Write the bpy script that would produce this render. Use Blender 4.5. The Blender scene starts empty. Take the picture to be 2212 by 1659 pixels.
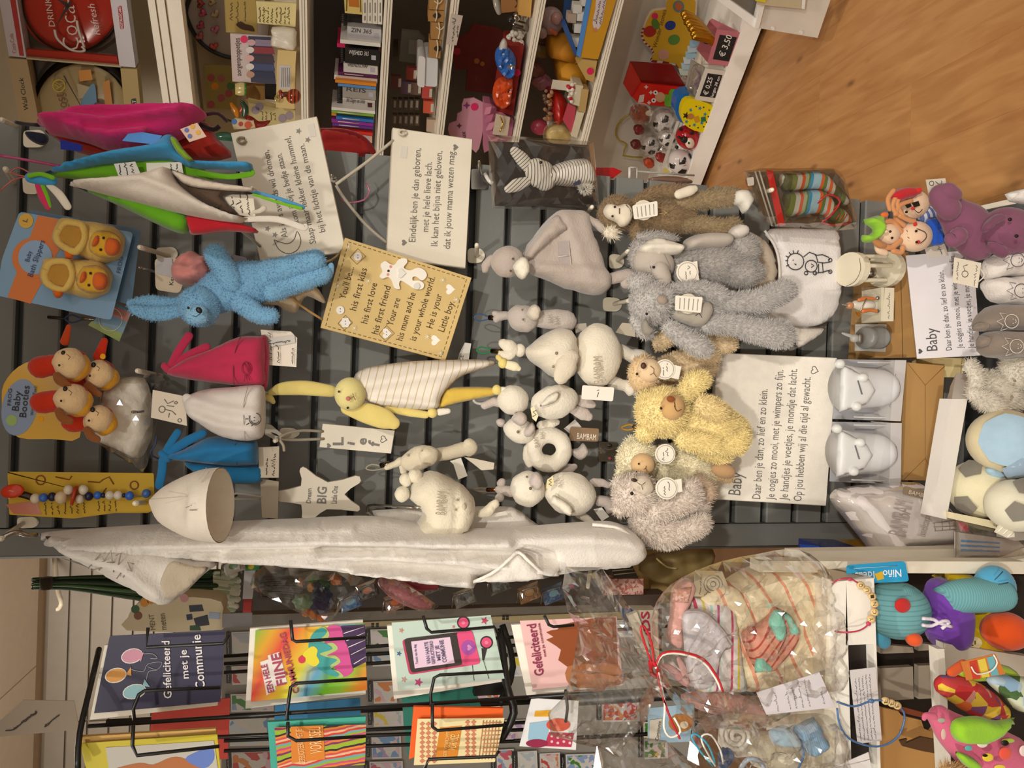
import bpy, math, random
from mathutils import Vector, Matrix, noise
from mathutils.geometry import delaunay_2d_cdt
sc = bpy.context.scene
COL = sc.collection
# ---------------------------------------------------------------- camera (photograph is turned on its side: world up = image left)
F, PITCH, ROLL, H = 1660.0, math.radians(12.1), math.radians(1.85),1.5
cr, sr, cp, sp = math.cos(ROLL), math.sin(ROLL), math.cos(PITCH), math.sin(PITCH)
def _dir(a, b, f):
    A = a*cr-b*sr;B = a*sr+b*cr
    return Vector((A, f*cp+B*sp, -f*sp+B*cp))
cam_d = bpy.data.cameras.new('camera');cam = bpy.data.objects.new('camera', cam_d);COL.objects.link(cam)
_r, _u, _f = _dir(1,0,0), _dir(0,1,0), _dir(0,0,1)
cam.matrix_world = Matrix(((-_u.x, _r.x, -_f.x, 0),(-_u.y, _r.y, -_f.y, 0),(-_u.z, _r.z, -_f.z, H),(0,0,0,1)))
cam_d.sensor_width = 36.0;cam_d.lens = 36.0*F/2212.0;cam_d.clip_start = .02
sc.camera = cam
# ---------------------------------------------------------------- world, lights, exposure
w = bpy.data.worlds.new('shop_ambient');sc.world = w;w.use_nodes = True
w.node_tree.nodes['Background'].inputs[0].default_value = (1.0,.9,.78,1)
w.node_tree.nodes['Background'].inputs[1].default_value = .66
def lamp(name, loc, aim, power, size, col=(1,.83,.62), spot=None, blend=.6):
    d = bpy.data.lights.new(name, 'SPOT' if spot else 'AREA');d.energy = power;d.color = col
    if spot: d.spot_size = math.radians(spot);d.spot_blend = blend;d.shadow_soft_size = size
    else: d.shape = 'DISK';d.size = size
    o = bpy.data.objects.new(name, d);COL.objects.link(o);o.location = loc
    o.rotation_euler = (Vector(aim)-Vector(loc)).to_track_quat('-Z', 'Y').to_euler();return o
WARM = (1,.95,.87)
lamp('ceiling_spot', (-.6,-1.7,2.9),(-.12,1.5,.35),185,.05, WARM, spot=48, blend=1)
lamp('ceiling_spot', (.75,-1.6,2.9),(.22,1.5,.4),190,.05, WARM, spot=48, blend=1)
lamp('ceiling_spot', (.75,1.15,2.95),(1.4,2.6,1.15),52,.06, WARM, spot=84, blend=.8)
lamp('ceiling_spot', (-1.1,-.1,2.95),(-.62,1.2,.85),82,.06, WARM, spot=56, blend=1)
lamp('back_left_fill', (-1.3,2.7,2.85),(-1.3,3.4,1.2),46,.9,(1,.9,.78))  # added fill lamp with no fixture, brightens the back-left wall
for i, (x, y) in enumerate(((-1.6,-.9),(-.2,-.5),(1.5,-.6),(.3,-2.4),(-1.2,-2.2),(1.6,-2.0))):     # small unseen spots, added for glints on the cellophane and softer shadows
    lamp('ceiling_spot', (x, y, 2.95),(x*.5, y+1.6,.6),11,.07, WARM, spot=75, blend=1)
sc.view_settings.view_transform = 'Standard'
try: sc.view_settings.look = 'None'
except Exception: pass
sc.view_settings.gamma = 1;sc.view_settings.use_curve_mapping = False
sc.view_settings.exposure = .1
# ---------------------------------------------------------------- measuring helpers: photograph pixel + a depth plane -> point in the room
def ray(x, y): return _dir(829.5-y, 1106-x, F)
S2 = math.sqrt(.5)
def RS(k): return (Vector(((3.97+k*1.41421)/2,)*2+(0,)), Vector((-S2,-S2,0)))      # plane k metres behind the front of the angled shelves
def PZ(z): return (Vector((0,0, z)), Vector((0,0,1)))
def P3(a, b, c):
    n = (b-a).cross(c-a).normalized()
    if n.y > 0: n = -n
    return (a, n)
def P(x, y, Y):
    d = ray(x, y)
    if isinstance(Y, tuple): t = ((Y[0]-Vector((0,0, H))).dot(Y[1]))/d.dot(Y[1])
    else: t = Y/d.y
    return Vector((0,0, H))+d*t
def N(Y): return Y[1] if isinstance(Y, tuple) else Vector((0,-1,0))
def S(x, y, Y): return (P(x, y, Y)-Vector((0,0, H))).dot(_f)/F
def off(Y, d):
    if isinstance(Y, tuple): return (Y[0]+Y[1]*d, Y[1])
    return Y-d
def tilt(x, y, Y, ax=0, ay=0):
    "plane through a pixel at depth Y, leaning: ax tips along world up (top back if >0), ay turns about the vertical"
    n = Vector((math.sin(ay),-math.cos(ay)*math.cos(ax), math.sin(ax)));return (P(x, y, Y), n.normalized())
# ---------------------------------------------------------------- materials
MC = {}
def lin(h):
    c = [int(h[i:i+2],16)/255 for i in (0,2,4)]
    return tuple(v/12.92 if v <= .04045 else ((v+.055)/1.055)**2.4 for v in c)+(1,)
def _new(name):
    m = bpy.data.materials.new(name);m.use_nodes = True;nt = m.node_tree
    return m, nt, nt.nodes['Principled BSDF']
KIND = {  # rough, bump scale, bump strength, colour variation, sheen
 'plain': (.55,60,.03,.05,0), 'paper': (.75,220,.04,.04,0), 'gloss': (.18,40,.02,.04,0), 'fab': (.95,420,.22,.1,.25),
 'terry': (.97,260,.45,.12,.35), 'fur': (1,150,.6,.22,.3), 'knit': (.95,200,.5,.15,.2), 'card': (.8,90,.06,.1,0), 'paint': (.5,130,.12,.08,0),
 'metal': (.22,60,.02,.04,0), 'wood': (.6,80,.1,.15,0)}
def m(h, kind='plain', rough=None, metal=0, emit=0):
    key = (h, kind, rough, metal)
    if key in MC: return MC[key]
    r, bs, bst, cv, sh = KIND[kind]
    mt, nt, b = _new(kind+'_'+h);L = nt.links.new
    tc = nt.nodes.new('ShaderNodeTexCoord');nz = nt.nodes.new('ShaderNodeTexNoise')
    nz.inputs['Scale'].default_value = bs;nz.inputs['Detail'].default_value = 4;L(tc.outputs['Object'], nz.inputs['Vector'])
    n2 = nt.nodes.new('ShaderNodeTexNoise');n2.inputs['Scale'].default_value = bs*.12;n2.inputs['Detail'].default_value = 3;L(tc.outputs['Object'], n2.inputs['Vector'])
    mx = nt.nodes.new('ShaderNodeMix');mx.data_type = 'RGBA';c = lin(h)
    mx.inputs[6].default_value = tuple(v*(1-cv) for v in c[:3])+(1,);mx.inputs[7].default_value = tuple(min(1, v*(1+cv)) for v in c[:3])+(1,)
    L(n2.outputs['Fac'], mx.inputs[0]);L(mx.outputs[2], b.inputs['Base Color'])
    bp = nt.nodes.new('ShaderNodeBump');bp.inputs['Strength'].default_value = bst;bp.inputs['Distance'].default_value = .003
    L(nz.outputs['Fac'], bp.inputs['Height']);L(bp.outputs[0], b.inputs['Normal'])
    b.inputs['Roughness'].default_value = r if rough is None else rough
    b.inputs['Metallic'].default_value = 1 if kind == 'metal' else metal
    if sh: b.inputs['Sheen Weight'].default_value = sh;b.inputs['Specular IOR Level'].default_value = .15
    MC[key] = mt;return mt
def ramp_mat(name, p0, p1, Y, cols, kind='fab', interp='CONSTANT', warp=0, p2=None):
    "bands of colour printed or knitted along the direction pixel p0 -> pixel p1 (one repeat)"
    mt, nt, b = _new(name);L = nt.links.new
    a, e = P(*p0, Y), P(*p1, Y);d = e-a;ln = d.length;d.normalize()
    g = nt.nodes.new('ShaderNodeNewGeometry');src = g.outputs['Position']
    if warp:
        wn = nt.nodes.new('ShaderNodeTexNoise');wn.inputs['Scale'].default_value = 30;L(src, wn.inputs['Vector'])
        vm = nt.nodes.new('ShaderNodeVectorMath');vm.operation = 'MULTIPLY_ADD';L(wn.outputs['Color'], vm.inputs[0]);vm.inputs[1].default_value = (warp,)*3;L(src, vm.inputs[2]);src = vm.outputs[0]
    dt = nt.nodes.new('ShaderNodeVectorMath');dt.operation = 'DOT_PRODUCT';L(src, dt.inputs[0]);dt.inputs[1].default_value = d
    s1 = nt.nodes.new('ShaderNodeMath');s1.operation = 'SUBTRACT';L(dt.outputs['Value'], s1.inputs[0]);s1.inputs[1].default_value = a.dot(d)
    s2 = nt.nodes.new('ShaderNodeMath');s2.operation = 'DIVIDE';L(s1.outputs[0], s2.inputs[0]);s2.inputs[1].default_value = ln
    fr = s2
    if interp == 'CONSTANT': fr = nt.nodes.new('ShaderNodeMath');fr.operation = 'FRACT';L(s2.outputs[0], fr.inputs[0])
    cr_ = nt.nodes.new('ShaderNodeValToRGB');el = cr_.color_ramp;el.interpolation = interp
    tot = sum(c[1] if isinstance(c, tuple) else 1 for c in cols);pos = 0;hs = []
    for c in cols:
        h, wd = c if isinstance(c, tuple) else (c, 1)
        hs.append((pos/tot if interp == 'CONSTANT' else pos/max(1, tot-1), h));pos += wd
    el.elements[0].position = hs[0][0];el.elements[0].color = lin(hs[0][1]);el.elements[1].position = 1.0;el.elements[1].color = lin(hs[-1][1])
    for q, h in hs[1:]:
        if q < .9999: e_ = el.elements.new(q);e_.color = lin(h)
    L(fr.outputs[0], cr_.inputs[0]);L(cr_.outputs[0], b.inputs['Base Color'])
    r, bs, bst, cv, sh = KIND[kind];b.inputs['Roughness'].default_value = r
    nz = nt.nodes.new('ShaderNodeTexNoise');nz.inputs['Scale'].default_value = bs;bp = nt.nodes.new('ShaderNodeBump');bp.inputs['Strength'].default_value = bst;bp.inputs['Distance'].default_value = .003
    L(nz.outputs['Fac'], bp.inputs['Height']);L(bp.outputs[0], b.inputs['Normal'])
    return mt
def noise_mat(name, cols, scale, kind='paper', rough=None):
    "blotchy print in several colours"
    mt, nt, b = _new(name);L = nt.links.new
    tc = nt.nodes.new('ShaderNodeTexCoord');v = nt.nodes.new('ShaderNodeTexVoronoi');v.inputs['Scale'].default_value = scale;L(tc.outputs['Object'], v.inputs['Vector'])
    sp_ = nt.nodes.new('ShaderNodeSeparateColor');L(v.outputs['Color'], sp_.inputs[0])
    rp = nt.nodes.new('ShaderNodeValToRGB');rp.color_ramp.interpolation = 'CONSTANT';n = len(cols)
    rp.color_ramp.elements[0].color = lin(cols[0]);rp.color_ramp.elements[1].position = (n-1)/n;rp.color_ramp.elements[1].color = lin(cols[-1])
    for i in range(1, n-1): rp.color_ramp.elements.new(i/n).color = lin(cols[i])
    L(sp_.outputs[0], rp.inputs[0]);L(rp.outputs[0], b.inputs['Base Color']);b.inputs['Roughness'].default_value = KIND[kind][0] if rough is None else rough
    return mt
def clear_mat(name, tint=(1,1,1), refl=.12, rough=.03):
    mt, nt, b = _new(name);nt.nodes.remove(b);L = nt.links.new;out = nt.nodes['Material Output']
    tr = nt.nodes.new('ShaderNodeBsdfTransparent');tr.inputs[0].default_value = tint+(1,)
    gl = nt.nodes.new('ShaderNodeBsdfGlossy');gl.inputs['Roughness'].default_value = rough
    fr = nt.nodes.new('ShaderNodeLayerWeight');fr.inputs['Blend'].default_value = .35
    mp = nt.nodes.new('ShaderNodeMapRange');L(fr.outputs['Facing'], mp.inputs['Value']);mp.inputs['To Min'].default_value = refl*.14;mp.inputs['To Max'].default_value = min(.9, refl*4)
    ms = nt.nodes.new('ShaderNodeMixShader');L(mp.outputs[0], ms.inputs[0]);L(tr.outputs[0], ms.inputs[1]);L(gl.outputs[0], ms.inputs[2]);L(ms.outputs[0], out.inputs['Surface'])
    return mt
CELLO = clear_mat('cellophane_film', (.985,.98,.965),.26,.09);CLEAR = clear_mat('clear_plastic', (.97,.97,.965),.06,.03);BAGM = clear_mat('zip_bag_film', (.86,.83,.78),.14,.08)
def floor_mat():
    mt, nt, b = _new('oak_laminate');L = nt.links.new
    oi = nt.nodes.new('ShaderNodeObjectInfo');tc = nt.nodes.new('ShaderNodeTexCoord')
    ad = nt.nodes.new('ShaderNodeVectorMath');ad.operation = 'MULTIPLY_ADD';L(oi.outputs['Random'], ad.inputs[0]);ad.inputs[1].default_value = (9,7,5);L(tc.outputs['Object'], ad.inputs[2])
    mpg = nt.nodes.new('ShaderNodeMapping');mpg.inputs['Scale'].default_value = (9,1.3,1);L(ad.outputs[0], mpg.inputs['Vector'])
    nz = nt.nodes.new('ShaderNodeTexNoise');nz.inputs['Scale'].default_value = 4;nz.inputs['Detail'].default_value = 8;nz.inputs['Distortion'].default_value = .6;L(mpg.outputs[0], nz.inputs['Vector'])
    rp = nt.nodes.new('ShaderNodeValToRGB');e = rp.color_ramp.elements;e[0].position = .3;e[0].color = lin('a87444');e[1].position = .72;e[1].color = lin('bd8c58')
    L(nz.outputs['Fac'], rp.inputs[0])
    mp2 = nt.nodes.new('ShaderNodeMapping');mp2.inputs['Scale'].default_value = (10,4.5,1);L(ad.outputs[0], mp2.inputs['Vector'])
    vo = nt.nodes.new('ShaderNodeTexVoronoi');vo.inputs['Scale'].default_value = 1.0;L(mp2.outputs[0], vo.inputs['Vector'])
    r2 = nt.nodes.new('ShaderNodeValToRGB');r2.color_ramp.elements[0].position = .02;r2.color_ramp.elements[0].color = (1,1,1,1);r2.color_ramp.elements[1].position = .13;r2.color_ramp.elements[1].color = (0,0,0,1);L(vo.outputs['Distance'], r2.inputs[0])
    mx = nt.nodes.new('ShaderNodeMix');mx.data_type = 'RGBA';L(r2.outputs[0], mx.inputs[0]);L(rp.outputs[0], mx.inputs[6]);mx.inputs[7].default_value = lin('7d5636')
    L(mx.outputs[2], b.inputs['Base Color']);b.inputs['Roughness'].default_value = .42
    bp = nt.nodes.new('ShaderNodeBump');bp.inputs['Strength'].default_value = .05;L(nz.outputs['Fac'], bp.inputs['Height']);L(bp.outputs[0], b.inputs['Normal'])
    return mt
# ---------------------------------------------------------------- object makers
def mesh(name, geo, mat,smooth=0):
    v, f = geo;c = Vector((0,0,0))
    if v:
        mn = [min(p[i] for p in v) for i in range(3)];mxx = [max(p[i] for p in v) for i in range(3)];c = Vector([(a+b)/2 for a, b in zip(mn, mxx)])
    me = bpy.data.meshes.new(name);me.from_pydata([Vector(p)-c for p in v],[], f);me.update()
    if smooth: me.polygons.foreach_set('use_smooth', [True]*len(me.polygons))
    me.materials.append(mat);o = bpy.data.objects.new(name, me);COL.objects.link(o);o.location = c;return o
def tag(o, label, cat, grp=None):
    o['label'] = label;o['category'] = cat
    if grp: o['group'] = grp
    return o
def one(name, label, cat, geo, mat,smooth=0, grp=None): return tag(mesh(name, geo, mat, smooth), label, cat, grp)
def stru(name, geo, mat): o = mesh(name, geo, mat);o['kind'] = 'structure';return o
class T:
    "a thing: an Empty at its place that parents its parts"
    def __init__(s, name, label, cat, x, y, Y, grp=None):
        s.o = bpy.data.objects.new(name, None);COL.objects.link(s.o);s.o.location = P(x, y, Y);s.o.empty_display_size = .02;tag(s.o, label, cat, grp);s.wp = {id(s.o): s.o.location.copy()};s.Y = Y
    def a(s, name, geo, mat, par=None, smooth=True, label=None, stuff=False):
        if mat.name.startswith('terry_') and smooth and len(geo[0]) > 90:
            v, f = geo;c = sum((Vector(p) for p in v), Vector())/len(v)
            geo = ([Vector(p)+(Vector(p)-c).normalized()*(.0022*noise.noise(Vector(p)*55)+.0012*noise.noise(Vector(p)*130)) for p in v], f)
        o = mesh(name, geo, mat, smooth);c = o.location.copy();p = par or s.o
        o.parent = p;o.location = c-s.wp[id(p)];s.wp[id(o)] = c
        if label: o['label'] = label
        if stuff: o['kind'] = 'stuff'
        return o
def join(*gs):
    V, Fc = [],[]
    for v, f in gs:
        n = len(V);V += list(v);Fc += [tuple(i+n for i in q) for q in f]
    return V, Fc
# ---------------------------------------------------------------- shapes
def cat(pts, n=4, closed=False):
    "smooth curve through points (tuples of any length)"
    L = len(pts)
    if L < 3: return [tuple(p) for p in pts]
    out = []
    rng = range(L if closed else L-1)
    for i in rng:
        g = (lambda k: pts[k % L]) if closed else (lambda k: pts[max(0, min(L-1, k))])
        a, b, c, d = g(i-1), g(i), g(i+1), g(i+2)
        for j in range(n):
            t = j/n
            out.append(tuple(.5*((2*q)+(-p+r)*t+(2*p-5*q+4*r-s_)*t*t+(-p+3*q-3*r+s_)*t**3) for p, q, r, s_ in zip(a, b, c, d)))
    if not closed: out.append(tuple(pts[-1]))
    return out
def rings(R, caps=True, closed=False):
    n = len(R[0]);V = [p for r in R for p in r];Fc = [];k = len(R)
    for i in range(k if closed else k-1):
        a, b = i*n, ((i+1) % k)*n
        for j in range(n): Fc.append((a+j, a+(j+1) % n, b+(j+1) % n, b+j))
    if caps and not closed: Fc.append(tuple(range(n-1,-1,-1)));Fc.append(tuple((k-1)*n+j for j in range(n)))
    return V, Fc
def spine(C, R, seg=10, sq=1.0, nrm=None, ends=True, sd=None):
    "tube of varying radius R through 3-D points C with rounded ends;sq squashes it along nrm"
    C = [Vector(c) for c in C];out = []
    nrm = nrm or Vector((0,-1,0));L = len(C)
    def frame(i):
        t = (C[min(L-1, i+1)]-C[max(0, i-1)])
        t = t.normalized() if t.length > 1e-9 else Vector((0,0,1))
        n = nrm-t*nrm.dot(t)
        if n.length < .05: n = Vector((1,0,0))-t*t.x
        n.normalize();return t, n, t.cross(n)
    def ring(c, r, n, b): return [c+b*(math.cos(2*math.pi*j/seg)*r)+n*(math.sin(2*math.pi*j/seg)*r*sq) for j in range(seg)]
    t, n, b = frame(0)
    if ends:
        for a in (80,55,28): out.append(ring(C[0]-t*(R[0]*math.sin(math.radians(a))), R[0]*math.cos(math.radians(a)), n, b))
    for i in range(L):
        t, n, b = frame(i);out.append(ring(C[i], R[i], n, b))
    if ends:
        for a in (28,55,80): out.append(ring(C[-1]+t*(R[-1]*math.sin(math.radians(a))), R[-1]*math.cos(math.radians(a)), n, b))
    return rings(out)
def blob(pts, Y, sq=.8, seg=16, n=4):
    "soft limb: pts (x, y, r[, dy]) in photograph pixels, dy metres towards the viewer"
    q = [(p[0], p[1], p[2], p[3] if len(p) > 3 else 0) for p in pts];q = cat(q, n)
    C = [P(x, y, Y)+N(Y)*dy for x, y, r, dy in q];R = [max(1, r)*S(x, y, Y) for x, y, r, dy in q]
    return spine(C, R, seg, sq, N(Y))
def ell(x, y, rx, ry, Y, ang=0, sq=None, dz=0, u=24, v=16, lump=0, seed=0):
    "ellipsoid;rx, ry pixel radii along image x, y (turned by ang degrees);sq depth radius as a share of the smaller"
    c = P(x, y, Y)+N(Y)*dz;s = S(x, y, Y);a = math.radians(ang)
    ex = (P(x+math.cos(a), y+math.sin(a), Y)-P(x, y, Y))*rx;ey = (P(x-math.sin(a), y+math.cos(a), Y)-P(x, y, Y))*ry
    ez = N(Y)*(min(rx, ry)*s*(.85 if sq is None else sq));V, Fc = [],[]
    for i in range(1, v):
        t = math.pi*i/v
        for j in range(u):
            p = 2*math.pi*j/u;d = Vector((math.sin(t)*math.cos(p), math.cos(t), math.sin(t)*math.sin(p)))
            k = 1+lump*noise.noise(d*2.3+Vector((seed*3.1,0,0))) if lump else 1
            V.append(c+(ex*d.x+ey*d.y+ez*d.z)*k)
    top, bot = c+ey, c-ey;n = len(V);V += [top, bot]
    for i in range(v-2):
        for j in range(u): Fc.append((i*u+j, i*u+(j+1) % u, (i+1)*u+(j+1) % u, (i+1)*u+j))
    for j in range(u): Fc.append((n, (j+1) % u, j));Fc.append((n+1,(v-2)*u+j, (v-2)*u+(j+1) % u))
    return V, Fc
def disc(x, y, r, Y, th=.001, ry=None, n=16, ang=0):
    a = math.radians(ang);ry = ry or r
    return slab([(x+math.cos(a)*r*math.cos(t)-math.sin(a)*ry*math.sin(t), y+math.sin(a)*r*math.cos(t)+math.cos(a)*ry*math.sin(t)) for t in [2*math.pi*i/n for i in range(n)]], Y, th)
def slab(poly, Y, th, bev=0):
    "outline in pixels on plane Y, its front face there, th metres thick behind"
    nrm = N(Y);f = [P(x, y, Y) for x, y in poly];n = len(f);c = sum(f, Vector())/n
    if bev:
        fr = [p+(c-p).normalized()*bev for p in f];R = [fr, [p-nrm*bev for p in f],[p-nrm*th for p in f]]
    else: R = [f, [p-nrm*th for p in f]]
    V, Fc = rings(R, False);k = len(R)
    Fc.append(tuple(range(n)));Fc.append(tuple((k-1)*n+j for j in range(n-1,-1,-1)))
    return V, Fc
def rr(x0, y0, x1, y1, r, n=4):
    out = []
    for cx, cy, a in ((x1-r, y1-r, 0),(x0+r, y1-r, 90),(x0+r, y0+r, 180),(x1-r, y0+r, 270)):
        for i in range(n+1): t = math.radians(a+90*i/n);out.append((cx+r*math.cos(t), cy+r*math.sin(t)))
    return out
def rq(c, r=6, n=3):
    "a pixel quadrilateral with rounded corners"
    out = [];L = len(c)
    for i in range(L):
        p, q, s = Vector(c[i-1]), Vector(c[i]), Vector(c[(i+1) % L]);a = q+(p-q).normalized()*r;b = q+(s-q).normalized()*r
        for j in range(n+1): t = j/n;out.append(tuple((a*(1-t)+q*t)*(1-t)+(q*(1-t)+b*t)*t))
    return out
def box(c, sx, sy, sz, rz=0, bev=0):
    M_ = Matrix.Rotation(rz, 3, 'Z');c = Vector(c);V = []
    for z in (-1,1):
        for x, y in ((-1,-1),(1,-1),(1,1),(-1,1)): V.append(c+M_ @ Vector((x*sx/2, y*sy/2, z*sz/2)))
    return V, [(3,2,1,0),(4,5,6,7),(0,1,5,4),(1,2,6,5),(2,3,7,6),(3,0,4,7)]
def bar(a, b, w_, d, up=Vector((0,0,1))):
    "square bar between two 3-D points"
    a, b = Vector(a), Vector(b);t = (b-a).normalized();x = t.cross(up)
    if x.length < .01: x = t.cross(Vector((0,1,0)))
    x.normalize();y = t.cross(x);R = [[c+x*(w_/2*i)+y*(d/2*j) for i, j in ((-1,-1),(1,-1),(1,1),(-1,1))] for c in (a, b)]
    return rings(R)
def wire(pts, r, seg=6, smooth=3):
    "wire or cord: pts (x, y, Y), radius r metres"
    C = [tuple(P(x, y, Y)) for x, y, Y in pts];C = cat(C, smooth) if smooth else C
    return spine(C, [r]*len(C), seg, 1, None, False)
def wire3(C, r, seg=6): return spine(C, [r]*len(C), seg, 1, Vector((.3,-1,.2)).normalized(), False)
def strokes(lines, Y, r=1.2, lift=.0006,smooth=0, sq=.25):
    "drawn or stitched lines on plane Y, r pixels half-width"
    gs = []
    for l in lines:
        q = cat(l, smooth) if smooth else l
        C = [P(x, y, Y)+N(Y)*lift for x, y in q];s = S(q[0][0], q[0][1], Y);gs.append(spine(C, [r*s]*len(C),5, sq, N(Y), False))
    return join(*gs)
def circ(x, y, r, n=14, ry=None, a0=0, a1=360): 
    ry = ry or r
    return [(x+r*math.cos(math.radians(a0+(a1-a0)*i/n)), y+ry*math.sin(math.radians(a0+(a1-a0)*i/n))) for i in range(n+1)]
def inside(p, poly):
    x, y = p;r = False;j = len(poly)-1
    for i in range(len(poly)):
        xi, yi = poly[i];xj, yj = poly[j]
        if (yi > y) != (yj > y) and x < (xj-xi)*(y-yi)/(yj-yi)+xi: r = not r
        j = i
    return r
def segd(p, a, b):
    ax, ay = a;bx, by = b;dx, dy = bx-ax, by-ay;l = dx*dx+dy*dy
    t = max(0, min(1,((p[0]-ax)*dx+(p[1]-ay)*dy)/l)) if l else 0
    return math.hypot(p[0]-ax-t*dx, p[1]-ay-t*dy)
def puff(poly, Y, R, Tk, folds=(), back=.3, step=None, sm=3, crumple=0, cs=.03, hf=None, flat=False, seed=0):
    "cloth or cushion with the given pixel outline: rises Tk metres within R pixels of its edge;folds = [(polyline, amp m, width px)]"
    if sm: poly = cat(poly, sm, True)
    n = len(poly);xs = [p[0] for p in poly];ys = [p[1] for p in poly]
    step = step or max(4, min(max(xs)-min(xs), max(ys)-min(ys))/9)
    pts = [Vector(p) for p in poly];rnd = random.Random(5+seed);y = min(ys);row = 0
    while y < max(ys):
        x = min(xs)+(row % 2)*step/2
        while x < max(xs):
            q = (x+rnd.uniform(-.15,.15)*step, y+rnd.uniform(-.15,.15)*step)
            if inside(q, poly) and min(segd(q, poly[i], poly[i-1]) for i in range(n)) > step*.45: pts.append(Vector(q))
            x += step
        y += step*.87;row += 1
    vo, eo, fo, *_ = delaunay_2d_cdt(pts, [(i, (i+1) % n) for i in range(n)],[],1,1e-5)
    V, Fc = [],[];nb = len(vo);nrm = N(Y);Bk = []
    for k, v in enumerate(vo):
        p = (v.x, v.y);d = min(segd(p, poly[i], poly[i-1]) for i in range(n));u = min(1, d/R)
        h = Tk*math.sqrt(max(0,1-(1-u)**2)) if not flat else (Tk if d > .3 else 0)
        e = min(1, d/(R*.35)+.12) if folds or crumple or hf else 1
        for l, amp, wd in folds:
            dd = min(segd(p, l[i], l[i+1]) for i in range(len(l)-1));h += amp*math.exp(-(dd/wd)**2)*e
        b = P(p[0], p[1], Y)
        if crumple: h += crumple*noise.noise(b*(1/cs)+Vector((seed, 0,0)))*e
        if hf: h += hf(p[0], p[1])*e
        V.append(b+nrm*h);Bk.append(b-nrm*(back*Tk*math.sqrt(max(0,1-(1-u)**2)) if d > .3 else 0))
    isb = [min(segd((v.x, v.y), poly[i], poly[i-1]) for i in range(n)) <= .3 for v in vo]
    mp = {}
    for k in range(nb):
        if isb[k]: mp[k] = k
        else: mp[k] = len(V);V.append(Bk[k])
    for f in fo:
        a, b, c = f;q = (V[b]-V[a]).cross(V[c]-V[a])
        if q.dot(nrm) < 0: f = f[::-1]
        Fc.append(tuple(f));Fc.append(tuple(mp[i] for i in f[::-1]))
    return V, Fc
def loft(rs, Y, seg=20, caps=False, n=3, th=0):
    "rings (x, y, dy, (ax, ay, ad),(bx, by, bd)): centre pixel, metres towards viewer, two half axes (pixels, pixels, metres)"
    q = cat([(r[0], r[1], r[2])+tuple(r[3])+tuple(r[4]) for r in rs], n);R = []
    for x, y, dy, ax, ay, ad, bx, by, bd in q:
        R.append([P(x+ax*math.cos(t)+bx*math.sin(t), y+ay*math.cos(t)+by*math.sin(t), Y)+N(Y)*(dy+ad*math.cos(t)+bd*math.sin(t)) for t in [2*math.pi*j/seg for j in range(seg)]])
    g = rings(R, caps)
    return g
def fur(geo, dens=9, ln=.008, wd=.0016, droop=.35, seed=1, jit=.6):
    "short pile standing on a surface: loose tapering hairs, dens per square cm"
    rnd = random.Random(seed);V, Fc = [],[];v, f = geo
    vol = sum(Vector(v[q[0]]).dot(Vector(v[q[1]]).cross(Vector(v[q[2]]))) + (Vector(v[q[0]]).dot(Vector(v[q[2]]).cross(Vector(v[q[3]]))) if len(q) == 4 else 0) for q in f if len(q) < 5)
    if vol < 0: f = [q[::-1] for q in f]
    for q in f:
        if len(q) > 4: continue
        tri = [q[:3]] if len(q) == 3 else [(q[0], q[1], q[2]),(q[0], q[2], q[3])]
        for a, b, c in tri:
            A, B, C = Vector(v[a]), Vector(v[b]), Vector(v[c]);nn = (B-A).cross(C-A);ar = nn.length/2
            if ar < 1e-9: continue
            nn.normalize()
            if nn.y > .55: continue
            k = ar*1e4*dens;k = int(k)+(rnd.random() < k-int(k))
            for _ in range(k):
                r1, r2 = rnd.random(), rnd.random()
                if r1+r2 > 1: r1, r2 = 1-r1,1-r2
                p = A+(B-A)*r1+(C-A)*r2
                d = (nn+Vector((rnd.uniform(-jit, jit), rnd.uniform(-jit, jit), rnd.uniform(-jit, jit)-droop))).normalized()*ln*rnd.uniform(.6,1.3)
                s = d.cross(Vector((rnd.uniform(-1,1), rnd.uniform(-1,1), rnd.uniform(-1,1))));s = s.normalized()*wd*.5 if s.length > 1e-9 else Vector((wd, 0,0))
                i = len(V);p0 = p-nn*.001;V += [p0-s, p0+s, p+d*.55+s*.6+Vector((0,0,-ln*.05)), p+d+Vector((0,0,-ln*.2*droop))];Fc += [(i, i+1, i+2),(i, i+2, i+3)]
    return V, Fc
TX = {}
def _txt(s, bold):
    if (s, bold) in TX: return TX[s, bold]
    c = bpy.data.curves.new('t', 'FONT');c.body = s;c.resolution_u = 2;c.offset = bold
    o = bpy.data.objects.new('t', c);COL.objects.link(o);me = bpy.data.meshes.new_from_object(o)
    r = ([tuple(v.co) for v in me.vertices],[tuple(p.vertices) for p in me.polygons])
    bpy.data.objects.remove(o);bpy.data.curves.remove(c);bpy.data.meshes.remove(me);TX[s, bold] = r;return r
def txt(lines, Y, lift=.0007, bold=0.0, shear=0.0):
    "lettering: lines (string, baseline start px, baseline end px, capital height px)"
    gs = []
    for s, p0, p1, h in lines:
        v, f = _txt(s, bold)
        if not v: continue
        x0 = min(p[0] for p in v);x1 = max(p[0] for p in v);dx, dy = p1[0]-p0[0], p1[1]-p0[1];l = math.hypot(dx, dy)
        ux, uy = dy/l*h, -dx/l*h
        O = P(p0[0], p0[1], Y);X = P(p1[0], p1[1], Y)-O;U = P(p0[0]+ux, p0[1]+uy, Y)-O;n = N(Y)*lift
        gs.append(([O+X*((q[0]-x0)/(x1-x0)+shear*q[1])+U*(q[1]/.7)+n for q in v], f))
    return join(*gs)
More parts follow.
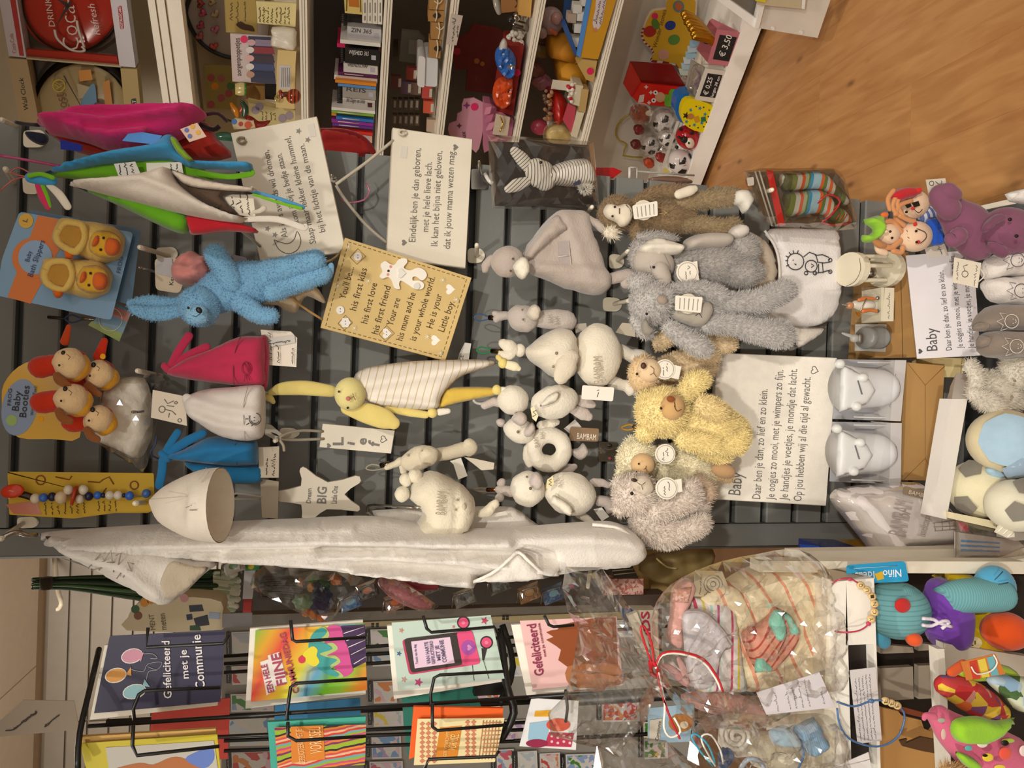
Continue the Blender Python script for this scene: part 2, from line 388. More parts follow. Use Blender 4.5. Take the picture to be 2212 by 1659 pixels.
def scrib(p0, p1, h, seed=0, amp=1.0):
    "one line of illegible handwriting as a polyline"
    r = random.Random(seed);dx, dy = p1[0]-p0[0], p1[1]-p0[1];l = math.hypot(dx, dy);n = max(4, int(l/(h*.42)));out = [];cur = []
    for i in range(n+1):
        t = i/n;k = (r.random()-.1)*h*amp*(1.6 if r.random() < .15 else .8)*(i % 2)
        cur.append((p0[0]+dx*t+dy/l*k, p0[1]+dy*t-dx/l*k))
        if r.random() < .2 and len(cur) > 2: out.append(cur);cur = []
    if len(cur) > 1: out.append(cur)
    return out
def star(x, y, r, n=5, k=.45, a=0): return [(x+(r if i % 2 == 0 else r*k)*math.cos(a+math.pi*i/n), y+(r if i % 2 == 0 else r*k)*math.sin(a+math.pi*i/n)) for i in range(2*n)]
def heart(x, y, r, a=0):
    "heart outline, upright in the room when a = 0"
    o = []
    for i in range(16):
        t = 2*math.pi*i/16;hx = 16*math.sin(t)**3/17*r;hy = (13*math.cos(t)-5*math.cos(2*t)-2*math.cos(3*t)-math.cos(4*t))/17*r
        px, py = -hy, -hx;o.append((x+px*math.cos(a)-py*math.sin(a), y+px*math.sin(a)+py*math.cos(a)))
    return o
def boxq(poly, Y, depth): return slab(poly, Y, depth)
# ================================================================ the room
FM = floor_mat()
fl = stru('floor', box((0,2,-.03),8,7,.04),m('6b4a2c', 'wood'))
pm = None
random.seed(3)
for i in range(11):                                   # laminate planks, running away from the viewer
    x0 = .2+i*.19
    for j in range(3):
        y0 = -.2+((i*.43) % 1.2)+j*1.28-.6
        o = mesh('plank', box((x0, y0+.64,-.004),.1897,1.2796,.012), FM);o.parent = fl;o.location = o.location-fl.location
ce = stru('ceiling', box((0,1.9,3.075),8,6,.05),m('c9b193', 'paint'))
for i in range(4):
    for j in range(3):
        o = mesh('ceiling_panel', box((-2.9+i*.9,4.12-j*.62,3.045),.89,.61,.014),m('f0e2cc', 'paint'));o.parent = ce;o.location = o.location-ce.location
wb = stru('wall_back', box((0,4.62,1.5),8,.1,3.1),m('8a7d6b', 'paint'))
for k in range(9):                                     # pale slatted boards high on the back wall
    for q, (xa, xb) in enumerate(((-2.9,-1.905),(-1.9,-.3))):
        o = mesh('board', box(((xa+xb)/2,4.56,2.98-.107*k), xb-xa-.004,.025,.095),m('9c9386', 'paint'));o.parent = wb;o.location = o.location-wb.location
stru('wall_left', box((-3.4,2,1.5),.1,6,3.1),m('b8a88e', 'paint'))
stru('wall_right', box(((3.97+.52*1.414)/2+.35,(3.97+.52*1.414)/2-.35,1.5),5.2,.08,3.1,-math.pi/4),m('b9a98c', 'paint'))
# ---------------------------------------------------------------- grey slatwall display
PY = 1.54
sw = T('slatwall_panel', 'tall dark grey slatwall panel the baby goods hang on', 'display panel', 1100,760, PY)
GM = m('757570', 'paint', .6)
sw.a('backing_board', box((.052, PY+.03,1.16),.78,.02,2.3),m('262523', 'paint'),smooth=0)
def bevbox(x0, x1, z0, z1, yf, th, b=.003):
    R = [[Vector((x, y, z)) for x, z in q] for y, q in ((yf+th, ((x0, z0),(x1, z0),(x1, z1),(x0, z1))),(yf+b, ((x0, z0),(x1, z0),(x1, z1),(x0, z1))),(yf, ((x0, z0+b),(x1, z0+b),(x1, z1-b),(x0, z1-b))))]
    return rings(R)
for k in range(-3,28):
    zt = 2.082-.0745*k-.0065;zb = zt-.0745+.013
    if zb < .02: break
    sw.a('slat', bevbox(-.288,.443, zb, zt, PY, .018), GM,smooth=0)
sw.a('side_stile', bevbox(-.338,-.29,.01,2.31, PY-.003,.03), GM,smooth=0)
sw.a('edge_trim', box((-.341, PY+.014,1.16),.004,.034,2.3),m('9a9a96', 'metal', .4),smooth=0)
sw.a('foot', box((.05, PY-.1,.03),.8,.35,.06),m('5a5d5d', 'paint'),smooth=0)
# ---------------------------------------------------------------- angled white shelving behind, to the right
def sk(s, k, z): return Vector((s*S2+k*S2,3.97-s*S2+k*S2, z))
def sbox(s0, s1, k0, k1, z0, z1):
    c = sk((s0+s1)/2,(k0+k1)/2,(z0+z1)/2);return box(c, s1-s0, k1-k0, z1-z0,-math.pi/4)
WS = m('ece4d2', 'paint', .45)
sh = T('shelving_unit', 'white shelving unit with gift goods standing at an angle behind the grey panel', 'shelf', 1500,300,RS(0))
SZ = [2.15,1.70,1.415,1.188,.886,.608,.105]
for i, z in enumerate(SZ):
    if i == 0:
        b = sh.a('top_board', sbox(.5,2.75,.01,.42, z-.012, z+.03), WS,smooth=0)
        for q, (ka, za, zb) in enumerate(((-.018,.008,.03),(-.01,-.02,.006),(.0,-.07,-.022))): sh.a('cornice_moulding', sbox(.5,2.75, ka, .05, z+za, z+zb), WS,smooth=0)
    elif i < 6:
        b = sh.a('shelf_board', sbox(.5,2.75,.008,.42, z-.026, z), WS,smooth=0)
        for q in range(3): sh.a('edge_lip', sbox(.5,2.75,0,.01, z-.026+q*.009, z-.0195+q*.009), WS, b,smooth=0)
    else:
        sh.a('shelf_board', sbox(.5,2.75,-.0,.42, z-.02, z),m('f2eee6', 'paint', .4),smooth=0)
        sh.a('edge_lip', sbox(.5,2.75,-.004,.02, z-.07, z+.004),m('f2eee6', 'paint', .4),smooth=0)
        sh.a('plinth', sbox(.5,2.75,.1,.12,0, z-.02),m('3a2c22', 'paint'),smooth=0)  # dark colour stands in for the shadow line under the bottom shelf
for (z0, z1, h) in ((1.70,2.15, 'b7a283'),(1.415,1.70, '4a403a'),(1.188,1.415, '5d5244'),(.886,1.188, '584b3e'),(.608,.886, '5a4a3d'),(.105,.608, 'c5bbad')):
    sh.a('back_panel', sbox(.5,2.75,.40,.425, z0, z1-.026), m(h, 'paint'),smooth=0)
sh.a('side_panel', sbox(.47,.5,0,.43,0,2.16), WS,smooth=0)
# ================================================================ hooks on the slatwall
WP = m('e6dcc6', 'gloss', .35);CH = m('b8b4ac', 'metal', .25);BLK = m('17150f', 'plain', .45);INK = m('6a655d', 'paper');DK = m('2b2622', 'paper')
def hook_white(label, plate, p0, p1, Y1, base=None):
    "white plastic slatwall peg: rounded plate and peg"
    t = T('display_hook', label, 'hook', *p0, PY-.004, 'pegs and hooks in the slatwall')
    if plate: t.a('plate', slab(rq(plate, 9), PY-.006,.004), WP,smooth=0)
    t.a('peg', wire([(p0[0], p0[1], PY-.004),((p0[0]+p1[0])/2,(p0[1]+p1[1])/2,(PY+Y1)/2),(p1[0], p1[1], Y1)],.0042,8), WP)
    t.a('peg_tip', ell(p1[0], p1[1],4.4,4.4, Y1, sq=1, u=10, v=6), WP)
    return t
hook_white('white peg just below the white wooden rhyme board', [(1010,536),(1040,536),(1050,552),(1040,568),(1010,568)],(1030,553),(1030,529),1.42)
hook_white('white peg holding the grey elephant with white ears', [(1316,549),(1340,549),(1351,564),(1342,580),(1317,580)],(1333,563),(1357,542),1.4)
hook_white('white peg holding the fluffy grey elephant', [(1303,642),(1336,643),(1346,658),(1336,673),(1303,672)],(1326,657),(1360,649),1.4)
hook_white('white peg at the hand of the grey duck cloth', None, (1268,462),(1279,447),1.42)
hook_white('white peg above the brown lined white hat, tip near the pink ribbon', [(48,380),(78,378),(92,398),(80,420),(50,418)],(30,395),(12,365),1.34)
hook_white('white peg beside the pink tissue bundle', [(336,535),(376,533),(386,546),(380,560),(338,562)],(365,553),(302,534),1.36)
hook_white('white peg through the deep pink baby hat', None, (350,812),(297,801),1.36)
hook_white('white peg with the bag of little socks', None, (1618,426),(1668,410),1.3)
hook_white('white peg the white baby hat with writing hangs from', None, (322,1085),(292,1087),1.28)
hook_white('white peg at the top of the long white cape', [(36,1118),(74,1116),(86,1128),(76,1140),(38,1142)],(50,1130),(2,1164),1.3)
hook_white('white peg at the very top above the raspberry fleece hat', [(50,282),(90,280),(104,298),(90,318),(50,318)],(34,272),(4,259),1.32)
hook_white('white peg left of the pink pocket card on the hanging bags', None, (1280,1195),(1270,1268),1.5)
def hook_wire(label, pts, plate=None, r=.0025):
    t = T('wire_hook', label, 'hook', pts[0][0], pts[0][1], pts[0][2], 'pegs and hooks in the slatwall')
    t.a('prong', wire(pts, r, 8), CH)
    t.a('prong_end', ell(pts[-1][0], pts[-1][1], r*1100, r*1100, pts[-1][2], sq=1, u=8, v=5), CH)
    if plate: t.a('plate', slab(rq(plate, 4), PY-.005,.003), CH,smooth=0)
hook_wire('chrome wire hook below the star board', [(800,1120, PY-.005),(796,1092,1.5),(850,1094,1.42),(905,1096,1.34)])
hook_wire('chrome wire hook above the pink tissue bundle', [(352,592, PY-.005),(330,586,1.45),(301,578,1.36)])
hook_wire('chrome wire hook over the white hats with ties', [(345,882, PY-.005),(318,888,1.44),(287,890,1.36)])
hook_wire('chrome wire hook at the corner of the white rhyme board beside the packed rabbit', [(1060,400, PY-.005),(1040,380,1.46),(1035,348,1.4)],[(1018,365),(1054,365),(1054,409),(1018,409)])
hook_wire('chrome wire hook on the sloping rhyme board with the moon', [(727,398, PY-.005),(722,385,1.46),(716,378,1.42)])
# ================================================================ rhyme boards
BW = m('e2d8c4', 'paint', .5)
def knot(t, x, y, Y, h='8f8468', r=9):
    t.a('cord_knot', join(*[wire([(x+r*math.cos(a), y+r*.7*math.sin(a),off(Y, .004+.002*i)) for a in [k*.9+i for k in range(6)]],.0022,6) for i in range(2)]), m(h, 'knit'))
c4 = [(498,287),(684,251),(748,545),(562,566)]
YA = P3(P(*c4[0],1.475), P(*c4[1],1.455), P(*c4[2],1.45))
t = T('rhyme_board', 'white wooden rhyme board with a moon and stars hanging aslant', 'sign', 620,400, YA, 'painted rhyme boards')
t.a('board', slab(c4, YA, .012,.0015), BW,smooth=0)
t.a('lettering', txt([("Als je 's avonds wil dromen,", (622,512),(580,324),14),('kom ik bij je bedje staan.', (646,480),(608,330),14),('Slaap maar lekker kleine hummel,', (683,525),(627,294),14),('bij het lichtje van de maan.', (703,500),(657,310),14)], YA), INK,smooth=0)
t.a('printed_moon', strokes([cat([(592,518),(602,538),(622,548),(642,540),(650,520),(642,500),(636,516),(624,526),(608,524),(592,518)],4)], YA, .9), INK)
for x, y in ((645,283),(665,302),(578,494),(594,507)): t.a('printed_star', slab(star(x, y, 7),off(YA, .0006),.0006),m('8b867e', 'paper'),smooth=0)
t.a('price_sticker', slab([(664,270),(678,266),(683,294),(670,296)],off(YA, .0008),.0006),m('d9d2c6', 'gloss'),smooth=0)
knot(t, 522,303, YA);knot(t, 722,388, YA, '9a9384', 6)
c4 = [(849,275),(1021,300),(1006,579),(835,558)]
YB = P3(P(*c4[0],1.46), P(*c4[1],1.475), P(*c4[2],1.475))
t = T('rhyme_board', 'white wooden rhyme board with two small hearts and four lines of text', 'sign', 920,420, YB, 'painted rhyme boards')
t.a('board', slab(c4, YB, .016,.002), BW,smooth=0)
t.a('lettering', txt([('Eindelijk ben je dan geboren,', (897,523),(909,321),15),('met je hele lieve lach.', (925,501),(933,350),15),('Ik kan het bijna niet geloven,', (945,532),(955,327),15),('dat ik jouw mama wezen mag.', (972,538),(982,325),15)], YB), INK,smooth=0)
for x, y in ((873,524),(984,318)): t.a('printed_heart', slab(heart(x, y, 7),off(YB, .0006),.0006),m('7d776f', 'paper'),smooth=0)
t.a('price_sticker', slab([(866,315),(881,317),(878,342),(864,340)],off(YB, .0008),.0006),m('d9d2c6', 'gloss'),smooth=0)
knot(t, 870,286, YB, 'cfc6b4', 8)
t.a('hanging_cord', wire([(850,303,1.462),(790,352,1.45),(726,398,1.44)],.003,6,4),m('c2b8a4', 'knit'))
t.a('hanging_cord', wire([(726,400,1.44),(745,430,1.45),(790,485,1.46),(835,524,1.468)],.003,6,4),m('a9a08f', 'knit'))
c4 = [(745,513),(1019,600),(962,780),(692,708)]
YC = P3(P(*c4[0],1.435), P(*c4[1],1.44), P(*c4[2],1.44))
t = T('wooden_sign', 'mustard yellow wooden sign with a white bear and brown verse', 'sign', 850,650, YC)
t.a('board', slab(c4, YC, .008,.001),m('cdb072', 'wood'),smooth=0)
BRN = m('4a3418', 'paper')
t.a('lettering', txt([("You'll be....", (746,647),(765,578),15),('his first kiss', (769,672),(793,581),15),('his first love', (793,700),(815,613),15),('his first friend', (816,723),(844,620),15),('Your are', (848,705),(865,646),15),('his mum and he', (869,737),(898,634),15),('is your whole world.', (898,737),(940,600),15),('He is your', (934,710),(955,637),15),('Little boy.', (959,718),(982,652),15)], YC), BRN,smooth=0)
ds = []
for a, b in ((0,1),(1,2),(2,3),(3,0)):
    A, B = Vector(c4[a]), Vector(c4[b]);cc = Vector((855,650));A = A+(cc-A).normalized()*12;B = B+(cc-B).normalized()*12;n = int((B-A).length/11)
    for i in range(n): ds.append([tuple(A.lerp(B, i/n)), tuple(A.lerp(B, (i+.6)/n))])
t.a('printed_stitching', strokes(ds, YC, .8),m('7d6434', 'paper'), stuff=1)
WH = m('ece5d6', 'paint');BWh = off(YC, .006)
br = t.a('bear_cutout', slab(cat([(822,572),(832,564),(842,570),(852,572),(862,560),(876,558),(880,566),(872,578),(886,584),(903,578),(917,584),(922,596),(912,606),(900,598),(892,598),(892,606),(906,606),(916,614),(912,624),(896,624),(880,614),(866,606),(862,614),(864,624),(852,622),(846,606),(838,598),(826,602),(820,596),(826,586)],3, True), BWh, .006), WH,smooth=0)
t.a('nose', ell(839,585,2.6,2.6,off(BWh, .001)), BLK, br);t.a('cheek', disc(844,576,3,off(BWh, .0006),.0005),m('d98c7c'), br,smooth=0);t.a('cheek', disc(838,593,3,off(BWh, .0006),.0005),m('d98c7c'), br,smooth=0)
t.a('heart_button', slab(heart(867,590,11),off(BWh, .003),.003),m('e4dfd6', 'gloss'), br,smooth=0)
t.a('foot_button', disc(900,618,7,off(BWh, .003),.003),m('dcd7ce', 'gloss'), br,smooth=0)
for x, y, k in ((773,554,0),(735,670,0),(746,697,2),(835,720,1)):
    g = disc(x, y, 9,off(YC, .003),.003) if k == 0 else slab(heart(x, y, 12),off(YC, .003),.003) if k == 1 else slab(star(x, y, 12,6,.8),off(YC, .003),.003)
    o = t.a('button', g,m('e8e2da', 'gloss'),smooth=0)
    t.a('button_hole', join(disc(x, y-3,1.2,off(YC, .0034),.0004, n=6), disc(x, y+3,1.2,off(YC, .0034),.0004, n=6)),m('6b5f4c'), o,smooth=0)
for x, y in ((972,625),(940,735)): t.a('painted_heart', slab(heart(x, y, 12),off(YC, .0008),.0008),m('efe9dc'),smooth=0)
for x, y, s in ((773,554,17),(746,697,16),(835,720,17)): t.a('painted_diamond', strokes([[(x-s, y+2),(x, y-s),(x+s, y),(x-2, y+s),(x-s, y+2)]], YC, .8),m('8a6f3c', 'paper'))
for i, (x, y) in enumerate(((753,533),(730,617),(766,709),(796,607),(957,605),(986,647),(924,727),(952,763))): t.a('painted_snowflake', strokes([[(x+7*math.cos(a), y+7*math.sin(a)),(x-7*math.cos(a), y-7*math.sin(a))] for a in (0,.8,1.57,2.36)], YC, .7),m('e9dcb8', 'paper'))
t.a('hanging_cord', wire([(740,540,1.437),(716,562,1.45),(690,566,1.46)],.0022,6),m('9a7f4e', 'knit'))
t.a('hanging_cord', wire([(612,626,1.4),(650,660,1.42),(696,690,1.435)],.0022,6),m('b08a52', 'knit'))
# large canvas and the second print
c4 = [(1551,762),(1809,773),(1785,1093),(1527,1078)]
YD = P3(P(*c4[0],1.475), P(*c4[1],1.44), P(*c4[2],1.44))
t = T('poem_canvas', 'large white canvas with a baby poem leaning behind the fluffy toys', 'canvas', 1780,930, YD)
t.a('canvas', slab(c4, YD, .017,.002),m('ebe3d5', 'fab', .8),smooth=0)
t.a('lettering', txt([('Baby', (1599,1070),(1604,1022),27),('Daar ben je dan, zo lief en zo klein.', (1642,1078),(1658,841),18),('Je oogjes zo mooi, met je wimpers zo fijn.', (1672,1080),(1692,800),18),('Je handjes je voetjes, je mondje dat lacht.', (1701,1081),(1722,797),18),('Op jou hebben wij al die tijd al gewacht.', (1731,1083),(1751,815),18)], YD),m('6b6661', 'paper'),smooth=0)
t.a('printed_heart', strokes([heart(1759,800,9,.3)+[heart(1759,800,9,.3)[0]]], YD, .9),m('6b6661', 'paper'))
t.a('price_sticker', slab([(1559,771),(1569,772),(1567,792),(1557,791)],off(YD, .0007),.0005),m('d8d0c4', 'gloss'),smooth=0)
# small hanging ornaments
c4 = [(697,915),(853,930),(845,980),(690,966)]
YE = 1.47
t = T('name_plaque', 'small white wooden tag with Lief written down it', 'plaque', 700,940, YE)
t.a('board', slab(c4, YE, .014,.001), BW,smooth=0)
t.a('lettering', txt([('L', (741,962),(741,944),22),('i', (765,962),(766,956),16),('e', (790,962),(792,947),20),('f', (818,966),(820,955),24)], YE, bold=.03),m('77726b'),smooth=0)
t.a('printed_heart', strokes([heart(828,949,8,.2)+[heart(828,949,8,.2)[0]]], YE, .8), INK);t.a('printed_heart', slab(heart(710,963,6),off(YE, .0006),.0005),m('77726b'),smooth=0)
t.a('hanging_cord', wire([(698,932, YE),(655,930,1.45),(620,936,1.43),(604,948,1.42),(640,950,1.45),(700,948, YE)],.0026,6),m('a79c88', 'knit'))
t.a('hanging_cord_end', wire([(604,950,1.42),(612,962,1.42),(614,975,1.42)],.0026,6),m('a79c88', 'knit'))
hook_white('white peg holding the small Lief tag', [(604,924),(634,924),(651,936),(634,948),(604,948)],(625,938),(594,952),1.41)
YF = 1.47
st = [(588,1070),(594,1062),(650,1050),(647,1018),(652,1010),(662,1012),(708,1042),(768,1028),(778,1034),(776,1044),(744,1068),(776,1094),(774,1104),(764,1104),(706,1100),(680,1118),(652,1118),(651,1090),(606,1084)]
t = T('star_plaque', 'white wooden star reading Dream BIG Little One', 'plaque', 600,1070, YF)
t.a('board', slab(cat(st, 2, True), YF, .012), BW,smooth=0)
t.a('lettering', txt([('Dream', (671,1087),(673,1055),10),('BIG', (704,1088),(706,1052),20),('Little One', (727,1088),(730,1050),12)], YF, bold=.02),m('7a756d'),smooth=0)
t.a('hanging_ribbon', join(wire([(601,1074, YF-.003),(570,1074,1.46),(510,1066,1.36),(497,1077,1.36)],.0018,5), wire([(603,1076, YF-.003),(560,1078,1.46),(500,1078,1.36)],.0018,5)),m('cfc7ba', 'fab'))
# ================================================================ hats and small wear hanging at the top
# raspberry fleece hat, seen from the side
Yh = 1.3
t = T('fleece_hat', 'raspberry pink fleece hat with ear flap at the top right', 'hat', 82,268, Yh)
t.a('lining', puff([(100,280),(200,300),(330,300),(440,262),(470,300),(500,340),(400,350),(260,345),(170,330),(120,300)],off(Yh, -.03),22,.02),m('a02a20', 'fab'))
t.a('crown', puff([(82,268),(150,251),(200,240),(244,234),(263,239),(330,236),(405,235),(438,240),(447,252),(432,266),(405,295),(350,318),(300,330),(243,328),(190,310),(140,298),(108,290),(96,276)], Yh, 30,.045,[([(110,268),(250,285),(400,262)],.022,8),([(150,256),(300,252),(430,246)],.018,7),([(170,298),(260,312),(330,305)],.02,8),([(120,280),(200,294)],.014,6)], step=6),m('c62c6c', 'fab'))
t.a('label', slab([(264,304),(283,281),(350,293),(336,312)],off(Yh, .055),.0015),m('5a93d4', 'fab'),smooth=0, label='light blue woven label')
t.a('label', slab([(130,301),(178,313),(176,327),(131,322)],off(Yh, .03),.0015),m('27328c', 'fab'),smooth=0, label='dark blue woven label')
p = t.a('tag', slab([(389,279),(426,265),(446,295),(409,307)],off(Yh, .05),.001),m('d9b9a4', 'paper'),smooth=0, label='square swing tag with printed balloons')
for x, y, h in ((416,273, 'd9a52c'),(428,286, 'd9a52c'),(403,281, '5a6aa8'),(410,294, '5a6aa8')): t.a('printed_balloon', disc(x, y, 5,off(Yh, .0508),.0005), m(h), p,smooth=0)
t.a('tie', wire([(442,248, Yh),(470,245,1.31),(490,262,1.33)],.003,6),m('3a1420', 'fab'));t.a('tie', wire([(430,268, Yh),(460,280,1.31),(474,272,1.31)],.004,6),m('241416', 'fab'))
t.a('hanging_loop', wire([(84,270, Yh),(55,268,1.32),(34,264,1.33)],.003,6),m('2a2226', 'fab'))
t.a('hanging_strap', wire([(172,242,1.34),(220,236,1.34),(262,240,1.34),(300,240,1.34),(315,233,1.34)],.004,6),m('1d1a1c', 'fab'))
one('folded_hat_edge', 'dark navy and cream cap edge behind the raspberry hat', 'hat', puff([(56,284),(100,290),(104,306),(88,314),(62,300)],1.36,8,.01),m('262a3e', 'fab'), True)
# blue and green jersey hat with long ties
Yh = 1.27
t = T('jersey_hat', 'blue and green jersey baby hat with long ties', 'hat', 95,378, Yh)
GR = m('6fae22', 'fab');BL = m('3f93c4', 'fab')
t.a('inside', puff([(96,376),(240,354),(370,336),(420,352),(466,392),(400,396),(260,392),(150,386)],off(Yh, -.012),16,.016), GR)
t.a('crown', puff([(92,373),(170,352),(250,328),(330,316),(352,300),(368,294),(380,298),(384,318),(398,336),(420,348),(470,352),(535,352),(546,360),(540,372),(470,366),(412,366),(366,350),(300,352),(220,358),(140,372)], Yh, 20,.03,[([(150,364),(300,338),(380,326)],.01,10),([(420,356),(540,362)],.004,5)], step=6), BL)
t.a('rim_fold', puff([(368,296),(380,298),(396,322),(418,346),(404,348),(384,330),(372,312)],off(Yh, .03),6,.008),m('7fa32c', 'fab'))
t.a('tie', blob([(432,374,7),(490,382,6),(540,376,6),(546,370,4)],off(Yh, .004),.35), GR)
a = t.a('size_label', slab([(246,354),(292,349),(304,376),(258,386)],off(Yh, .022),.001),m('d9d4cc', 'fab'),smooth=0);t.a('lettering', strokes(scrib((262,378),(258,356),8,3)+scrib((276,378),(272,352),8,4)+scrib((290,374),(286,354),8,5),off(Yh, .0222),.9), DK, a)
a = t.a('price_tag', slab([(316,352),(392,350),(396,374),(318,384)],off(Yh, .012),.001),m('e6dfcf', 'paper'),smooth=0);t.a('lettering', strokes(scrib((372,374),(370,354),6,6)+scrib((384,374),(382,354),6,7),off(Yh, .0126),.7), DK, a)
# patchwork knot of a joker hat
Yk = 1.24
t = T('hat_topknot', 'knotted tip of a patchwork hat in blue, green, pink and white', 'hat', 88,390, Yk)
t.a('knot', blob([(66,384,11),(88,386,14),(112,390,11)], Yk, .8), BL);t.a('knot_lining', blob([(64,380,5),(88,376,5),(114,384,5)],off(Yk, .01),.8), GR)
t.a('tail', blob([(82,400,6),(92,425,8),(104,449,5)], Yk, .4),m('c9335e', 'fab'));t.a('tail', blob([(90,398,5),(100,425,6),(107,446,4)], Yk, .4), GR);t.a('tail', blob([(106,400,6),(128,420,9),(146,446,8)], Yk, .4),m('d8cdbc', 'fab'))
# white hat with dark lining, green and red panels
Yh = 1.22
t = T('panelled_hat', 'white fleece hat with brown lining and green and red panels', 'hat', 150,400, Yh)
t.a('green_panel', puff([(150,397),(210,404),(300,428),(404,462),(408,500),(386,504),(330,480),(260,446),(190,415)],off(Yh, -.02),14,.02),m('63a41f', 'fab'))
t.a('red_panel', puff([(404,466),(470,470),(540,488),(556,504),(490,500),(420,508),(408,494)],off(Yh, -.02),10,.015),m('b5222c', 'fab'))
t.a('lining', puff([(366,366),(400,376),(470,392),(548,408),(540,420),(480,424),(520,470),(440,440),(390,410)],off(Yh, -.006),12,.012),m('5c4a3c', 'fab'))
t.a('crown', puff([(148,399),(200,393),(290,383),(340,370),(366,364),(376,382),(392,402),(430,432),(470,452),(520,470),(562,474),(540,482),(480,478),(400,464),(320,444),(240,424),(180,408)], Yh, 24,.04,[([(180,400),(320,400),(400,430),(520,474)],.01,9)], step=7),m('d6cabb', 'fab'))
t.a('strap', puff([(372,368),(420,384),(480,396),(548,406),(546,414),(470,410),(410,402),(384,386)],off(Yh, .012),5,.006),m('cfc0ae', 'fab'), label='flap edge')
a = t.a('swing_tag', slab([(480,428),(545,402),(552,470),(500,462)],off(Yh, -.012),.001),m('e3d9c4', 'paper'),smooth=0)
t.a('lettering', strokes(scrib((508,455),(500,425),9,11)+scrib((524,460),(518,420),9,12)+scrib((540,464),(534,420),6,13),off(Yh, -.0114),.8), DK, a)
t.a('tie', join(blob([(540,412,3),(600,428,4),(654,448,5)], Yh, .4)),m('4f8fb8', 'fab'));t.a('tie', blob([(548,420,3),(600,437,3),(650,450,4)],off(Yh, .004),.4), GR)
t.a('tie', blob([(530,474,6),(600,474,7),(655,492,7),(660,488,5)], Yh, .4),m('d9cfc2', 'fab'));t.a('tie', blob([(548,458,4),(560,456,5),(570,450,6)], Yh, .5),m('cabfae', 'fab'))
t.a('cord', wire([(500,482,1.25),(530,505,1.3),(562,532,1.42)],.0025,6),m('9a917e', 'knit'))
one('gift_ribbon', 'thin pink gift ribbon running in from the top edge', 'ribbon', wire([(0,336,1.3),(60,346,1.31),(146,362,1.33)],.0022,6),m('b8477a', 'gloss'), True)
one('gift_ribbon', 'curled pink string on the topmost white peg', 'ribbon', wire([(0,412,1.28),(30,388,1.28),(66,378,1.27),(40,362,1.28),(24,374,1.28),(60,382,1.27)],.0012,5),m('b5605e', 'gloss'), True)
one('curled_ribbon', 'curl of pink ribbon below the moon rhyme board', 'ribbon', wire([(790,395,1.5),(798,412,1.5),(786,432,1.5),(750,438,1.5),(734,428,1.5)],.0018,5),m('b86a84', 'gloss'), True)
# duck slippers on their card
Ys = P3(P(40,460,1.4), P(285,510,1.42), P(240,690,1.42))
t = T('slipper_pack', 'duck faced baby bath slippers on a blue and orange card', 'baby slippers', 40,560, Ys)
t.a('rear_card', slab(rq([(60,452),(304,496),(284,660),(250,650)],8),off(Ys, -.02),.001),m('52748f', 'gloss'),smooth=0)
cb = t.a('card', slab(rq([(42,457),(288,502),(240,692),(-8,638),(4,560)],9), Ys, .0012),m('7fa6c8', 'gloss'),smooth=0)
OR = m('e07818', 'gloss')
t.a('orange_band', slab([(82,465),(160,480),(66,656),(16,642)],off(Ys, .0006),.0005), OR, cb,smooth=0)
t.a('title_disc', disc(70,558,44,off(Ys, .0012),.0005, n=24), OR, cb,smooth=0);t.a('title_disc_inner', disc(76,556,37,off(Ys, .0018),.0005, n=24),m('8fb0d4', 'gloss'), cb,smooth=0)
t.a('size_badge', disc(56,477,16,off(Ys, .0012),.0005),m('e3b322', 'gloss'), cb,smooth=0)
t.a('lettering', txt([('Baby', (63,566),(69,543),10),('Bath Slippers', (70,599),(97,521),12), ],off(Ys, .0026)),m('253a6e'), cb,smooth=0);t.a('size_letter', txt([('L', (58,480),(60,473),10)],off(Ys, .0026)),m('253a6e'), cb,smooth=0);t.a('brand_lettering', txt([('FROG', (260,590),(266,556),9)],off(Ys, .0026)),m('253a6e'), cb,smooth=0)
YL = m('e2b136', 'terry');YP = m('e6c46a', 'terry')
def slipper(nm, toe, ang):
    tx, ty = toe;a = math.radians(ang);c_, s_ = math.cos(a), math.sin(a)
    R = lambda u, v: (tx+u*c_-v*s_, ty+u*s_+v*c_)
    Yq = off(Ys, .004);s = t.a('slipper', puff([R(-150,-16),(R(-140,-34)), R(-90,-40), R(-30,-44), R(0,-26), R(6,2), R(-6,28), R(-40,42), R(-90,36), R(-135,30), R(-152,8)], Yq, 34,.034, step=9), YP)
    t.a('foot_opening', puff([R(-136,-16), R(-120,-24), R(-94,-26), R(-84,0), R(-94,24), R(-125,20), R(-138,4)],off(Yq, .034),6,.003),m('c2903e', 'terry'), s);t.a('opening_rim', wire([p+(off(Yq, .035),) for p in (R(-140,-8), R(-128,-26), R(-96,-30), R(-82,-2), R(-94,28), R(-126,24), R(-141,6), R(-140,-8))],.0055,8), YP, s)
    t.a('face_patch', puff([R(-60,-26), R(-20,-30), R(0,-8), R(-4,18), R(-36,30), R(-64,20), R(-72,0)],off(Yq, .034),18,.008), YL, s)
    t.a('beak', puff([R(-34,-16), R(-14,-18), R(-2,-4), R(-6,14), R(-24,20), R(-36,8)],off(Yq, .04),12,.012),m('df6b2c', 'fab'), s)
    for v in (-14,12): t.a('eye', ell(*R(-43, v),3,3,off(Yq, .043)), BLK, s)
    t.a('bow', puff([R(-62,-12), R(-54,-16), R(-50,-4), R(-56,8), R(-64,8)],off(Yq, .042),6,.006),m('df6b2c', 'fab'), s)
    t.a('strap', puff([R(-120,24), R(-98,22), R(-96,44), R(-112,48)],off(Yq, .03),6,.008),m('e06a1c', 'fab'), s)
slipper('a', (262,538),14);slipper('b', (236,610),8)
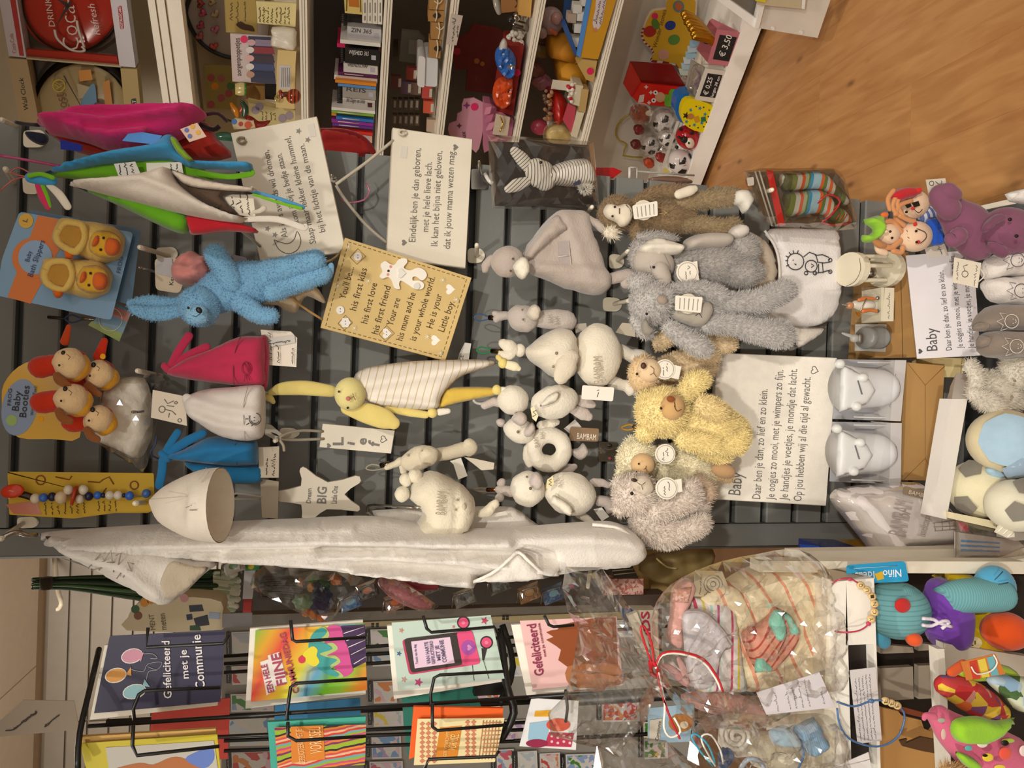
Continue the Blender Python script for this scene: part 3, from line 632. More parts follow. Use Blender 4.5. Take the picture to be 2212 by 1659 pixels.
# small card on split ring below the slipper card
Yq = 1.46
t = T('clip_card', 'small picture card on a blue clip behind the slipper pack', 'card', 240,690, Yq)
t.a('card', slab([(202,692),(244,652),(284,674),(258,738),(190,702)], Yq, .001),m('7aa0b8', 'gloss'),smooth=0);t.a('printed_meadow', slab([(190,702),(198,694),(264,720),(258,738)],off(Yq, .0006),.0005),m('9aae4c', 'gloss'),smooth=0);t.a('printed_sunset', slab([(244,660),(282,676),(274,696),(236,678)],off(Yq, .0006),.0005),m('c98878', 'gloss'),smooth=0)
t.a('printed_ring', strokes([circ(239,690,25,20)],off(Yq, .0006),1),m('e8e4dc'))
t.a('clip_loop', wire([(175,688,1.47),(155,680,1.48),(140,688,1.49),(155,697,1.48),(178,690,1.47)],.0014,6),m('33507a', 'gloss'));t.a('clip', wire([(104,685,1.5),(140,688,1.49)],.003,6), BLK);t.a('clip_clasp', wire([(176,688,1.47),(204,690, Yq)],.003,6), CH)
# baby booties on a yellow card
Yb = P3(P(10,880,1.41), P(180,930,1.41), P(180,780,1.42))
t = T('bootie_pack', 'puppy faced baby booties on a yellow header card', 'baby booties', 10,880, Yb)
cb = t.a('card', slab(cat([(4,870),(8,830),(40,792),(90,776),(150,790),(170,860),(172,945),(110,948),(40,945),(8,910)],3, True), Yb, .0012),m('dba71a', 'gloss'),smooth=0)
t.a('title_oval', disc(42,880,38,off(Yb, .0006),.0005, ry=62, n=24, ang=12),m('8798b4', 'gloss'), cb,smooth=0)
t.a('printed_frog', disc(25,908,12,off(Yb, .0012),.0005),m('9fb96a'), cb,smooth=0)
t.a('lettering', txt([('FROG', (24,876),(26,840),8),('Baby', (40,888),(46,846),15),('Booties', (56,902),(64,834),15),('With Rattle Toes!', (72,898),(80,834),7)],off(Yb, .0016)), DK, cb,smooth=0)
SK = m('e2c090', 'terry');RD = m('c53218', 'terry');OY = m('e0a01c', 'terry');EAR = m('8a5228', 'terry')
for (x, y, s, d) in ((150,785,1,.03),(214,808,.9,0),(154,862,1,.035),(212,905,.9,.01)):
    b = t.a('bootie', blob([(x-62*s, y+8,24*s),(x-30*s, y+4,24*s),(x+4*s, y, 34*s)],off(Yb, .03+d),.8), RD)
    t.a('head', ell(x, y, 36*s, 34*s,off(Yb, .045+d)), SK, b);t.a('face_edge', ell(x+18*s, y+10*s, 27*s, 32*s,off(Yb, .036+d),40), OY, b)
    t.a('nose', ell(x-13*s, y-22*s, 5,6,off(Yb, .062+d)), BLK, b)
    for ex, ey in ((-22,4),): t.a('eye', ell(x+ex*s, y+ey*s, 2.6,2.6,off(Yb, .072+d)), BLK, b)
    t.a('mouth', strokes([[(x-6*s, y-20*s),(x+2*s, y-14*s),(x-2*s, y-8*s)]],off(Yb, .071+d),.8),m('5a4030'), b)
    t.a('ear', blob([(x-28*s, y+26*s, 8),(x-18*s, y+40*s, 10),(x-2*s, y+48*s, 7)],off(Yb, .06+d),.5), EAR, b)
for a_, b_, h in (((148,706,5),(140,738,9), 'c2461a'),((226,738,8),(214,770,12), 'c8321a')): t.a('ear', blob([a_, b_],off(Yb, .04),.4), m(h, 'terry'))
for x, y in ((97,782),(88,905),(100,862),(222,770)): t.a('spot', disc(x, y, 6,off(Yb, .062),.0015), OY,smooth=0)
# clear bag of cotton wool below
Yw = 1.44
t = T('cotton_bag', 'clear bag of white fluffy filling under the puppy booties', 'bag', 270,920, Yw)
t.a('filling', puff([(230,836),(300,812),(326,850),(330,930),(322,960),(300,990),(250,970),(205,945),(218,890)], Yw, 30,.035, crumple=.015, cs=.02, step=10),m('ece2d2', 'fur'))
t.a('bag_film', puff([(230,812),(346,810),(350,850),(318,1006),(290,1006),(200,950),(190,935),(215,880)],off(Yw, .006),30,.04, crumple=.008, cs=.03, step=13, sm=2), CELLO,smooth=0)
# teether bead chain on yellow card
Yt = 1.45
t = T('bead_chain_pack', 'wooden bead pram chain on a yellow leaflet card', 'toy chain', 20,1050, Yt)
cb = t.a('card', slab(rq([(16,1022),(18,1019),(332,1022),(334,1100),(320,1108),(250,1108),(160,1120),(20,1112)],3,2), Yt, .001),m('d3ac32', 'paper'),smooth=0)
t.a('printed_photo', slab([(12,1090),(80,1082),(90,1112),(30,1110)],off(Yt, .0005),.0004),m('c46a42', 'gloss'), cb,smooth=0)
t.a('lettering', strokes(sum([scrib((100+k*14,1112-k*.6),(99+k*14,1086),7, k) for k in range(7)],[])+sum([scrib((215+k*12,1104),(214+k*12,1082),6,20+k) for k in range(4)],[]),off(Yt, .0006),.8),m('4a3c18'), cb)
for l in (circ(88,1037,10,12),[(120,1030),(150,1036),(155,1028)],[(190,1040),(215,1042),(222,1036),(236,1030),(246,1046)], circ(290,1048,9,10),[(230,1054),(222,1066)]): t.a('printed_toy', strokes([l],off(Yt, .0006),1.4),m('8a4a22'), cb)
for x, y, r, h in ((76,1077,11, 'e3d5bd'),(94,1075,10, '3f6cc2'),(113,1073,10, '1d2340'),(132,1075,14, 'e0cba6'),(148,1058,11, 'e8dcc4'),(180,1058,11, 'ece2cf'),(172,1078,10, 'e8dcc8'),(192,1072,10, '1d2340'),(211,1070,9, '3b6fd0'),(223,1070,6, '1d2340'),(237,1070,10, 'e6dccb'),(255,1070,10, 'eadfcd'),(268,1070,5, '1d2340'),(280,1071,10, '3b6fd0'),(316,1066,10, '4a6fb0')):
    t.a('bead', ell(x, y, r, r,off(Yt, .014), sq=1, u=12, v=8), m(h, 'gloss'))
t.a('ring', loft([(164,1067,.016,(5,-21,0),(4,2,.016)),(170,1068,.016,(5,-21,0),(4,2,.016))], Yt, 16, True, 1),m('c23a24', 'gloss'))
t.a('clip_disc', ell(27,1061,26,15,off(Yt, .02),-10,.5),m('d03a1c', 'gloss'));t.a('clip_jaw', wire([(40,1066,off(Yt, .012)),(56,1070,off(Yt, .012)),(68,1074,off(Yt, .012))],.006,8),m('4a4038', 'metal', .4))
t.a('chain_cord', wire([(60,1076,off(Yt, .014)),(180,1070,off(Yt, .014)),(300,1072,off(Yt, .014)),(316,1066,off(Yt, .014))],.0015,5),m('7a6a4a'))
# ---------------------------------------------------------------- knotted baby hats in a row
def knot_hat(label, hexc, body, tip, tails, brim, Y, grp='knotted jersey baby hats', kind='fab'):
    t = T('knot_hat', label, 'hat', tip[0], tip[1], Y, grp);M_ = m(hexc, kind)
    t.a('crown', puff(body, Y, 26,.032, brim.get('folds', ()), step=7), M_)
    t.a('knot', blob([(tip[0]-6, tip[1]-6,8),(tip[0]+6, tip[1]+4,9)],off(Y, .008),.9), M_)
    for tl in tails: t.a('tail', blob(tl,off(Y, .008),.45), M_)
    if 'seam' in brim: t.a('brim_seam', strokes([brim['seam']],off(Y, brim.get('lift', .03)),.9, smooth=3), m(brim.get('sc', '6a2030')))
    return t, M_
t, M_ = knot_hat('deep pink knotted baby hat with a candy embroidery', 'bc3252', [(360,802),(400,775),(460,752),(515,728),(560,726),(574,732),(576,790),(574,832),(540,836),(480,830),(420,822),(370,812)],(362,797),[[(368,795,9),(385,760,9),(408,726,9)],[(372,792,8),(410,765,8),(446,750,9)]], {'seam': [(520,728),(508,760),(504,800),(506,832)], 'folds': [([(380,800),(460,785),(560,770)],.007,12),([(400,780),(500,745)],.006,10)], 'lift': .034}, 1.4)
t.a('brim', puff([(562,728),(578,730),(582,780),(578,834),(566,836),(564,780)],off(1.4,-.004),8,.014),m('b02e50', 'fab'))
t.a('embroidery', strokes([circ(532,795,10,12,14),[(528,784),(538,806)],[(534,782),(540,800)],[(532,781),(534,766)],[(528,781),(522,768)],[(530,809),(528,824)],[(534,809),(540,822)]],off(1.4,.036),.9),m('8a1838'))
a = t.a('swing_tag', slab([(563,712),(628,716),(642,730),(640,793),(575,788)],off(1.4,-.01),.001),m('e8ddcc', 'paper'),smooth=0)
t.a('barcode_sticker', slab([(574,732),(636,724),(638,740),(570,752)],off(1.4,-.006),.001),m('cfc9c0', 'gloss'), a,smooth=0)
t.a('lettering', strokes(scrib((588,778),(584,718),8,31)+scrib((604,784),(600,745),8,32)+scrib((632,786),(634,752),5,33)+scrib((626,735),(582,742),5,34),off(1.4,-.004),.8), DK, a)
t, M_ = knot_hat('white knotted baby hat with an embroidered child face', 'd8cfc6', [(402,858),(440,842),(500,836),(545,832),(570,836),(574,880),(572,930),(560,948),(520,952),(470,940),(430,915),(408,900),(398,880)],(408,872),[], {'seam': [(536,834),(526,880),(530,952)], 'sc': '9a9088', 'folds': [([(420,860),(480,880),(560,890)],.008,10),([(420,895),(480,915),(560,925)],.008,9)], 'lift': .036}, 1.38)
t.a('tail', blob([(404,860,10),(440,880,10),(470,890,8),(500,920,8)],off(1.38,.02),.5), M_)
t.a('embroidery', strokes([circ(551,905,13,16), circ(551,905,10,10, None, 20,160),[(548,902),(551,902)],[(548,908),(551,908)],[(538,898),(533,892),(540,890)],[(536,905),(530,905)],[(538,914),(532,918)],[(545,918),(542,924)]],off(1.38,.036),1),m('33302c'))
a = t.a('swing_tag', slab([(330,842),(400,856),(404,920),(326,902)],off(1.38,-.006),.001),m('ddd0bc', 'paper'),smooth=0)
t.a('printed_drawing', strokes([circ(350,884,7,10),[(355,884),(372,888),(380,896)],[(360,876),(376,878)], circ(388,908,4,8),[(355,862),(362,872),(375,866)], circ(380,870,3,8),[(366,892),(364,902)]],off(1.38,-.0056),.8),m('6a6052'), a)
t, M_ = knot_hat('bright blue knotted baby hat under the white ones', '2a78ac', [(354,988),(400,968),(450,944),(500,945),(545,950),(556,955),(558,1000),(550,1004),(500,1006),(450,1002),(400,996)],(356,986),[[(360,975,9),(372,952,8),(384,934,8)],[(366,978,9),(400,955,10),(438,936,9)],[(352,994,9),(350,1020,9),(344,1048,9)]], {'seam': [(506,946),(508,980),(512,1004)], 'sc': '1f5a86', 'folds': [([(370,985),(450,970),(540,960)],.006,9),([(370,990),(460,995),(540,990)],.006,8)], 'lift': .032}, 1.42)
t.a('second_layer', puff([(400,998),(480,1002),(556,1004),(568,1010),(566,1040),(530,1046),(470,1040),(420,1020)],off(1.42,-.02),14,.014),m('2878a8', 'fab'))
t.a('hanging_cord', wire([(338,940,1.4),(336,960,1.4),(325,980,1.4),(350,990,1.42),(370,955,1.42)],.0014,5),m('2a3560'))
a = t.a('price_tag', slab([(558,966),(603,964),(602,1032),(560,1032)],off(1.42,-.01),.001),m('dfd2bb', 'paper'),smooth=0);t.a('lettering', strokes(scrib((592,1028),(596,980),7,41)+scrib((576,1026),(578,990),5,42),off(1.42,-.0094),.8), DK, a)
a = t.a('second_tag', slab([(562,1034),(602,1040),(600,1120),(566,1118)],off(1.42,-.03),.001),m('c9bda8', 'paper'),smooth=0)
t = T('price_ticket', 'striped price ticket beside the Lief tag cord', 'tag', 590,935,1.47);t.a('ticket', slab([(574,915),(586,918),(612,940),(596,952),(572,938)],1.47,.001),m('cfc6b6', 'paper'),smooth=0);t.a('barcode', strokes([[(586+3*i, 934+i),(594+3*i, 940+i)] for i in range(4)],1.4694,.8), DK)
t = T('clip', 'metal clip on blue cord between the pink and white hats', 'clip', 560,842,1.39);t.a('cord', wire([(536,838,1.39),(548,841,1.39),(575,845,1.39)],.0016,5),m('2c4a8a', 'gloss'));t.a('clasp', wire([(544,836,1.388),(560,842,1.388),(576,850,1.388)],.0035,6), CH)
# white open hat with hand-written print, seen into its opening
Yh = 1.3
t = T('printed_hat', 'white baby hat with handwriting, open end showing', 'hat', 320,1085, Yh)
WF = m('ded3c2', 'fab')
t.a('crown', loft([(322,1084,0,(0,4,0),(1,0,.004)),(350,1086,.012,(-6,36,0),(8,0,.025)),(400,1085,.02,(-8,62,0),(14,0,.05)),(440,1084,.025,(-4,74,0),(-6,0,.068)),(484,1084,.03,(3,79,.0),(-15,-2,.07))], Yh, 28, False, 4), WF)
t.a('inside', loft([(484,1084,.03,(3,77,0),(-14.5,-2,.068)),(446,1084,.02,(-4,70,0),(-6,0,.062)),(400,1085,.01,(-6,40,0),(8,0,.036))], Yh, 28, False, 3),m('efe4d0', 'fab'))
YHt = P3(P(446,1152, Yh-.062), P(412,1090, Yh-.104), P(440,1096, Yh-.108));t.a('lettering', txt([("It's a Boy !", (446,1150),(414,1090),14)], YHt, shear=.05),m('8d8377'),smooth=0)
t.a('fold_line', strokes([[(325,1078),(400,1072),(424,1070)],[(430,1035),(446,1010)],[(434,1042),(452,1018)]],off(Yh, .078),.8),m('b8ab98'))
t.a('ribbon_clip', wire([(496,1078,1.36),(502,1074,1.36),(512,1070,1.37)],.002,6),m('4a4640', 'metal'))
# pink tissue bundle on its header card
Yq = 1.42
t = T('pink_bundle', 'pink knitted bundle on a cream header card', 'pack', 380,590, Yq)
cb = t.a('header_card', slab(rq([(334,558),(382,556),(400,600),(388,634),(336,626)],10), Yq, .001),m('d6c6ab', 'paper'),smooth=0);t.a('lettering', txt([('Ker', (374,616),(376,596),9)], Yq), DK, cb,smooth=0)
t.a('window_film', slab(rq([(338,560),(372,556),(376,600),(336,590)],6),off(Yq, .002),.0006),m('a9a4a4', 'gloss'), cb,smooth=0)
t.a('knit', puff([(372,590),(384,558),(414,542),(432,552),(450,556),(462,590),(456,612),(420,618),(390,614),(376,604)],off(Yq, .006),22,.04,[([(378,580),(420,590),(450,570)],.012,7),([(380,600),(420,604),(452,590)],.012,6)], crumple=.01, cs=.015, step=6),m('d58b84', 'fab'))
a = t.a('inner_card', slab(rq([(480,545),(532,556),(540,590),(494,592)],4),off(Yq, -.006),.001),m('a79fa8', 'paper'),smooth=0);t.a('lettering', txt([('Kidsun Jr.', (498,588),(504,552),8)],off(Yq, -.006)), DK, a,smooth=0)
# beige cloth tuft and its cord behind the blue rabbit's legs
t = T('beige_cloth', 'cream cloth corner hanging behind the blue rabbit', 'cloth', 620,625,1.44)
t.a('cloth', puff([(560,655),(600,640),(640,622),(680,618),(702,648),(698,655),(664,640),(648,660),(640,676),(616,672),(600,660)],1.44,12,.02, crumple=.008, cs=.02, step=5),m('cdb796', 'fab'))
hook_white('white peg poking out under the legs of the blue rabbit', None, (640,640),(613,626),1.4)
# ================================================================ cloth and soft toys on the panel
FS = [0]
def furry(t, name, geo, mat, dens=20, ln=.0062, wd=.0015, par=None, droop=.35, label=None):
    o = t.a(name, geo, mat, par, label=label);FS[0] += 1
    if par is None: t.a('pile', fur(geo, dens, ln, wd, droop, FS[0]), mat, o,smooth=0, stuff=1)
    else: t.a('pile', fur(geo, dens, ln, wd, droop, FS[0]), mat, None,smooth=0, stuff=1)
    return o
def eye(t, x, y, Y, r=3, par=None, h='17130f'): t.a('eye', ell(x, y, r, r, Y, sq=.8, u=10, v=6), m(h, 'gloss', .15), par)
def ring_tag(t, x, y, Y, r=22, sq=None, seed=0, mouth=True):
    "white swing tag: card with a round card in front, a scrawled drawing on it"
    if sq: t.a('tag_card', slab(sq,off(Y, -.002),.001),m('e9e2d2', 'paper'),smooth=0)
    o = t.a('swing_tag', disc(x, y, r, Y, .001, n=20),m('e8e0d0', 'paper'),smooth=0)
    t.a('printed_ring', strokes([circ(x, y, r*.86,18)],off(Y, .0003),.6),m('a89f8c'), o)
    t.a('lettering', strokes(scrib((x-2, y+r*.6),(x-4, y-r*.2), r*.3, seed)+scrib((x+6, y+r*.2),(x+5, y-r*.6), r*.35, seed+1),off(Y, .0004),.7), DK, o)
def text_tag(t, q, Y, n=5, seed=0):
    o = t.a('text_tag', slab(rq(q, 3,2), Y, .001),m('e6dfd0', 'paper'),smooth=0)
    a, b, c, d = [Vector(p) for p in q];L = []
    for i in range(n):
        u = (i+1)/(n+1);p = a.lerp(b, u);s = d.lerp(c, u);L.append([tuple(s.lerp(p, .12)), tuple(s.lerp(p, .85))])
    t.a('printed_lines', strokes(L,off(Y, .0004),.8),m('8f8776'), o, stuff=1)
# hooded bath cape
Yc = 1.36;TW = m('dcd5cb', 'terry')
t = T('hooded_cape', 'long white hooded bath cape down the left edge of the panel', 'bath cape', 76,1154, Yc)
t.a('back_layer', puff([(790,1108),(880,1098),(1000,1094),(1090,1094),(1118,1100),(1145,1122),(1164,1142),(1060,1156),(900,1140)],off(Yc, -.05),16,.016, step=12), TW)
t.a('cape', puff([(78,1153),(150,1144),(354,1131),(540,1124),(650,1119),(790,1114),(900,1128),(1000,1140),(1100,1138),(1200,1131),(1290,1125),(1330,1128),(1362,1142),(1384,1166),(1391,1192),(1372,1216),(1330,1227),(1270,1229),(1210,1238),(1140,1250),(1060,1246),(1032,1243),(1018,1266),(940,1262),(870,1252),(790,1239),(640,1224),(480,1213),(380,1200),(280,1188),(180,1172),(110,1160)], Yc, 34,.05,[([(90,1157),(400,1160),(700,1152),(930,1160),(1080,1158)],.034,12),([(130,1160),(400,1184),(700,1204),(1000,1236)],.03,8),([(300,1138),(560,1134),(760,1130)],.02,7),([(1100,1150),(1250,1150),(1360,1165)],.016,16),([(500,1182),(800,1184),(1000,1196),(1180,1222)],.026,8),([(700,1172),(860,1170),(1060,1184),(1180,1190)],-.02,9),([(760,1216),(900,1228),(1010,1250)],.02,7)], step=8), TW)
t.a('piping', wire([(1280,1134,off(Yc, .03)),(1326,1138,off(Yc, .036)),(1356,1152,off(Yc, .038)),(1374,1172,off(Yc, .038)),(1378,1192,off(Yc, .036)),(1362,1208,off(Yc, .036)),(1320,1219,off(Yc, .034))],.0035,6),m('e8e1d6', 'terry'))
t.a('front_hem', puff([(1010,1262),(1060,1238),(1094,1210),(1112,1190),(1124,1190),(1146,1212),(1176,1240),(1210,1240),(1140,1254),(1050,1256)],off(Yc, .05),14,.026, step=7, sm=1), TW)
t.a('piping', wire([(1016,1260,off(Yc, .056)),(1060,1240,off(Yc, .07)),(1096,1212,off(Yc, .078)),(1114,1194,off(Yc, .072)),(1124,1194,off(Yc, .072)),(1146,1214,off(Yc, .078)),(1176,1239,off(Yc, .066)),(1206,1241,off(Yc, .054))],.003,6),m('e8e1d6', 'terry'))
t.a('hem_layer', puff([(640,1226),(800,1228),(960,1234),(1018,1240),(1030,1250),(1016,1268),(930,1262),(800,1244),(700,1232)],off(Yc, .012),8,.016, step=8),m('e2dacd', 'terry'))
t.a('hood', puff([(96,1158),(170,1166),(300,1180),(420,1202),(472,1214),(440,1240),(404,1276),(372,1300),(352,1304),(330,1297),(280,1268),(210,1230),(140,1190)],off(Yc, .05),30,.035,[([(150,1180),(280,1215),(350,1270)],.012,14)], step=9), TW)
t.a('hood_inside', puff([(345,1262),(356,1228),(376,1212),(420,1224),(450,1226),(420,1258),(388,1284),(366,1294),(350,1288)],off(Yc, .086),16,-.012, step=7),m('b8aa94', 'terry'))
t.a('lettering', strokes([[(190,1228),(218,1196),(226,1212),(206,1216),(222,1226),(196,1232)],[(214,1232),(240,1188),(246,1236)],[(224,1216),(248,1214)],[(250,1200),(262,1194),(256,1220)],[(252,1250),(262,1236),(266,1248),(274,1230),(284,1234),(276,1214),(290,1218)]],off(Yc, .094),1.4),m('8f8779'))
t.a('hanging_clip', wire([(78,1155, Yc),(60,1156,1.33),(34,1150,1.32),(4,1162,1.31)],.004,6), CH)
# blue rabbit
Yr = 1.38;BR = m('7db0d2', 'terry')
t = T('plush_rabbit', 'sky blue terry rabbit hanging sideways by its arm', 'soft toy', 470,610, Yr)
def terry(name, g, mat=BR, **k): return furry(t, name, g, mat, 16,.0035,.0014, droop=.1, **k)
terry('ear', blob([(282,656,9),(320,656,18),(370,658,16),(395,655,14)], Yr, .5));terry('ear', blob([(286,668,10),(330,678,16),(372,674,14),(398,668,12)],off(Yr, .012),.5))
terry('body', blob([(455,640,40),(500,620,50),(560,608,44),(600,602,36)], Yr, .75));h = terry('head', ell(430,662,46,42,off(Yr, .02),20))
terry('muzzle', ell(425,680,26,22,off(Yr, .048), sq=.5),m('8bbad8', 'terry'));terry('cheek_tuft', blob([(410,688,8),(422,697,8),(440,694,6)],off(Yr, .04),.7))
terry('arm', blob([(500,610,26),(480,575,24),(465,550,23)],off(Yr, .02),.8));terry('arm', blob([(520,650,24),(555,678,20),(585,683,17)],off(Yr, .015),.8))
terry('leg', blob([(580,592,30),(630,578,26),(680,563,24)],off(Yr, .015),.85));terry('leg', blob([(590,625,26),(640,608,24),(695,592,21)],off(Yr, .01),.85))
t.a('nose', ell(430,670,8,6,off(Yr, .072),40), BLK);eye(t, 407,665,off(Yr, .062),3);t.a('mouth', strokes([[(434,677),(424,684),(416,682)]],off(Yr, .07),.8), DK)
t.a('toe_patch', ell(714,580,8,14,off(Yr, .008), sq=.6), BR)
# yellow comforter rabbit
Yy = 1.42;YE_ = m('dcc878', 'fab')
ST = ramp_mat('striped_jersey', (800,800),(815,804), Yy, [('e9e0d2', 6),('cbb894', 1)], 'fab')
t = T('comforter_rabbit', 'pale yellow rabbit comforter with striped cloth body', 'soft toy', 600,850, Yy)
t.a('ear', blob([(715,845,13),(660,838,16),(610,840,14),(585,848,7)], Yy, .5), YE_);t.a('ear_knot', blob([(568,858,5),(582,860,8),(590,868,5)], Yy, .8), YE_)
t.a('ear', blob([(750,882,14),(790,892,22),(830,905,22),(850,914,14)],off(Yy, .02),.4), YE_)
t.a('cloth_body', puff([(764,816),(785,796),(840,786),(894,780),(980,777),(1046,777),(1074,784),(1040,798),(996,813),(968,838),(953,858),(945,883),(900,886),(831,880),(793,868),(770,850)], Yy, 24,.026,[([(790,830),(900,815),(1050,788)],.012,14),([(800,862),(880,866),(944,876)],.01,8)], step=8), ST)
t.a('lining', puff([(946,882),(956,850),(970,838),(1020,835),(1068,838),(1074,852),(1030,862),(983,872)],off(Yy, -.004),12,.012),m('d3b24c', 'fab'))
h = t.a('head', ell(756,851,34,36,off(Yy, .03)),m('ddd08c', 'fab'))
eye(t, 732,846,off(Yy, .055),2.6, h);eye(t, 751,881,off(Yy, .046),2.6, h);t.a('nose', ell(752,861,5,5,off(Yy, .062)),m('c4716c', 'fab'), h);t.a('mouth', strokes([[(756,860),(764,857),(762,850)],[(764,857),(768,864)]],off(Yy, .061),.8),m('6a4a30'), h)
t.a('arm', blob([(838,882,8),(880,890,9),(920,896,8)],off(Yy, .006),.6), YE_);t.a('knot', ell(934,892,11,11,off(Yy, .01)), YE_);t.a('paw', blob([(950,890,8),(968,888,6)],off(Yy, .008),.7),m('e6ddcc', 'fab'))
t.a('knot', ell(1086,785,10,11,off(Yy, .006)), YE_);t.a('paw', blob([(1096,788,9),(1112,792,10),(1120,796,6)],off(Yy, .006),.7),m('e8dcb8', 'fab'));t.a('paw', blob([(1082,778,5),(1076,772,6)],off(Yy, .006),.7), YE_)
t.a('knot', ell(1073,842,10,11,off(Yy, .006)), YE_);t.a('paw', blob([(1084,843,8),(1106,848,10)],off(Yy, .004),.7),m('e6ddcc', 'fab'))
# grey duck comforter
Yd = 1.43;GD = m('b3a59a', 'terry')
t = T('comforter_duck', 'grey duck comforter with white bill and patch pocket', 'soft toy', 1050,575, Yd)
t.a('topknot', blob([(1062,562,11),(1050,572,10),(1048,582,8)],off(Yd, .01),.9), GD)
h = t.a('head', ell(1096,565,36,34,off(Yd, .03),-20), GD)
t.a('cloth_body', puff([(1124,562),(1132,540),(1160,500),(1196,460),(1214,453),(1256,454),(1272,464),(1278,486),(1284,512),(1296,540),(1308,580),(1320,604),(1318,622),(1302,636),(1270,637),(1220,622),(1170,602),(1140,590)], Yd, 30,.03,[([(1140,582),(1230,588),(1310,596)],.012,10),([(1150,592),(1240,610),(1300,616)],.01,9),([(1210,470),(1230,520),(1260,600)],.006,14)], step=9), GD)
t.a('sleeve', puff([(1130,556),(1160,508),(1200,466),(1214,480),(1228,496),(1204,512),(1170,540),(1146,562)],off(Yd, .026),14,.02,[([(1160,520),(1190,500)],.006,8)], step=7), GD)
t.a('pocket', slab([(1206,524),(1228,520),(1234,574),(1210,578)],off(Yd, .0335),.002),m('a89c98', 'fab'),smooth=0);t.a('pocket_seam', strokes([[(1206,554),(1232,552)],[(1228,520),(1234,578)]],off(Yd, .035),.9),m('d2c8bc'))
t.a('hand', blob([(1270,474,10),(1284,480,9),(1302,490,14),(1316,498,12)],off(Yd, .012),.8), GD);t.a('hand', blob([(1322,602,12),(1340,598,13),(1362,594,14),(1352,612,12)],off(Yd, .012),.8), GD)
t.a('bill', puff([(1108,574),(1118,560),(1132,556),(1142,566),(1143,584),(1136,600),(1124,602),(1114,588)],off(Yd, .058),12,.014, step=5),m('e4dcc8', 'terry'))
eye(t, 1108,559,off(Yd, .058),2.6, None, '5a5048');eye(t, 1103,585,off(Yd, .054),2.6, None, '5a5048')
# little grey duck rattle
t = T('duck_rattle', 'small grey duck rattle on a blue clip', 'soft toy', 1050,685,1.44);Yd = 1.44
GD2 = m('b5aaa0', 'terry')
t.a('tuft', blob([(1072,690,7),(1080,684,10),(1096,682,9),(1104,686,8)], Yd, .9), GD2);t.a('tuft', blob([(1070,678,6),(1078,680,6)], Yd, .9), GD2)
t.a('head', ell(1130,688,34,29,off(Yd, .015),20), GD2);t.a('bill', puff([(1138,676),(1150,658),(1162,660),(1168,672),(1162,690),(1148,690)],off(Yd, .04),10,.012, step=5),m('cdc2ae', 'terry'))
t.a('body', blob([(1165,690,18),(1195,690,22),(1222,695,24)],off(Yd, .008),.85), GD2);eye(t, 1130,690,off(Yd, .045),2.6, None, '7a6e62');eye(t, 1128,669,off(Yd, .036),2, None, '7a6e62')
t.a('lettering', txt([('BAM', (1194,698),(1193,680),10),('BAM', (1208,702),(1207,684),10)],off(Yd, .034)),m('8c8074'),smooth=0)
t.a('clip_loop', wire([(1058,686,1.45),(1036,678,1.47),(1024,686,1.48),(1036,693,1.47),(1060,688,1.45)],.0014,5),m('3c5a80', 'gloss'));t.a('clip', wire([(1056,686,1.45),(1076,687, Yd)],.005,6),m('6a5440', 'metal'))
# big white elephant rattle
Ye = 1.42;WE = m('dbd1bc', 'terry')
t = T('elephant_toy', 'cream plush elephant with lettering on its round belly', 'soft toy', 1090,755, Ye)
t.a('topknot', blob([(1088,742,11),(1100,750,15),(1110,756,12)], Yy, .9), WE);t.a('topknot', blob([(1084,766,9),(1098,768,11),(1108,762,9)], Yy, .9), WE);t.a('topknot_base', ell(1124,757,12,14, Ye), WE)
h = t.a('head', puff([(1133,756),(1148,742),(1180,718),(1212,709),(1236,718),(1245,742),(1246,790),(1238,812),(1214,818),(1185,810),(1160,790),(1140,774)], Ye, 46,.055, step=9), WE)
t.a('trunk', blob([(1212,812,18),(1222,790,24),(1232,772,18)],off(Ye, .05),.6),m('d4c8b2', 'terry'), h);eye(t, 1202,763,off(Ye, .056),3.4, h, '8a7a62');eye(t, 1195,792,off(Ye, .05),3, h, '8a7a62')
b = t.a('belly', ell(1291,767,50,68,off(Ye, .01), sq=.9), WE)
t.a('lettering', txt([('BAMBAM', (1302,828),(1300,770),20)],off(Ye, .056)),m('a3967e'), b,smooth=0)
t.a('leg', blob([(1340,756,14),(1362,768,14),(1384,776,20),(1394,784,14)],off(Ye, -.005),.85),m('d4cbbb', 'terry'));t.a('leg', blob([(1325,826,14),(1348,832,13),(1364,838,19),(1372,842,14)],off(Ye, -.005),.85),m('d4cbbb', 'terry'))
o = t.a('price_tag', slab(rq([(1258,832),(1327,837),(1324,867),(1256,862)],4),off(Ye, .03),.001),m('e7dfd2', 'paper'),smooth=0);t.a('lettering', strokes(scrib((1290,858),(1294,842),6,50),off(Ye, .0304),.7), DK, o)
t.a('care_label', slab([(1241,700),(1266,698),(1268,710),(1244,720)],off(Ye, -.02),.001),m('b5aa9c', 'fab'),smooth=0);t.a('clip_loop', wire([(1066,757,1.45),(1040,750,1.47),(1030,757,1.48),(1042,764,1.47),(1066,759,1.45)],.0016,5),m('2f8a50', 'gloss'));t.a('clip', wire([(1062,758,1.45),(1088,760,1.43)],.005,6),m('8a7a50', 'metal'))
t.a('brand_label', slab([(1330,718),(1344,697),(1372,700),(1372,728),(1352,724)],off(Ye, -.03),.001),m('c9bca6', 'paper'),smooth=0)
t = T('wash_ticket', 'white CE wash ticket under the mustard sign', 'tag', 1000,760,1.5);t.a('ticket', slab([(1004,740),(1018,742),(1012,780),(988,780),(992,764)],1.5,.0008),m('dcd6ca', 'fab'),smooth=0);t.a('lettering', txt([('CE', (1000,779),(1001,768),8)],1.5), DK,smooth=0)
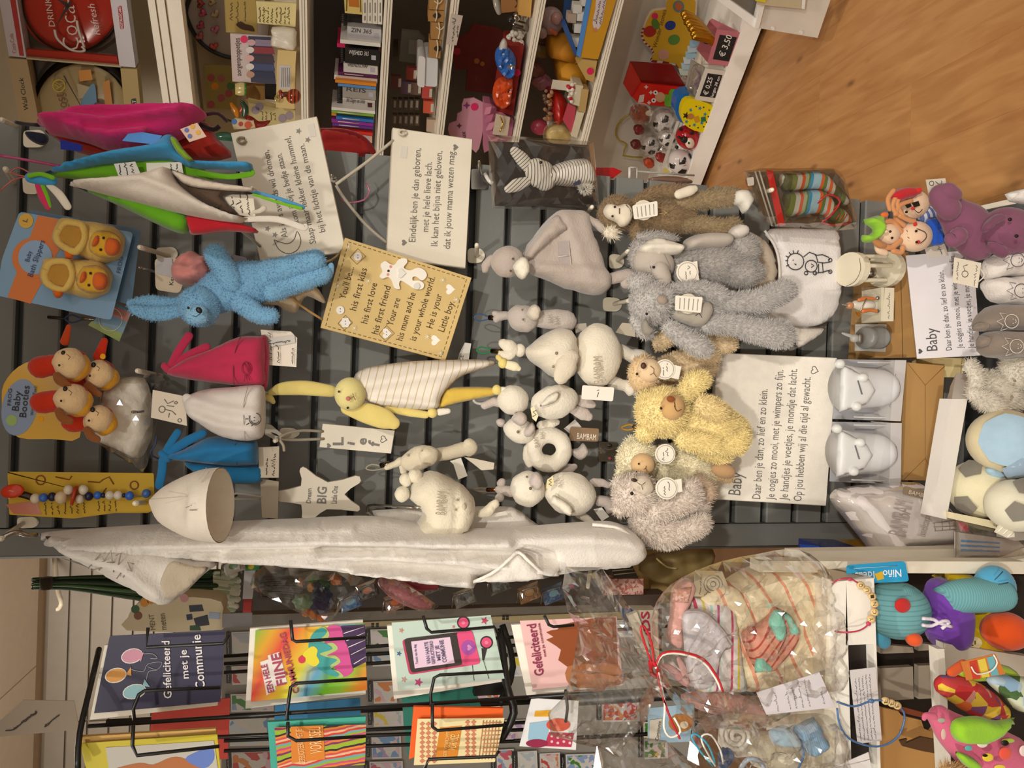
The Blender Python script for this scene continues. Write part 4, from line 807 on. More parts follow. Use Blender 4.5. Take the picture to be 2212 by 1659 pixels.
# white duck, hanging by a plastic hook
Yd = 1.43
t = T('duck_toy', 'white plush duck with folded wing, uppermost of the white ducks', 'soft toy', 1040,860, Yd);WD = m('ddd4c2', 'terry');GB = m('bdb0a6', 'terry')
t.a('plastic_hook', wire([(1072,862,1.45),(1060,868,1.46),(1036,872,1.47),(1024,866,1.47),(1026,858,1.47),(1036,856,1.47)],.003,6),m('d9d4cc', 'gloss'))
t.a('tuft', blob([(1048,876,8),(1066,868,10),(1080,872,8)], Yd, .9), GB);t.a('head', ell(1108,864,34,32,off(Yd, .012)), WD);eye(t, 1115,893,off(Yd, .03),3, None, '7a6e58');t.a('bill', puff([(1104,905),(1114,892),(1128,890),(1138,900),(1136,914),(1124,920),(1112,914)],off(Yd, .03),10,.014, step=5), GB)
t.a('body', ell(1198,868,52,36,off(Yd, .015),-14), WD);t.a('wing', puff([(1180,858),(1196,848),(1208,848),(1202,866),(1186,874),(1166,878)],off(Yd, .05),8,.008, step=5), WD)
t.a('foot', blob([(1248,862,10),(1266,868,14),(1280,874,8)], Yd, .5), GB);t.a('foot', blob([(1240,886,10),(1260,894,14),(1272,900,10)], Yd, .5), GB)
a = t.a('neck_tag', slab([(1146,882),(1152,878),(1163,898),(1158,911),(1150,904)],off(Yd, .05),.001),m('e6dcb6', 'paper'),smooth=0);t.a('printed_mark', strokes([[(1150,900),(1158,896),(1151,890),(1158,886)]],off(Yd, .0505),.8), DK, a)
t = T('duck_ring_rattle', 'grey headed duck with a white ring body', 'soft toy', 1180,970,1.46);Yd = 1.46
t.a('tuft', ell(1082,912,9,9, Yd), GB);h = t.a('head', ell(1122,930,34,27,off(Yd, .02),20), WD);t.a('bill', puff([(1132,926),(1148,912),(1156,922),(1154,934),(1142,944),(1130,940)],off(Yd, .036),10,.014, step=5), GB);eye(t, 1119,933,off(Yd, .046),3.4, h, '7a6e58')
rg = []
for i in range(24):
    a = 2*math.pi*i/24;c = (1182+33*math.cos(a),970+31*math.sin(a));s = S(*c, Yd);cc = P(*c, Yd)+N(Yd)*.012;rad = (cc-(P(1182,970, Yd)+N(Yd)*.012)).normalized()
    rg.append([cc+rad*(18*s*math.cos(q))+N(Yd)*(18*s*math.sin(q)) for q in [2*math.pi*j/12 for j in range(12)]])
t.a('ring_body', rings(rg, False, True), WD)
t.a('wing', blob([(1168,918,9),(1190,914,11),(1202,912,7)],off(Yd, .012),.6), WD);t.a('wing', blob([(1140,970,10),(1140,990,10),(1144,1004,7)],off(Yd, .014),.6), WD)
t.a('foot', puff([(1228,972),(1248,968),(1260,957),(1272,978),(1256,994),(1240,986)], Yd, 8,.01, step=5), GB);t.a('foot', blob([(1210,1014,8),(1230,1012,10),(1240,1008,7)], Yd, .6), GB)
t.a('lettering', txt([('BAM', (1166,965),(1162,944),11),('BAM', (1176,948),(1176,934),9)],off(Yd, .034)),m('968a78'),smooth=0)
o = t.a('brand_card', slab(rq([(1232,922),(1294,926),(1292,954),(1229,952)],4),off(Yd, -.004),.001),m('8a6e52', 'gloss'),smooth=0);t.a('lettering', txt([('BAMBAM', (1283,948),(1286,930),10)] if 0 else [('BAMBAM', (1246,948),(1287,951),13)],off(Yd, -.004)),m('e9dfcf'), o,smooth=0)
t.a('care_label', slab([(1218,926),(1242,906),(1256,922),(1232,938)],off(Yd, -.01),.001),m('d6cfc4', 'fab'),smooth=0)
Yd = 1.42
t = T('duck_toy', 'round white plush duck with grey feet, lowest of the white ducks', 'soft toy', 1080,1056, Yd)
t.a('tuft', blob([(1082,1044,9),(1084,1042,9)], Yd, .9), GB);t.a('tuft', ell(1080,1074,10,10, Yd), GB);t.a('tuft', blob([(1078,1058,9),(1094,1060,12),(1104,1062,12)], Yd, .9), GB)
h = t.a('head', ell(1140,1056,37,39,off(Yd, .015)), WD);t.a('bill', puff([(1142,1040),(1150,1022),(1162,1020),(1172,1034),(1170,1052),(1158,1058),(1148,1052)],off(Yd, .046),12,.014, step=5), GB, h);eye(t, 1146,1055,off(Yd, .058),3.6, h, '6a5e4a');eye(t, 1138,1030,off(Yd, .04),2.4, h, '6a5e4a')
t.a('body', ell(1232,1066,56,46,off(Yd, .015),15), WD);t.a('wing', puff([(1195,1070),(1215,1078),(1232,1092),(1236,1112),(1226,1114),(1206,1098),(1190,1086)],off(Yd, .055),9,.01, step=5), WD)
t.a('foot', blob([(1282,1042,9),(1300,1044,9),(1314,1048,7)], Yd, .6), GB);t.a('foot', puff([(1284,1076),(1300,1070),(1326,1078),(1330,1098),(1314,1110),(1304,1096),(1288,1092)], Yd, 9,.012, step=5), GB);t.a('tail', blob([(1250,1110,10),(1268,1120,8),(1278,1128,6)], Yd, .7), WD)
t.a('lettering', txt([('BAM', (1214,1052),(1212,1032),8)],off(Yd, .056)),m('968a78'),smooth=0)
a = t.a('neck_tag', slab(rq([(1182,1036),(1194,1028),(1197,1046),(1180,1056)],2),off(Yd, .06),.001),m('e0d2a0', 'paper'),smooth=0);t.a('printed_mark', strokes([[(1191,1049),(1185,1046),(1191,1042),(1185,1038),(1191,1035)]],off(Yd, .0605),.8), DK, a)
t.a('care_label', slab([(1282,1100),(1300,1096),(1316,1116),(1300,1126)],off(Yd, -.012),.001),m('e2dcd2', 'fab'),smooth=0);t.a('clip_loop', wire([(1066,1058,1.45),(1040,1054,1.47),(1020,1058,1.48),(1040,1062,1.47),(1068,1060,1.45)],.0014,5),m('9a8a70', 'gloss'));t.a('clip', wire([(1052,1058,1.45),(1074,1058,1.43)],.004,6),m('a8643a', 'metal'))
# giraffe rattle
Yg = 1.43;CW = m('d2c6ac', 'terry')
t = T('giraffe_rattle', 'cream plush giraffe rattle on a clear clip', 'soft toy', 845,1005, Yg)
t.a('horn', blob([(836,1010,5),(850,1004,7),(866,996,10)], Yg, .9), CW);t.a('head', ell(905,990,42,26,off(Yg, .012),-20), CW);t.a('muzzle', ell(925,985,22,22,off(Yg, .026)), CW);t.a('ear', blob([(868,1006,6),(872,1018,7)], Yg, .7), CW)
t.a('handle', blob([(935,985,15),(970,978,15),(1000,970,16)], Yg, .9), CW);t.a('ball', ell(1014,967,18,19,off(Yg, .004)), CW);eye(t, 881,983,off(Yg, .03),3, None, 'a89a7e');eye(t, 912,974,off(Yg, .036),2.4, None, 'a89a7e')
t.a('care_label', slab([(972,996),(996,989),(1010,1028),(990,1036),(980,1004)],off(Yg, .004),.001),m('ddd6c6', 'fab'),smooth=0);t.a('ribbon_tag', slab([(1002,987),(1022,990),(1068,1000),(1066,1014),(1040,1016),(1020,1000)],off(Yg, -.006),.001),m('d6ccb8', 'fab'),smooth=0)
o = t.a('clip_plate', slab(rq([(787,986),(824,996),(818,1024),(786,1024)],4), PY-.006,.003), CLEAR,smooth=0);t.a('clip_loop', wire([(832,1010,1.45),(804,1003,1.47),(790,1012,1.48),(806,1016,1.47),(832,1012,1.45)],.0016,5),m('b0a890', 'gloss'));t.a('clip', wire([(822,1006,1.45),(846,1000,1.44)],.005,6),m('5a5044', 'metal'))
# crown-shaped toy with a sleeping face
Yk = 1.36;CC = m('d6ccb4', 'terry')
t = T('crown_toy', 'cream plush crown with balls on its points and a smiling face', 'soft toy', 940,1100, Yk)
b = t.a('crown', puff([(884,1058),(890,1040),(920,1018),(945,1018),(975,1035),(1000,1048),(1018,1066),(1027,1098),(1018,1132),(1006,1150),(970,1158),(930,1160),(886,1162),(880,1150),(900,1128),(912,1108),(898,1090),(884,1076)], Yk, 40,.05,[([(965,1160),(980,1100),(975,1040)],-.008,5)], step=9), CC)
for x, y, r in ((869,1067,17),(873,1150,17),(876,1036,14),(897,1028,16)): t.a('ball', ell(x, y, r, r,off(Yk, .012)), CC)
t.a('lettering', txt([('BAMBAM', (962,1112),(966,1062),22)],off(Yk, .056)),m('998d76'), b,smooth=0)
t.a('nose', ell(1002,1094,4,7,off(Yk, .05)),m('bfb39a', 'terry'), b);eye(t, 988,1080,off(Yk, .05),3, b, '9a8d74');eye(t, 984,1101,off(Yk, .05),3, b, '9a8d74');t.a('mouth', strokes([cat([(1014,1078),(1020,1096),(1012,1114)],4)],off(Yk, .043),1),m('8d8068'), b)
t.a('hand', blob([(1038,1110,9),(1052,1106,12),(1062,1094,10),(1070,1088,9)], Yk, .8), CC);t.a('price_flag', slab([(1050,1112),(1092,1104),(1097,1112),(1058,1118)],off(Yk, -.01),.001),m('d9d2c4', 'paper'),smooth=0)
# ---------------------------------------------------------------- fluffy animals
Ym = 1.42;MB = m('8d7454', 'fur');MF = m('dcd0ba', 'fab')
t = T('plush_monkey', 'brown fluffy monkey with long legs and white hands', 'soft toy', 1300,470, Ym)
furry(t, 'head', ell(1330,462,36,38,off(Ym, .01)), MB);furry(t, 'body', blob([(1375,462,30),(1410,470,42),(1450,470,40),(1475,468,30)], Ym, .75), MB)
f_ = t.a('face', puff([(1304,452),(1314,440),(1334,444),(1352,440),(1364,452),(1366,470),(1356,486),(1340,490),(1330,480),(1312,472),(1304,462)],off(Ym, .04),16,.016, step=5), MF);eye(t, 1328,447,off(Ym, .056),2.6, f_);eye(t, 1323,467,off(Ym, .056),2.6, f_)
t.a('nose', strokes([[(1338,450),(1338,462)]],off(Ym, .057),1.4),m('6a5440'), f_);t.a('mouth', strokes([cat([(1352,442),(1362,456),(1360,468),(1350,476)],4)],off(Ym, .054),1),m('4a3a2a'), f_)
t.a('ear', ell(1328,432,14,8,off(Ym, .012),10), MF);furry(t, 'hair_tuft', ell(1320,502,16,14,off(Ym, .02)), MF, 10,.01)
furry(t, 'arm', blob([(1375,440,14),(1420,416,15),(1470,414,14),(1490,418,12)],off(Ym, .01),.8), MB);t.a('hand', blob([(1466,420,10),(1490,412,11),(1500,408,8)],off(Ym, .035),.7), MF)
furry(t, 'leg', blob([(1470,440,17),(1520,432,18),(1570,426,19),(1585,424,18)],off(Ym, .012),.85),m('9a8462', 'fur'));furry(t, 'leg', blob([(1470,482,18),(1515,486,18),(1560,494,20),(1585,488,18)],off(Ym, .008),.85),m('9a8462', 'fur'))
t.a('foot', puff([(1582,418),(1600,410),(1618,416),(1626,432),(1618,450),(1604,462),(1594,446),(1584,440)],off(Ym, .02),14,.022, step=6),m('ddd6c8', 'fab'));furry(t, 'arm', blob([(1372,492,16),(1376,512,12),(1378,516,10)],off(Ym, .01),.8), MB)
text_tag(t, [(1366,444),(1420,434),(1421,466),(1370,474)],off(Ym, .062),5);t.a('belly_stitch', strokes([[(1434,456),(1444,464)],[(1444,456),(1434,464)],[(1424,462),(1436,460)]],off(Ym, .046),.8),m('b59868'));t.a('swing_tag', disc(1390,454,22,off(Ym, .056),.001),m('dcd2be', 'paper'),smooth=0)
Ye = 1.4;EG = m('a8a29c', 'fur');EF = m('b3a89c', 'fab')
t = T('plush_elephant', 'grey elephant soft toy with white lined ears', 'soft toy', 1400,560, Ye)
h = t.a('head', ell(1412,568,46,36,off(Ye, .015),25), EF);furry(t, 'forehead', ell(1384,548,24,38,off(Ye, .006),10), EG)
furry(t, 'body', blob([(1465,580,36),(1520,576,48),(1570,570,44),(1600,566,34)],off(Ye, -.005),.75), EG, 18,.008)
t.a('ear', puff([(1380,540),(1395,522),(1420,514),(1448,520),(1474,530),(1470,548),(1440,552),(1405,552)],off(Ye, .03),10,.014,[([(1390,538),(1430,534),(1468,538)],.01,5)], step=6),m('e2d9c8', 'fab'));furry(t, 'ear_back', ell(1420,514,46,13,off(Ye, .016),4), EG)
t.a('trunk', blob([(1425,585,20),(1434,605,17),(1424,618,14)],off(Ye, .04),.8), EF, h);eye(t, 1412,577,off(Ye, .052),3.2, h);t.a('brow', strokes([[(1404,574),(1406,580)]],off(Ye, .054),.8), DK, h)
t.a('arm', puff([(1476,522),(1500,508),(1540,502),(1572,506),(1580,524),(1560,538),(1510,540),(1480,540)],off(Ye, .012),18,.03, step=8), EF);furry(t, 'foot_back', ell(1600,540,38,36,off(Ye, -.006)), EG)
t.a('foot', puff([(1576,496),(1596,484),(1614,492),(1612,510),(1590,518),(1574,510)],off(Ye, .012),14,.02, step=6),m('cfc6bc', 'fab'))
furry(t, 'leg', blob([(1570,585,30),(1610,590,32),(1628,588,22)],off(Ye, .004),.8), EG);t.a('mane_seam', strokes([[(1434,548),(1446,575),(1440,596)]],off(Ye, .045),.8),m('8f857a'))
ring_tag(t, 1485,588,off(Ye, .05),24,[(1462,572),(1506,564),(1510,604),(1490,612)],61)
Ye = 1.37;EG = m('b8b3ae', 'fur')
t = T('plush_elephant', 'shaggy pale grey elephant hanging lowest of the grey pair', 'soft toy', 1410,660, Ye)
F2 = dict(dens=22, ln=.007, wd=.0016)
furry(t, 'head', ell(1410,655,48,44,off(Ye, .015),15), EG, **F2);furry(t, 'ear', ell(1386,614,30,22,off(Ye, .01),20), EG, **F2);t.a('ear_lining', puff([(1384,700),(1394,688),(1402,702),(1412,712),(1402,726),(1388,720)],off(Ye, .045),8,.01, step=5),m('8f887c', 'fab'));furry(t, 'ear', blob([(1378,690,18),(1392,714,18),(1404,722,10)],off(Ye, .008),.6), EG, **F2)
furry(t, 'trunk', blob([(1432,656,18),(1440,646,14),(1444,636,10)],off(Ye, .05),.8), EG, **F2);t.a('trunk_tip', ell(1430,648,12,10,off(Ye, .072),30),m('9a8a7c', 'fab'));eye(t, 1397,678,off(Ye, .06),3)
furry(t, 'body', blob([(1460,670,36),(1500,675,44),(1535,678,40)], Ye, .75), EG, **F2);t.a('belly', puff([(1450,672),(1475,655),(1510,650),(1538,656),(1534,690),(1510,706),(1475,698),(1455,688)],off(Ye, .03),22,.022, step=8),m('a8a092', 'fab'))
t.a('belly_stitch', strokes([[(1502,682),(1510,676),(1516,686)]],off(Ye, .054),.8), DK)
furry(t, 'arm', blob([(1455,628,15),(1490,624,16),(1540,632,18),(1555,640,18)],off(Ye, .02),.85), EG, **F2);furry(t, 'arm', blob([(1445,705,16),(1475,728,20),(1510,748,21),(1522,755,17)],off(Ye, .02),.85), EG, **F2)
furry(t, 'leg', blob([(1530,650,20),(1580,655,22),(1640,650,24),(1690,630,24),(1700,628,20)],off(Ye, .012),.85), EG, **F2);furry(t, 'leg', blob([(1530,700,20),(1580,700,22),(1630,715,24),(1680,722,30),(1690,725,26)],off(Ye, .02),.85), EG, **F2);furry(t, 'knee', ell(1600,675,60,16,off(Ye, -.005),8), EG, **F2)
text_tag(t, [(1459,638),(1518,642),(1514,676),(1458,670)],off(Ye, .066),5,3);t.a('swing_tag', disc(1486,656,22,off(Ye, .06),.001),m('dcd2be', 'paper'),smooth=0)
Yb = 1.42;LB = m('d9c29c', 'fur')
t = T('plush_dog', 'sandy beige dog soft toy above the yellow bear', 'soft toy', 1420,790, Yb)
furry(t, 'ear', blob([(1424,742,16),(1445,725,20),(1454,722,14)], Yb, .6), LB);furry(t, 'head', ell(1390,808,32,40,off(Yb, .015),0),m('d9bc90', 'fur'),10,.007);t.a('muzzle', ell(1402,800,26,26,off(Yb, .034)),m('dcc09a', 'fab'));eye(t, 1376,808,off(Yb, .05),3);t.a('nose', ell(1390,790,6,7,off(Yb, .06)),m('4a2a1a'));t.a('mouth', strokes([[(1404,790),(1412,796),(1412,806),(1404,810)],[(1412,806),(1418,814)]],off(Yb, .057),.8),m('5a3c20'))
furry(t, 'body', blob([(1440,800,30),(1480,790,34),(1520,790,30)],off(Yb, -.01),.7), LB);furry(t, 'leg', blob([(1490,760,16),(1530,765,20),(1540,770,16)],off(Yb, .01),.8), LB);furry(t, 'leg', blob([(1540,735,20),(1560,740,22),(1575,742,18)],off(Yb, .005),.8), LB)
furry(t, 'arm', blob([(1420,832,14),(1445,848,18),(1460,850,12)],off(Yb, -.004),.8),m('cfb894', 'fur'));ring_tag(t, 1436,798,off(Yb, .045),22,[(1440,784),(1472,792),(1466,820),(1434,812)],65)
Yb = 1.38;YB_ = m('ecd798', 'fur')
t = T('plush_bear', 'golden yellow shaggy bear with brown nose', 'soft toy', 1400,900, Yb)
F3 = dict(dens=22, ln=.0075, wd=.0018)
furry(t, 'head', ell(1430,890,54,52,off(Yb, .01)), YB_, **F3);furry(t, 'ear', ell(1394,934,20,18,off(Yb, .01),20), YB_, **F3);furry(t, 'ear', ell(1396,862,18,18, Yb, 0), YB_, **F3)
f_ = t.a('muzzle', ell(1452,880,25,28,off(Yb, .046),15),m('c79e68', 'fab'));t.a('nose', ell(1449,862,9,7,off(Yb, .066),10),m('8a4a22', 'fab'), f_);eye(t, 1428,882,off(Yb, .06),3, f_);t.a('mouth', strokes([[(1456,868),(1458,880)], cat([(1456,876),(1462,888),(1472,884)],3)],off(Yb, .069),.9),m('4a3018'), f_)
furry(t, 'body', blob([(1490,920,46),(1540,925,56),(1580,935,40)], Yb, .75), YB_, **F3);furry(t, 'arm', blob([(1480,850,20),(1500,828,24),(1516,822,18)],off(Yb, .02),.8), YB_, **F3);furry(t, 'arm', blob([(1480,950,20),(1510,955,22),(1545,960,18)],off(Yb, .03),.7), YB_, **F3)
furry(t, 'leg', blob([(1550,890,22),(1530,880,24),(1520,874,20)],off(Yb, .035),.8),m('e2cd94', 'fur'), **F3);furry(t, 'leg', blob([(1560,960,26),(1590,955,26),(1600,945,20)],off(Yb, .02),.8), YB_, **F3);furry(t, 'tuft', ell(1540,985,40,12,off(Yb, .01),12), YB_, **F3)
t.a('clip_loop', wire([(1374,922,1.45),(1360,917,1.46),(1342,924,1.48),(1356,929,1.46),(1376,924,1.45)],.0018,5),m('c08a28', 'gloss'));t.a('clip', wire([(1370,922,1.45),(1396,921,1.4)],.005,6),m('8a6a40', 'metal'))
one('hook_plate', 'clear acrylic hook plate beside the yellow bear', 'hook', slab(rq([(1302,902),(1338,908),(1330,932),(1302,934)],4), PY-.006,.003), CLEAR)
hk = T('hook_block', 'shiny metal hook bracket above the cream lamb', 'hook', 1320,975,1.53);hk.a('bracket', slab(rq([(1293,954),(1334,956),(1332,997),(1293,997)],4), PY-.008,.006), CH,smooth=0);hk.a('wire_loop', wire([(1306,972,1.52),(1330,970,1.5),(1348,980,1.46),(1330,986,1.5)],.0025,6),m('d0ccc4', 'metal'));hk.a('screw', ell(1318,962,4,4, PY-.009), BLK);hk.a('screw', ell(1318,990,4,4, PY-.009),m('7a3038'))
Yl = 1.4;CL = m('e6dcbc', 'fur')
t = T('plush_lamb', 'cream curly lamb with a tan face and round tag', 'soft toy', 1380,1000, Yl)
furry(t, 'head', ell(1376,992,40,44,off(Yl, .005)), CL, **F3);f_ = t.a('face', ell(1388,1003,25,24,off(Yl, .036)),m('d0ad7e', 'fab'));eye(t, 1380,1002,off(Yl, .058),2.4, f_);eye(t, 1374,1019,off(Yl, .052),2, f_);t.a('mouth', strokes([[(1398,1018),(1394,1012),(1390,1014)],[(1394,1012),(1396,1006)]],off(Yl, .057),.8),m('6a4a30'), f_)
furry(t, 'ear', ell(1366,954,14,12, Yl), CL, **F3);furry(t, 'ear', ell(1344,1020,14,12, Yl), CL, **F3);furry(t, 'body', blob([(1430,1000,36),(1480,1005,44),(1520,1010,38)],off(Yl, -.01),.75), CL, **F3);furry(t, 'leg', blob([(1520,1010,22),(1560,1020,22),(1570,1028,16)], Yl, .8),m('c7aa80', 'fur'),8,.006);t.a('hoof', ell(1562,1016,26,16,off(Yl, .02),12),m('c09a70', 'fab'))
ring_tag(t, 1437,981,off(Yl, .05),22, None, 71)
Yg = 1.36;GBr = m('d6c9bc', 'fur')
t = T('plush_bear', 'greyish white teddy bear curled at the lower left', 'soft toy', 1370,1070, Yg)
furry(t, 'head', ell(1372,1068,46,44,off(Yg, .012)), GBr, **F3);furry(t, 'ear', ell(1336,1046,14,15,off(Yg, .005)), GBr, **F3);furry(t, 'ear', ell(1340,1100,16,14,off(Yg, .005)), GBr, **F3);f_ = t.a('muzzle', ell(1388,1048,24,20,off(Yg, .04),20),m('cabba8', 'terry'));t.a('nose', ell(1370,1037,7,4,off(Yg, .054),10),m('3a2820'), f_);eye(t, 1365,1066,off(Yg, .064),4, f_);t.a('mouth', strokes([[(1376,1042),(1386,1048),(1388,1058)],[(1386,1048),(1394,1042)]],off(Yg, .063),.8),m('5a4438'), f_)
furry(t, 'body', blob([(1400,1130,40),(1440,1145,40),(1480,1140,30)], Yg, .8), GBr, **F3);furry(t, 'arm', blob([(1420,1105,22),(1460,1090,24),(1490,1070,26),(1492,1056,20)],off(Yg, .03),.85), GBr, **F3);furry(t, 'leg', blob([(1470,1150,20),(1500,1138,24),(1515,1130,20)],off(Yg, .02),.85), GBr, **F3);furry(t, 'leg', blob([(1460,1120,16),(1500,1100,16),(1520,1096,12)],off(Yg, .0),.8), GBr, **F3)
furry(t, 'arm', blob([(1510,1040,16),(1530,1062,18),(1516,1080,16)],off(Yg, -.01),.8),m('c0a890', 'fur'),8,.007);ring_tag(t, 1440,1055,off(Yg, .07),24,[(1438,1040),(1472,1034),(1474,1062),(1446,1066)],75)
# packed striped rabbit
Yp = P3(P(1065,308,1.44), P(1280,310,1.46), P(1075,440,1.46))
t = T('rabbit_pack', 'grey pinstriped rabbit in a clear bag on black card', 'soft toy', 1050,300, Yp)
t.a('backing_card', slab([(1055,305),(1272,313),(1290,452),(1070,445)], Yp, .002),m('262321', 'paper', .5),smooth=0)
SR = ramp_mat('pinstripe', (1150,400),(1156,400), Yp, [('d6cdbf', 3),('5c5852', 1)], 'fab')
SR2 = ramp_mat('pinstripe_ear', (1120,340),(1124,345), Yp, [('d6cdbf', 3),('5c5852', 1)], 'fab')
Yq = off(Yp, .004)
t.a('ear', blob([(1112,328,11),(1128,344,15),(1146,366,13),(1152,378,8)], Yq, .5), SR2);t.a('ear', blob([(1098,408,9),(1116,400,14),(1138,392,10)], Yq, .5), SR2)
h = t.a('head', blob([(1160,370,28),(1170,378,32),(1176,384,28)], Yq, .6), SR);t.a('body', puff([(1190,362),(1208,352),(1240,344),(1268,344),(1280,360),(1286,390),(1280,402),(1250,404),(1200,400),(1186,392),(1180,378)], Yq, 30,.03, step=8), SR)
t.a('tail', fur(ell(1265,406,11,10,off(Yq, .012)),60,.008,.002,0,5),m('e8e2d6', 'fur'),smooth=0, stuff=1);eye(t, 1168,351,off(Yq, .024),3.4, h);t.a('label', slab([(1238,396),(1252,388),(1256,396),(1240,402)],off(Yq, .03),.0008),m('3c3a4a', 'fab'),smooth=0)
t.a('clear_bag', puff([(1052,290),(1282,306),(1296,456),(1064,450)],off(Yp, .008),30,.02, crumple=.004, cs=.03, step=16, sm=0), CELLO,smooth=0)
t.a('bag_clip', wire([(1048,376,1.46),(1056,390,1.45),(1064,396,1.45)],.004,6),m('cfcac0', 'gloss'))
# ================================================================ goods at the foot of the panel
# bag of striped socks
Yz = P3(P(1610,370,1.34), P(1840,420,1.33), P(1690,490,1.36))
t = T('sock_bag', 'zip bag of striped baby socks with a red strip', 'socks', 1640,430, Yz)
S1 = ramp_mat('sock_stripes', (1690,380),(1800,392), Yz, [('5a5a34', 5),('6f7a3c', 3),('b9b8b0', 3),('c9562a', 2),('9fa98a', 2),('5b7a3c', 1),('3a8fbe', 2),('9fc4d8', 5),('d9652a', 2),('5a7a3a', 2),('b9bcc0', 2),('d9652a', 2),('c9c2b4', 2)], 'knit')
t.a('backing', slab([(1612,372),(1800,366),(1830,400),(1846,492),(1690,488),(1655,480)],off(Yz, -.012),.001),m('6a5844', 'paper'),smooth=0)
t.a('sock', puff([(1684,378),(1720,374),(1760,370),(1785,376),(1805,396),(1826,420),(1836,440),(1822,446),(1796,426),(1762,410),(1720,412),(1690,412)], Yz, 14,.014, step=7), S1)
t.a('sock', puff([(1692,424),(1730,414),(1770,410),(1790,420),(1806,440),(1830,458),(1842,478),(1820,486),(1790,476),(1770,462),(1720,466),(1698,466)],off(Yz, .008),14,.014, step=7), S1)
t.a('red_strip', slab([(1655,367),(1669,368),(1696,486),(1681,488)],off(Yz, .016),.0006),m('c22a22', 'gloss'),smooth=0);t.a('zip_seal', strokes([[(1631,370),(1668,488)],[(1640,369),(1676,488)]],off(Yz, .014),2),m('b8b0a4', 'gloss'));t.a('price_sticker', slab(rq([(1613,384),(1628,382),(1629,400),(1616,402)],3),off(Yz, .016),.0006),m('dcd6d0', 'paper'),smooth=0)
t.a('gift_bow', wire([(1765,440,off(Yz, .02)),(1790,420,off(Yz, .026)),(1815,436,off(Yz, .026)),(1790,470,off(Yz, .026)),(1775,480,off(Yz, .024)),(1800,486,off(Yz, .024)),(1836,482,off(Yz, .02))],.0022,6),m('b52a2a', 'gloss'))
t.a('sock_print', strokes([[(1806,474),(1816,460)],[(1812,478),(1824,462)],[(1820,478),(1830,462)],[(1800,452),(1812,440)]],off(Yz, .022),1.4),m('b54030'))
t.a('bag_film', puff([(1607,370),(1700,364),(1800,364),(1822,384),(1838,430),(1849,495),(1760,492),(1690,490),(1650,481),(1628,430)],off(Yz, .012),24,.02, crumple=.006, cs=.03, step=15, sm=2), BAGM,smooth=0)
# bib
Yi = 1.44;TB = m('e4ddd8', 'terry')
t = T('baby_bib', 'white terry bib with a line drawing of a child holding a bear', 'bib', 1640,600, Yi)
t.a('rear_bib', puff([(1600,700),(1640,650),(1700,690),(1770,705),(1790,690),(1776,720),(1740,745),(1700,760),(1690,758),(1720,735)],off(Yi, -.03),12,.014, step=9),m('cfc4b8', 'terry'))
t.a('bib', puff([(1652,498),(1700,492),(1760,494),(1806,496),(1814,520),(1818,570),(1818,620),(1812,655),(1796,686),(1768,702),(1730,706),(1690,694),(1660,672),(1664,655),(1680,635),(1684,600),(1682,560),(1672,530),(1656,512)], Yi, 14,.012,[([(1672,690),(1740,672)],.008,12)], step=9), TB)
t.a('neck_band', puff([(1590,520),(1612,500),(1640,510),(1664,530),(1676,560),(1680,590),(1672,618),(1650,632),(1630,628),(1610,600),(1600,560)],off(Yi, -.018),16,.01, step=9),m('c2b19c', 'fab'))
t.a('binding', wire([(1652,498,off(Yi, .004)),(1672,528,off(Yi, .006)),(1682,560,off(Yi, .006)),(1684,600,off(Yi, .006)),(1680,636,off(Yi, .006)),(1662,660,off(Yi, .004))],.003,6),m('ddd5cc', 'fab'))
E_ = [circ(1718,565,18,18),[(1703,556),(1697,553)],[(1702,563),(1696,563)],[(1704,572),(1698,575)],[(1708,550),(1704,545)],[(1714,547),(1713,541)],[(1722,547),(1724,541)], circ(1752,575,13,14,13), circ(1741,590,4,8), circ(1760,590,4,8),[(1735,555),(1748,545),(1762,550),(1766,565)],[(1760,552),(1776,550),(1790,556),(1792,562)],[(1764,566),(1780,568),(1792,566)],[(1760,590),(1776,588),(1790,584),(1794,588)], circ(1793,562,4,8), circ(1793,587,4,8),[(1752,570),(1758,574),(1752,578)],[(1712,562),(1714,562)],[(1716,570),(1720,572)],[(1768,570),(1768,588)],[(1776,568),(1778,590)]]
t.a('embroidery', strokes(E_,off(Yi, .0145),1.2),m('3a3840'), stuff=1)
t.a('neck_print', strokes([[(1598,520),(1604,540),(1600,556)],[(1606,530),(1630,528),(1636,540)], scrib((1632,575),(1630,540),6,80)[0],[(1616,590),(1630,600)], scrib((1624,622),(1630,600),6,81)[0]],off(Yi, -.004),.9),m('6a5f58'), stuff=1)
t.a('foot_ties', blob([(1576,540,12),(1590,530,14),(1610,526,10)],off(Yi, .0),.6),m('d9d2ca', 'fab'))
# wooden cage rattle with a bell
Yv = 1.4;CR_ = m('dcd2b8', 'paint', .4)
t = T('cage_rattle', 'cream wooden cage rattle with a silver bell inside', 'rattle', 1925,582, Yv)
def cylx(x0, x1, cy, ry, Y, tx=.35, mat=CR_): return loft([(x0, cy, 0,(0, ry, 0),(ry*tx, 0, ry*S(x0, cy, Y))),(x1, cy, 0,(0, ry, 0),(ry*tx, 0, ry*S(x1, cy, Y)))], Y, 24, True, 1)
t.a('top_disc', cylx(1834,1846,582,37, Yv, .28), CR_,smooth=0);t.a('base_disc', cylx(1908,1918,582,39, Yv, .3), CR_,smooth=0)
for y, d in ((556,.012),(578,.028),(607,.012)): t.a('bar', blob([(1850, y, 4.5, d),(1904, y, 4.5, d)], Yv, 1), CR_)
t.a('bell', ell(1880,590,11,11,off(Yv, .004), sq=1),m('9a948c', 'metal', .2));t.a('printed_edge', strokes([cat([(1828,618),(1846,608),(1858,584),(1856,558)],4)],off(Yv, .05),.7),m('5a5040'))
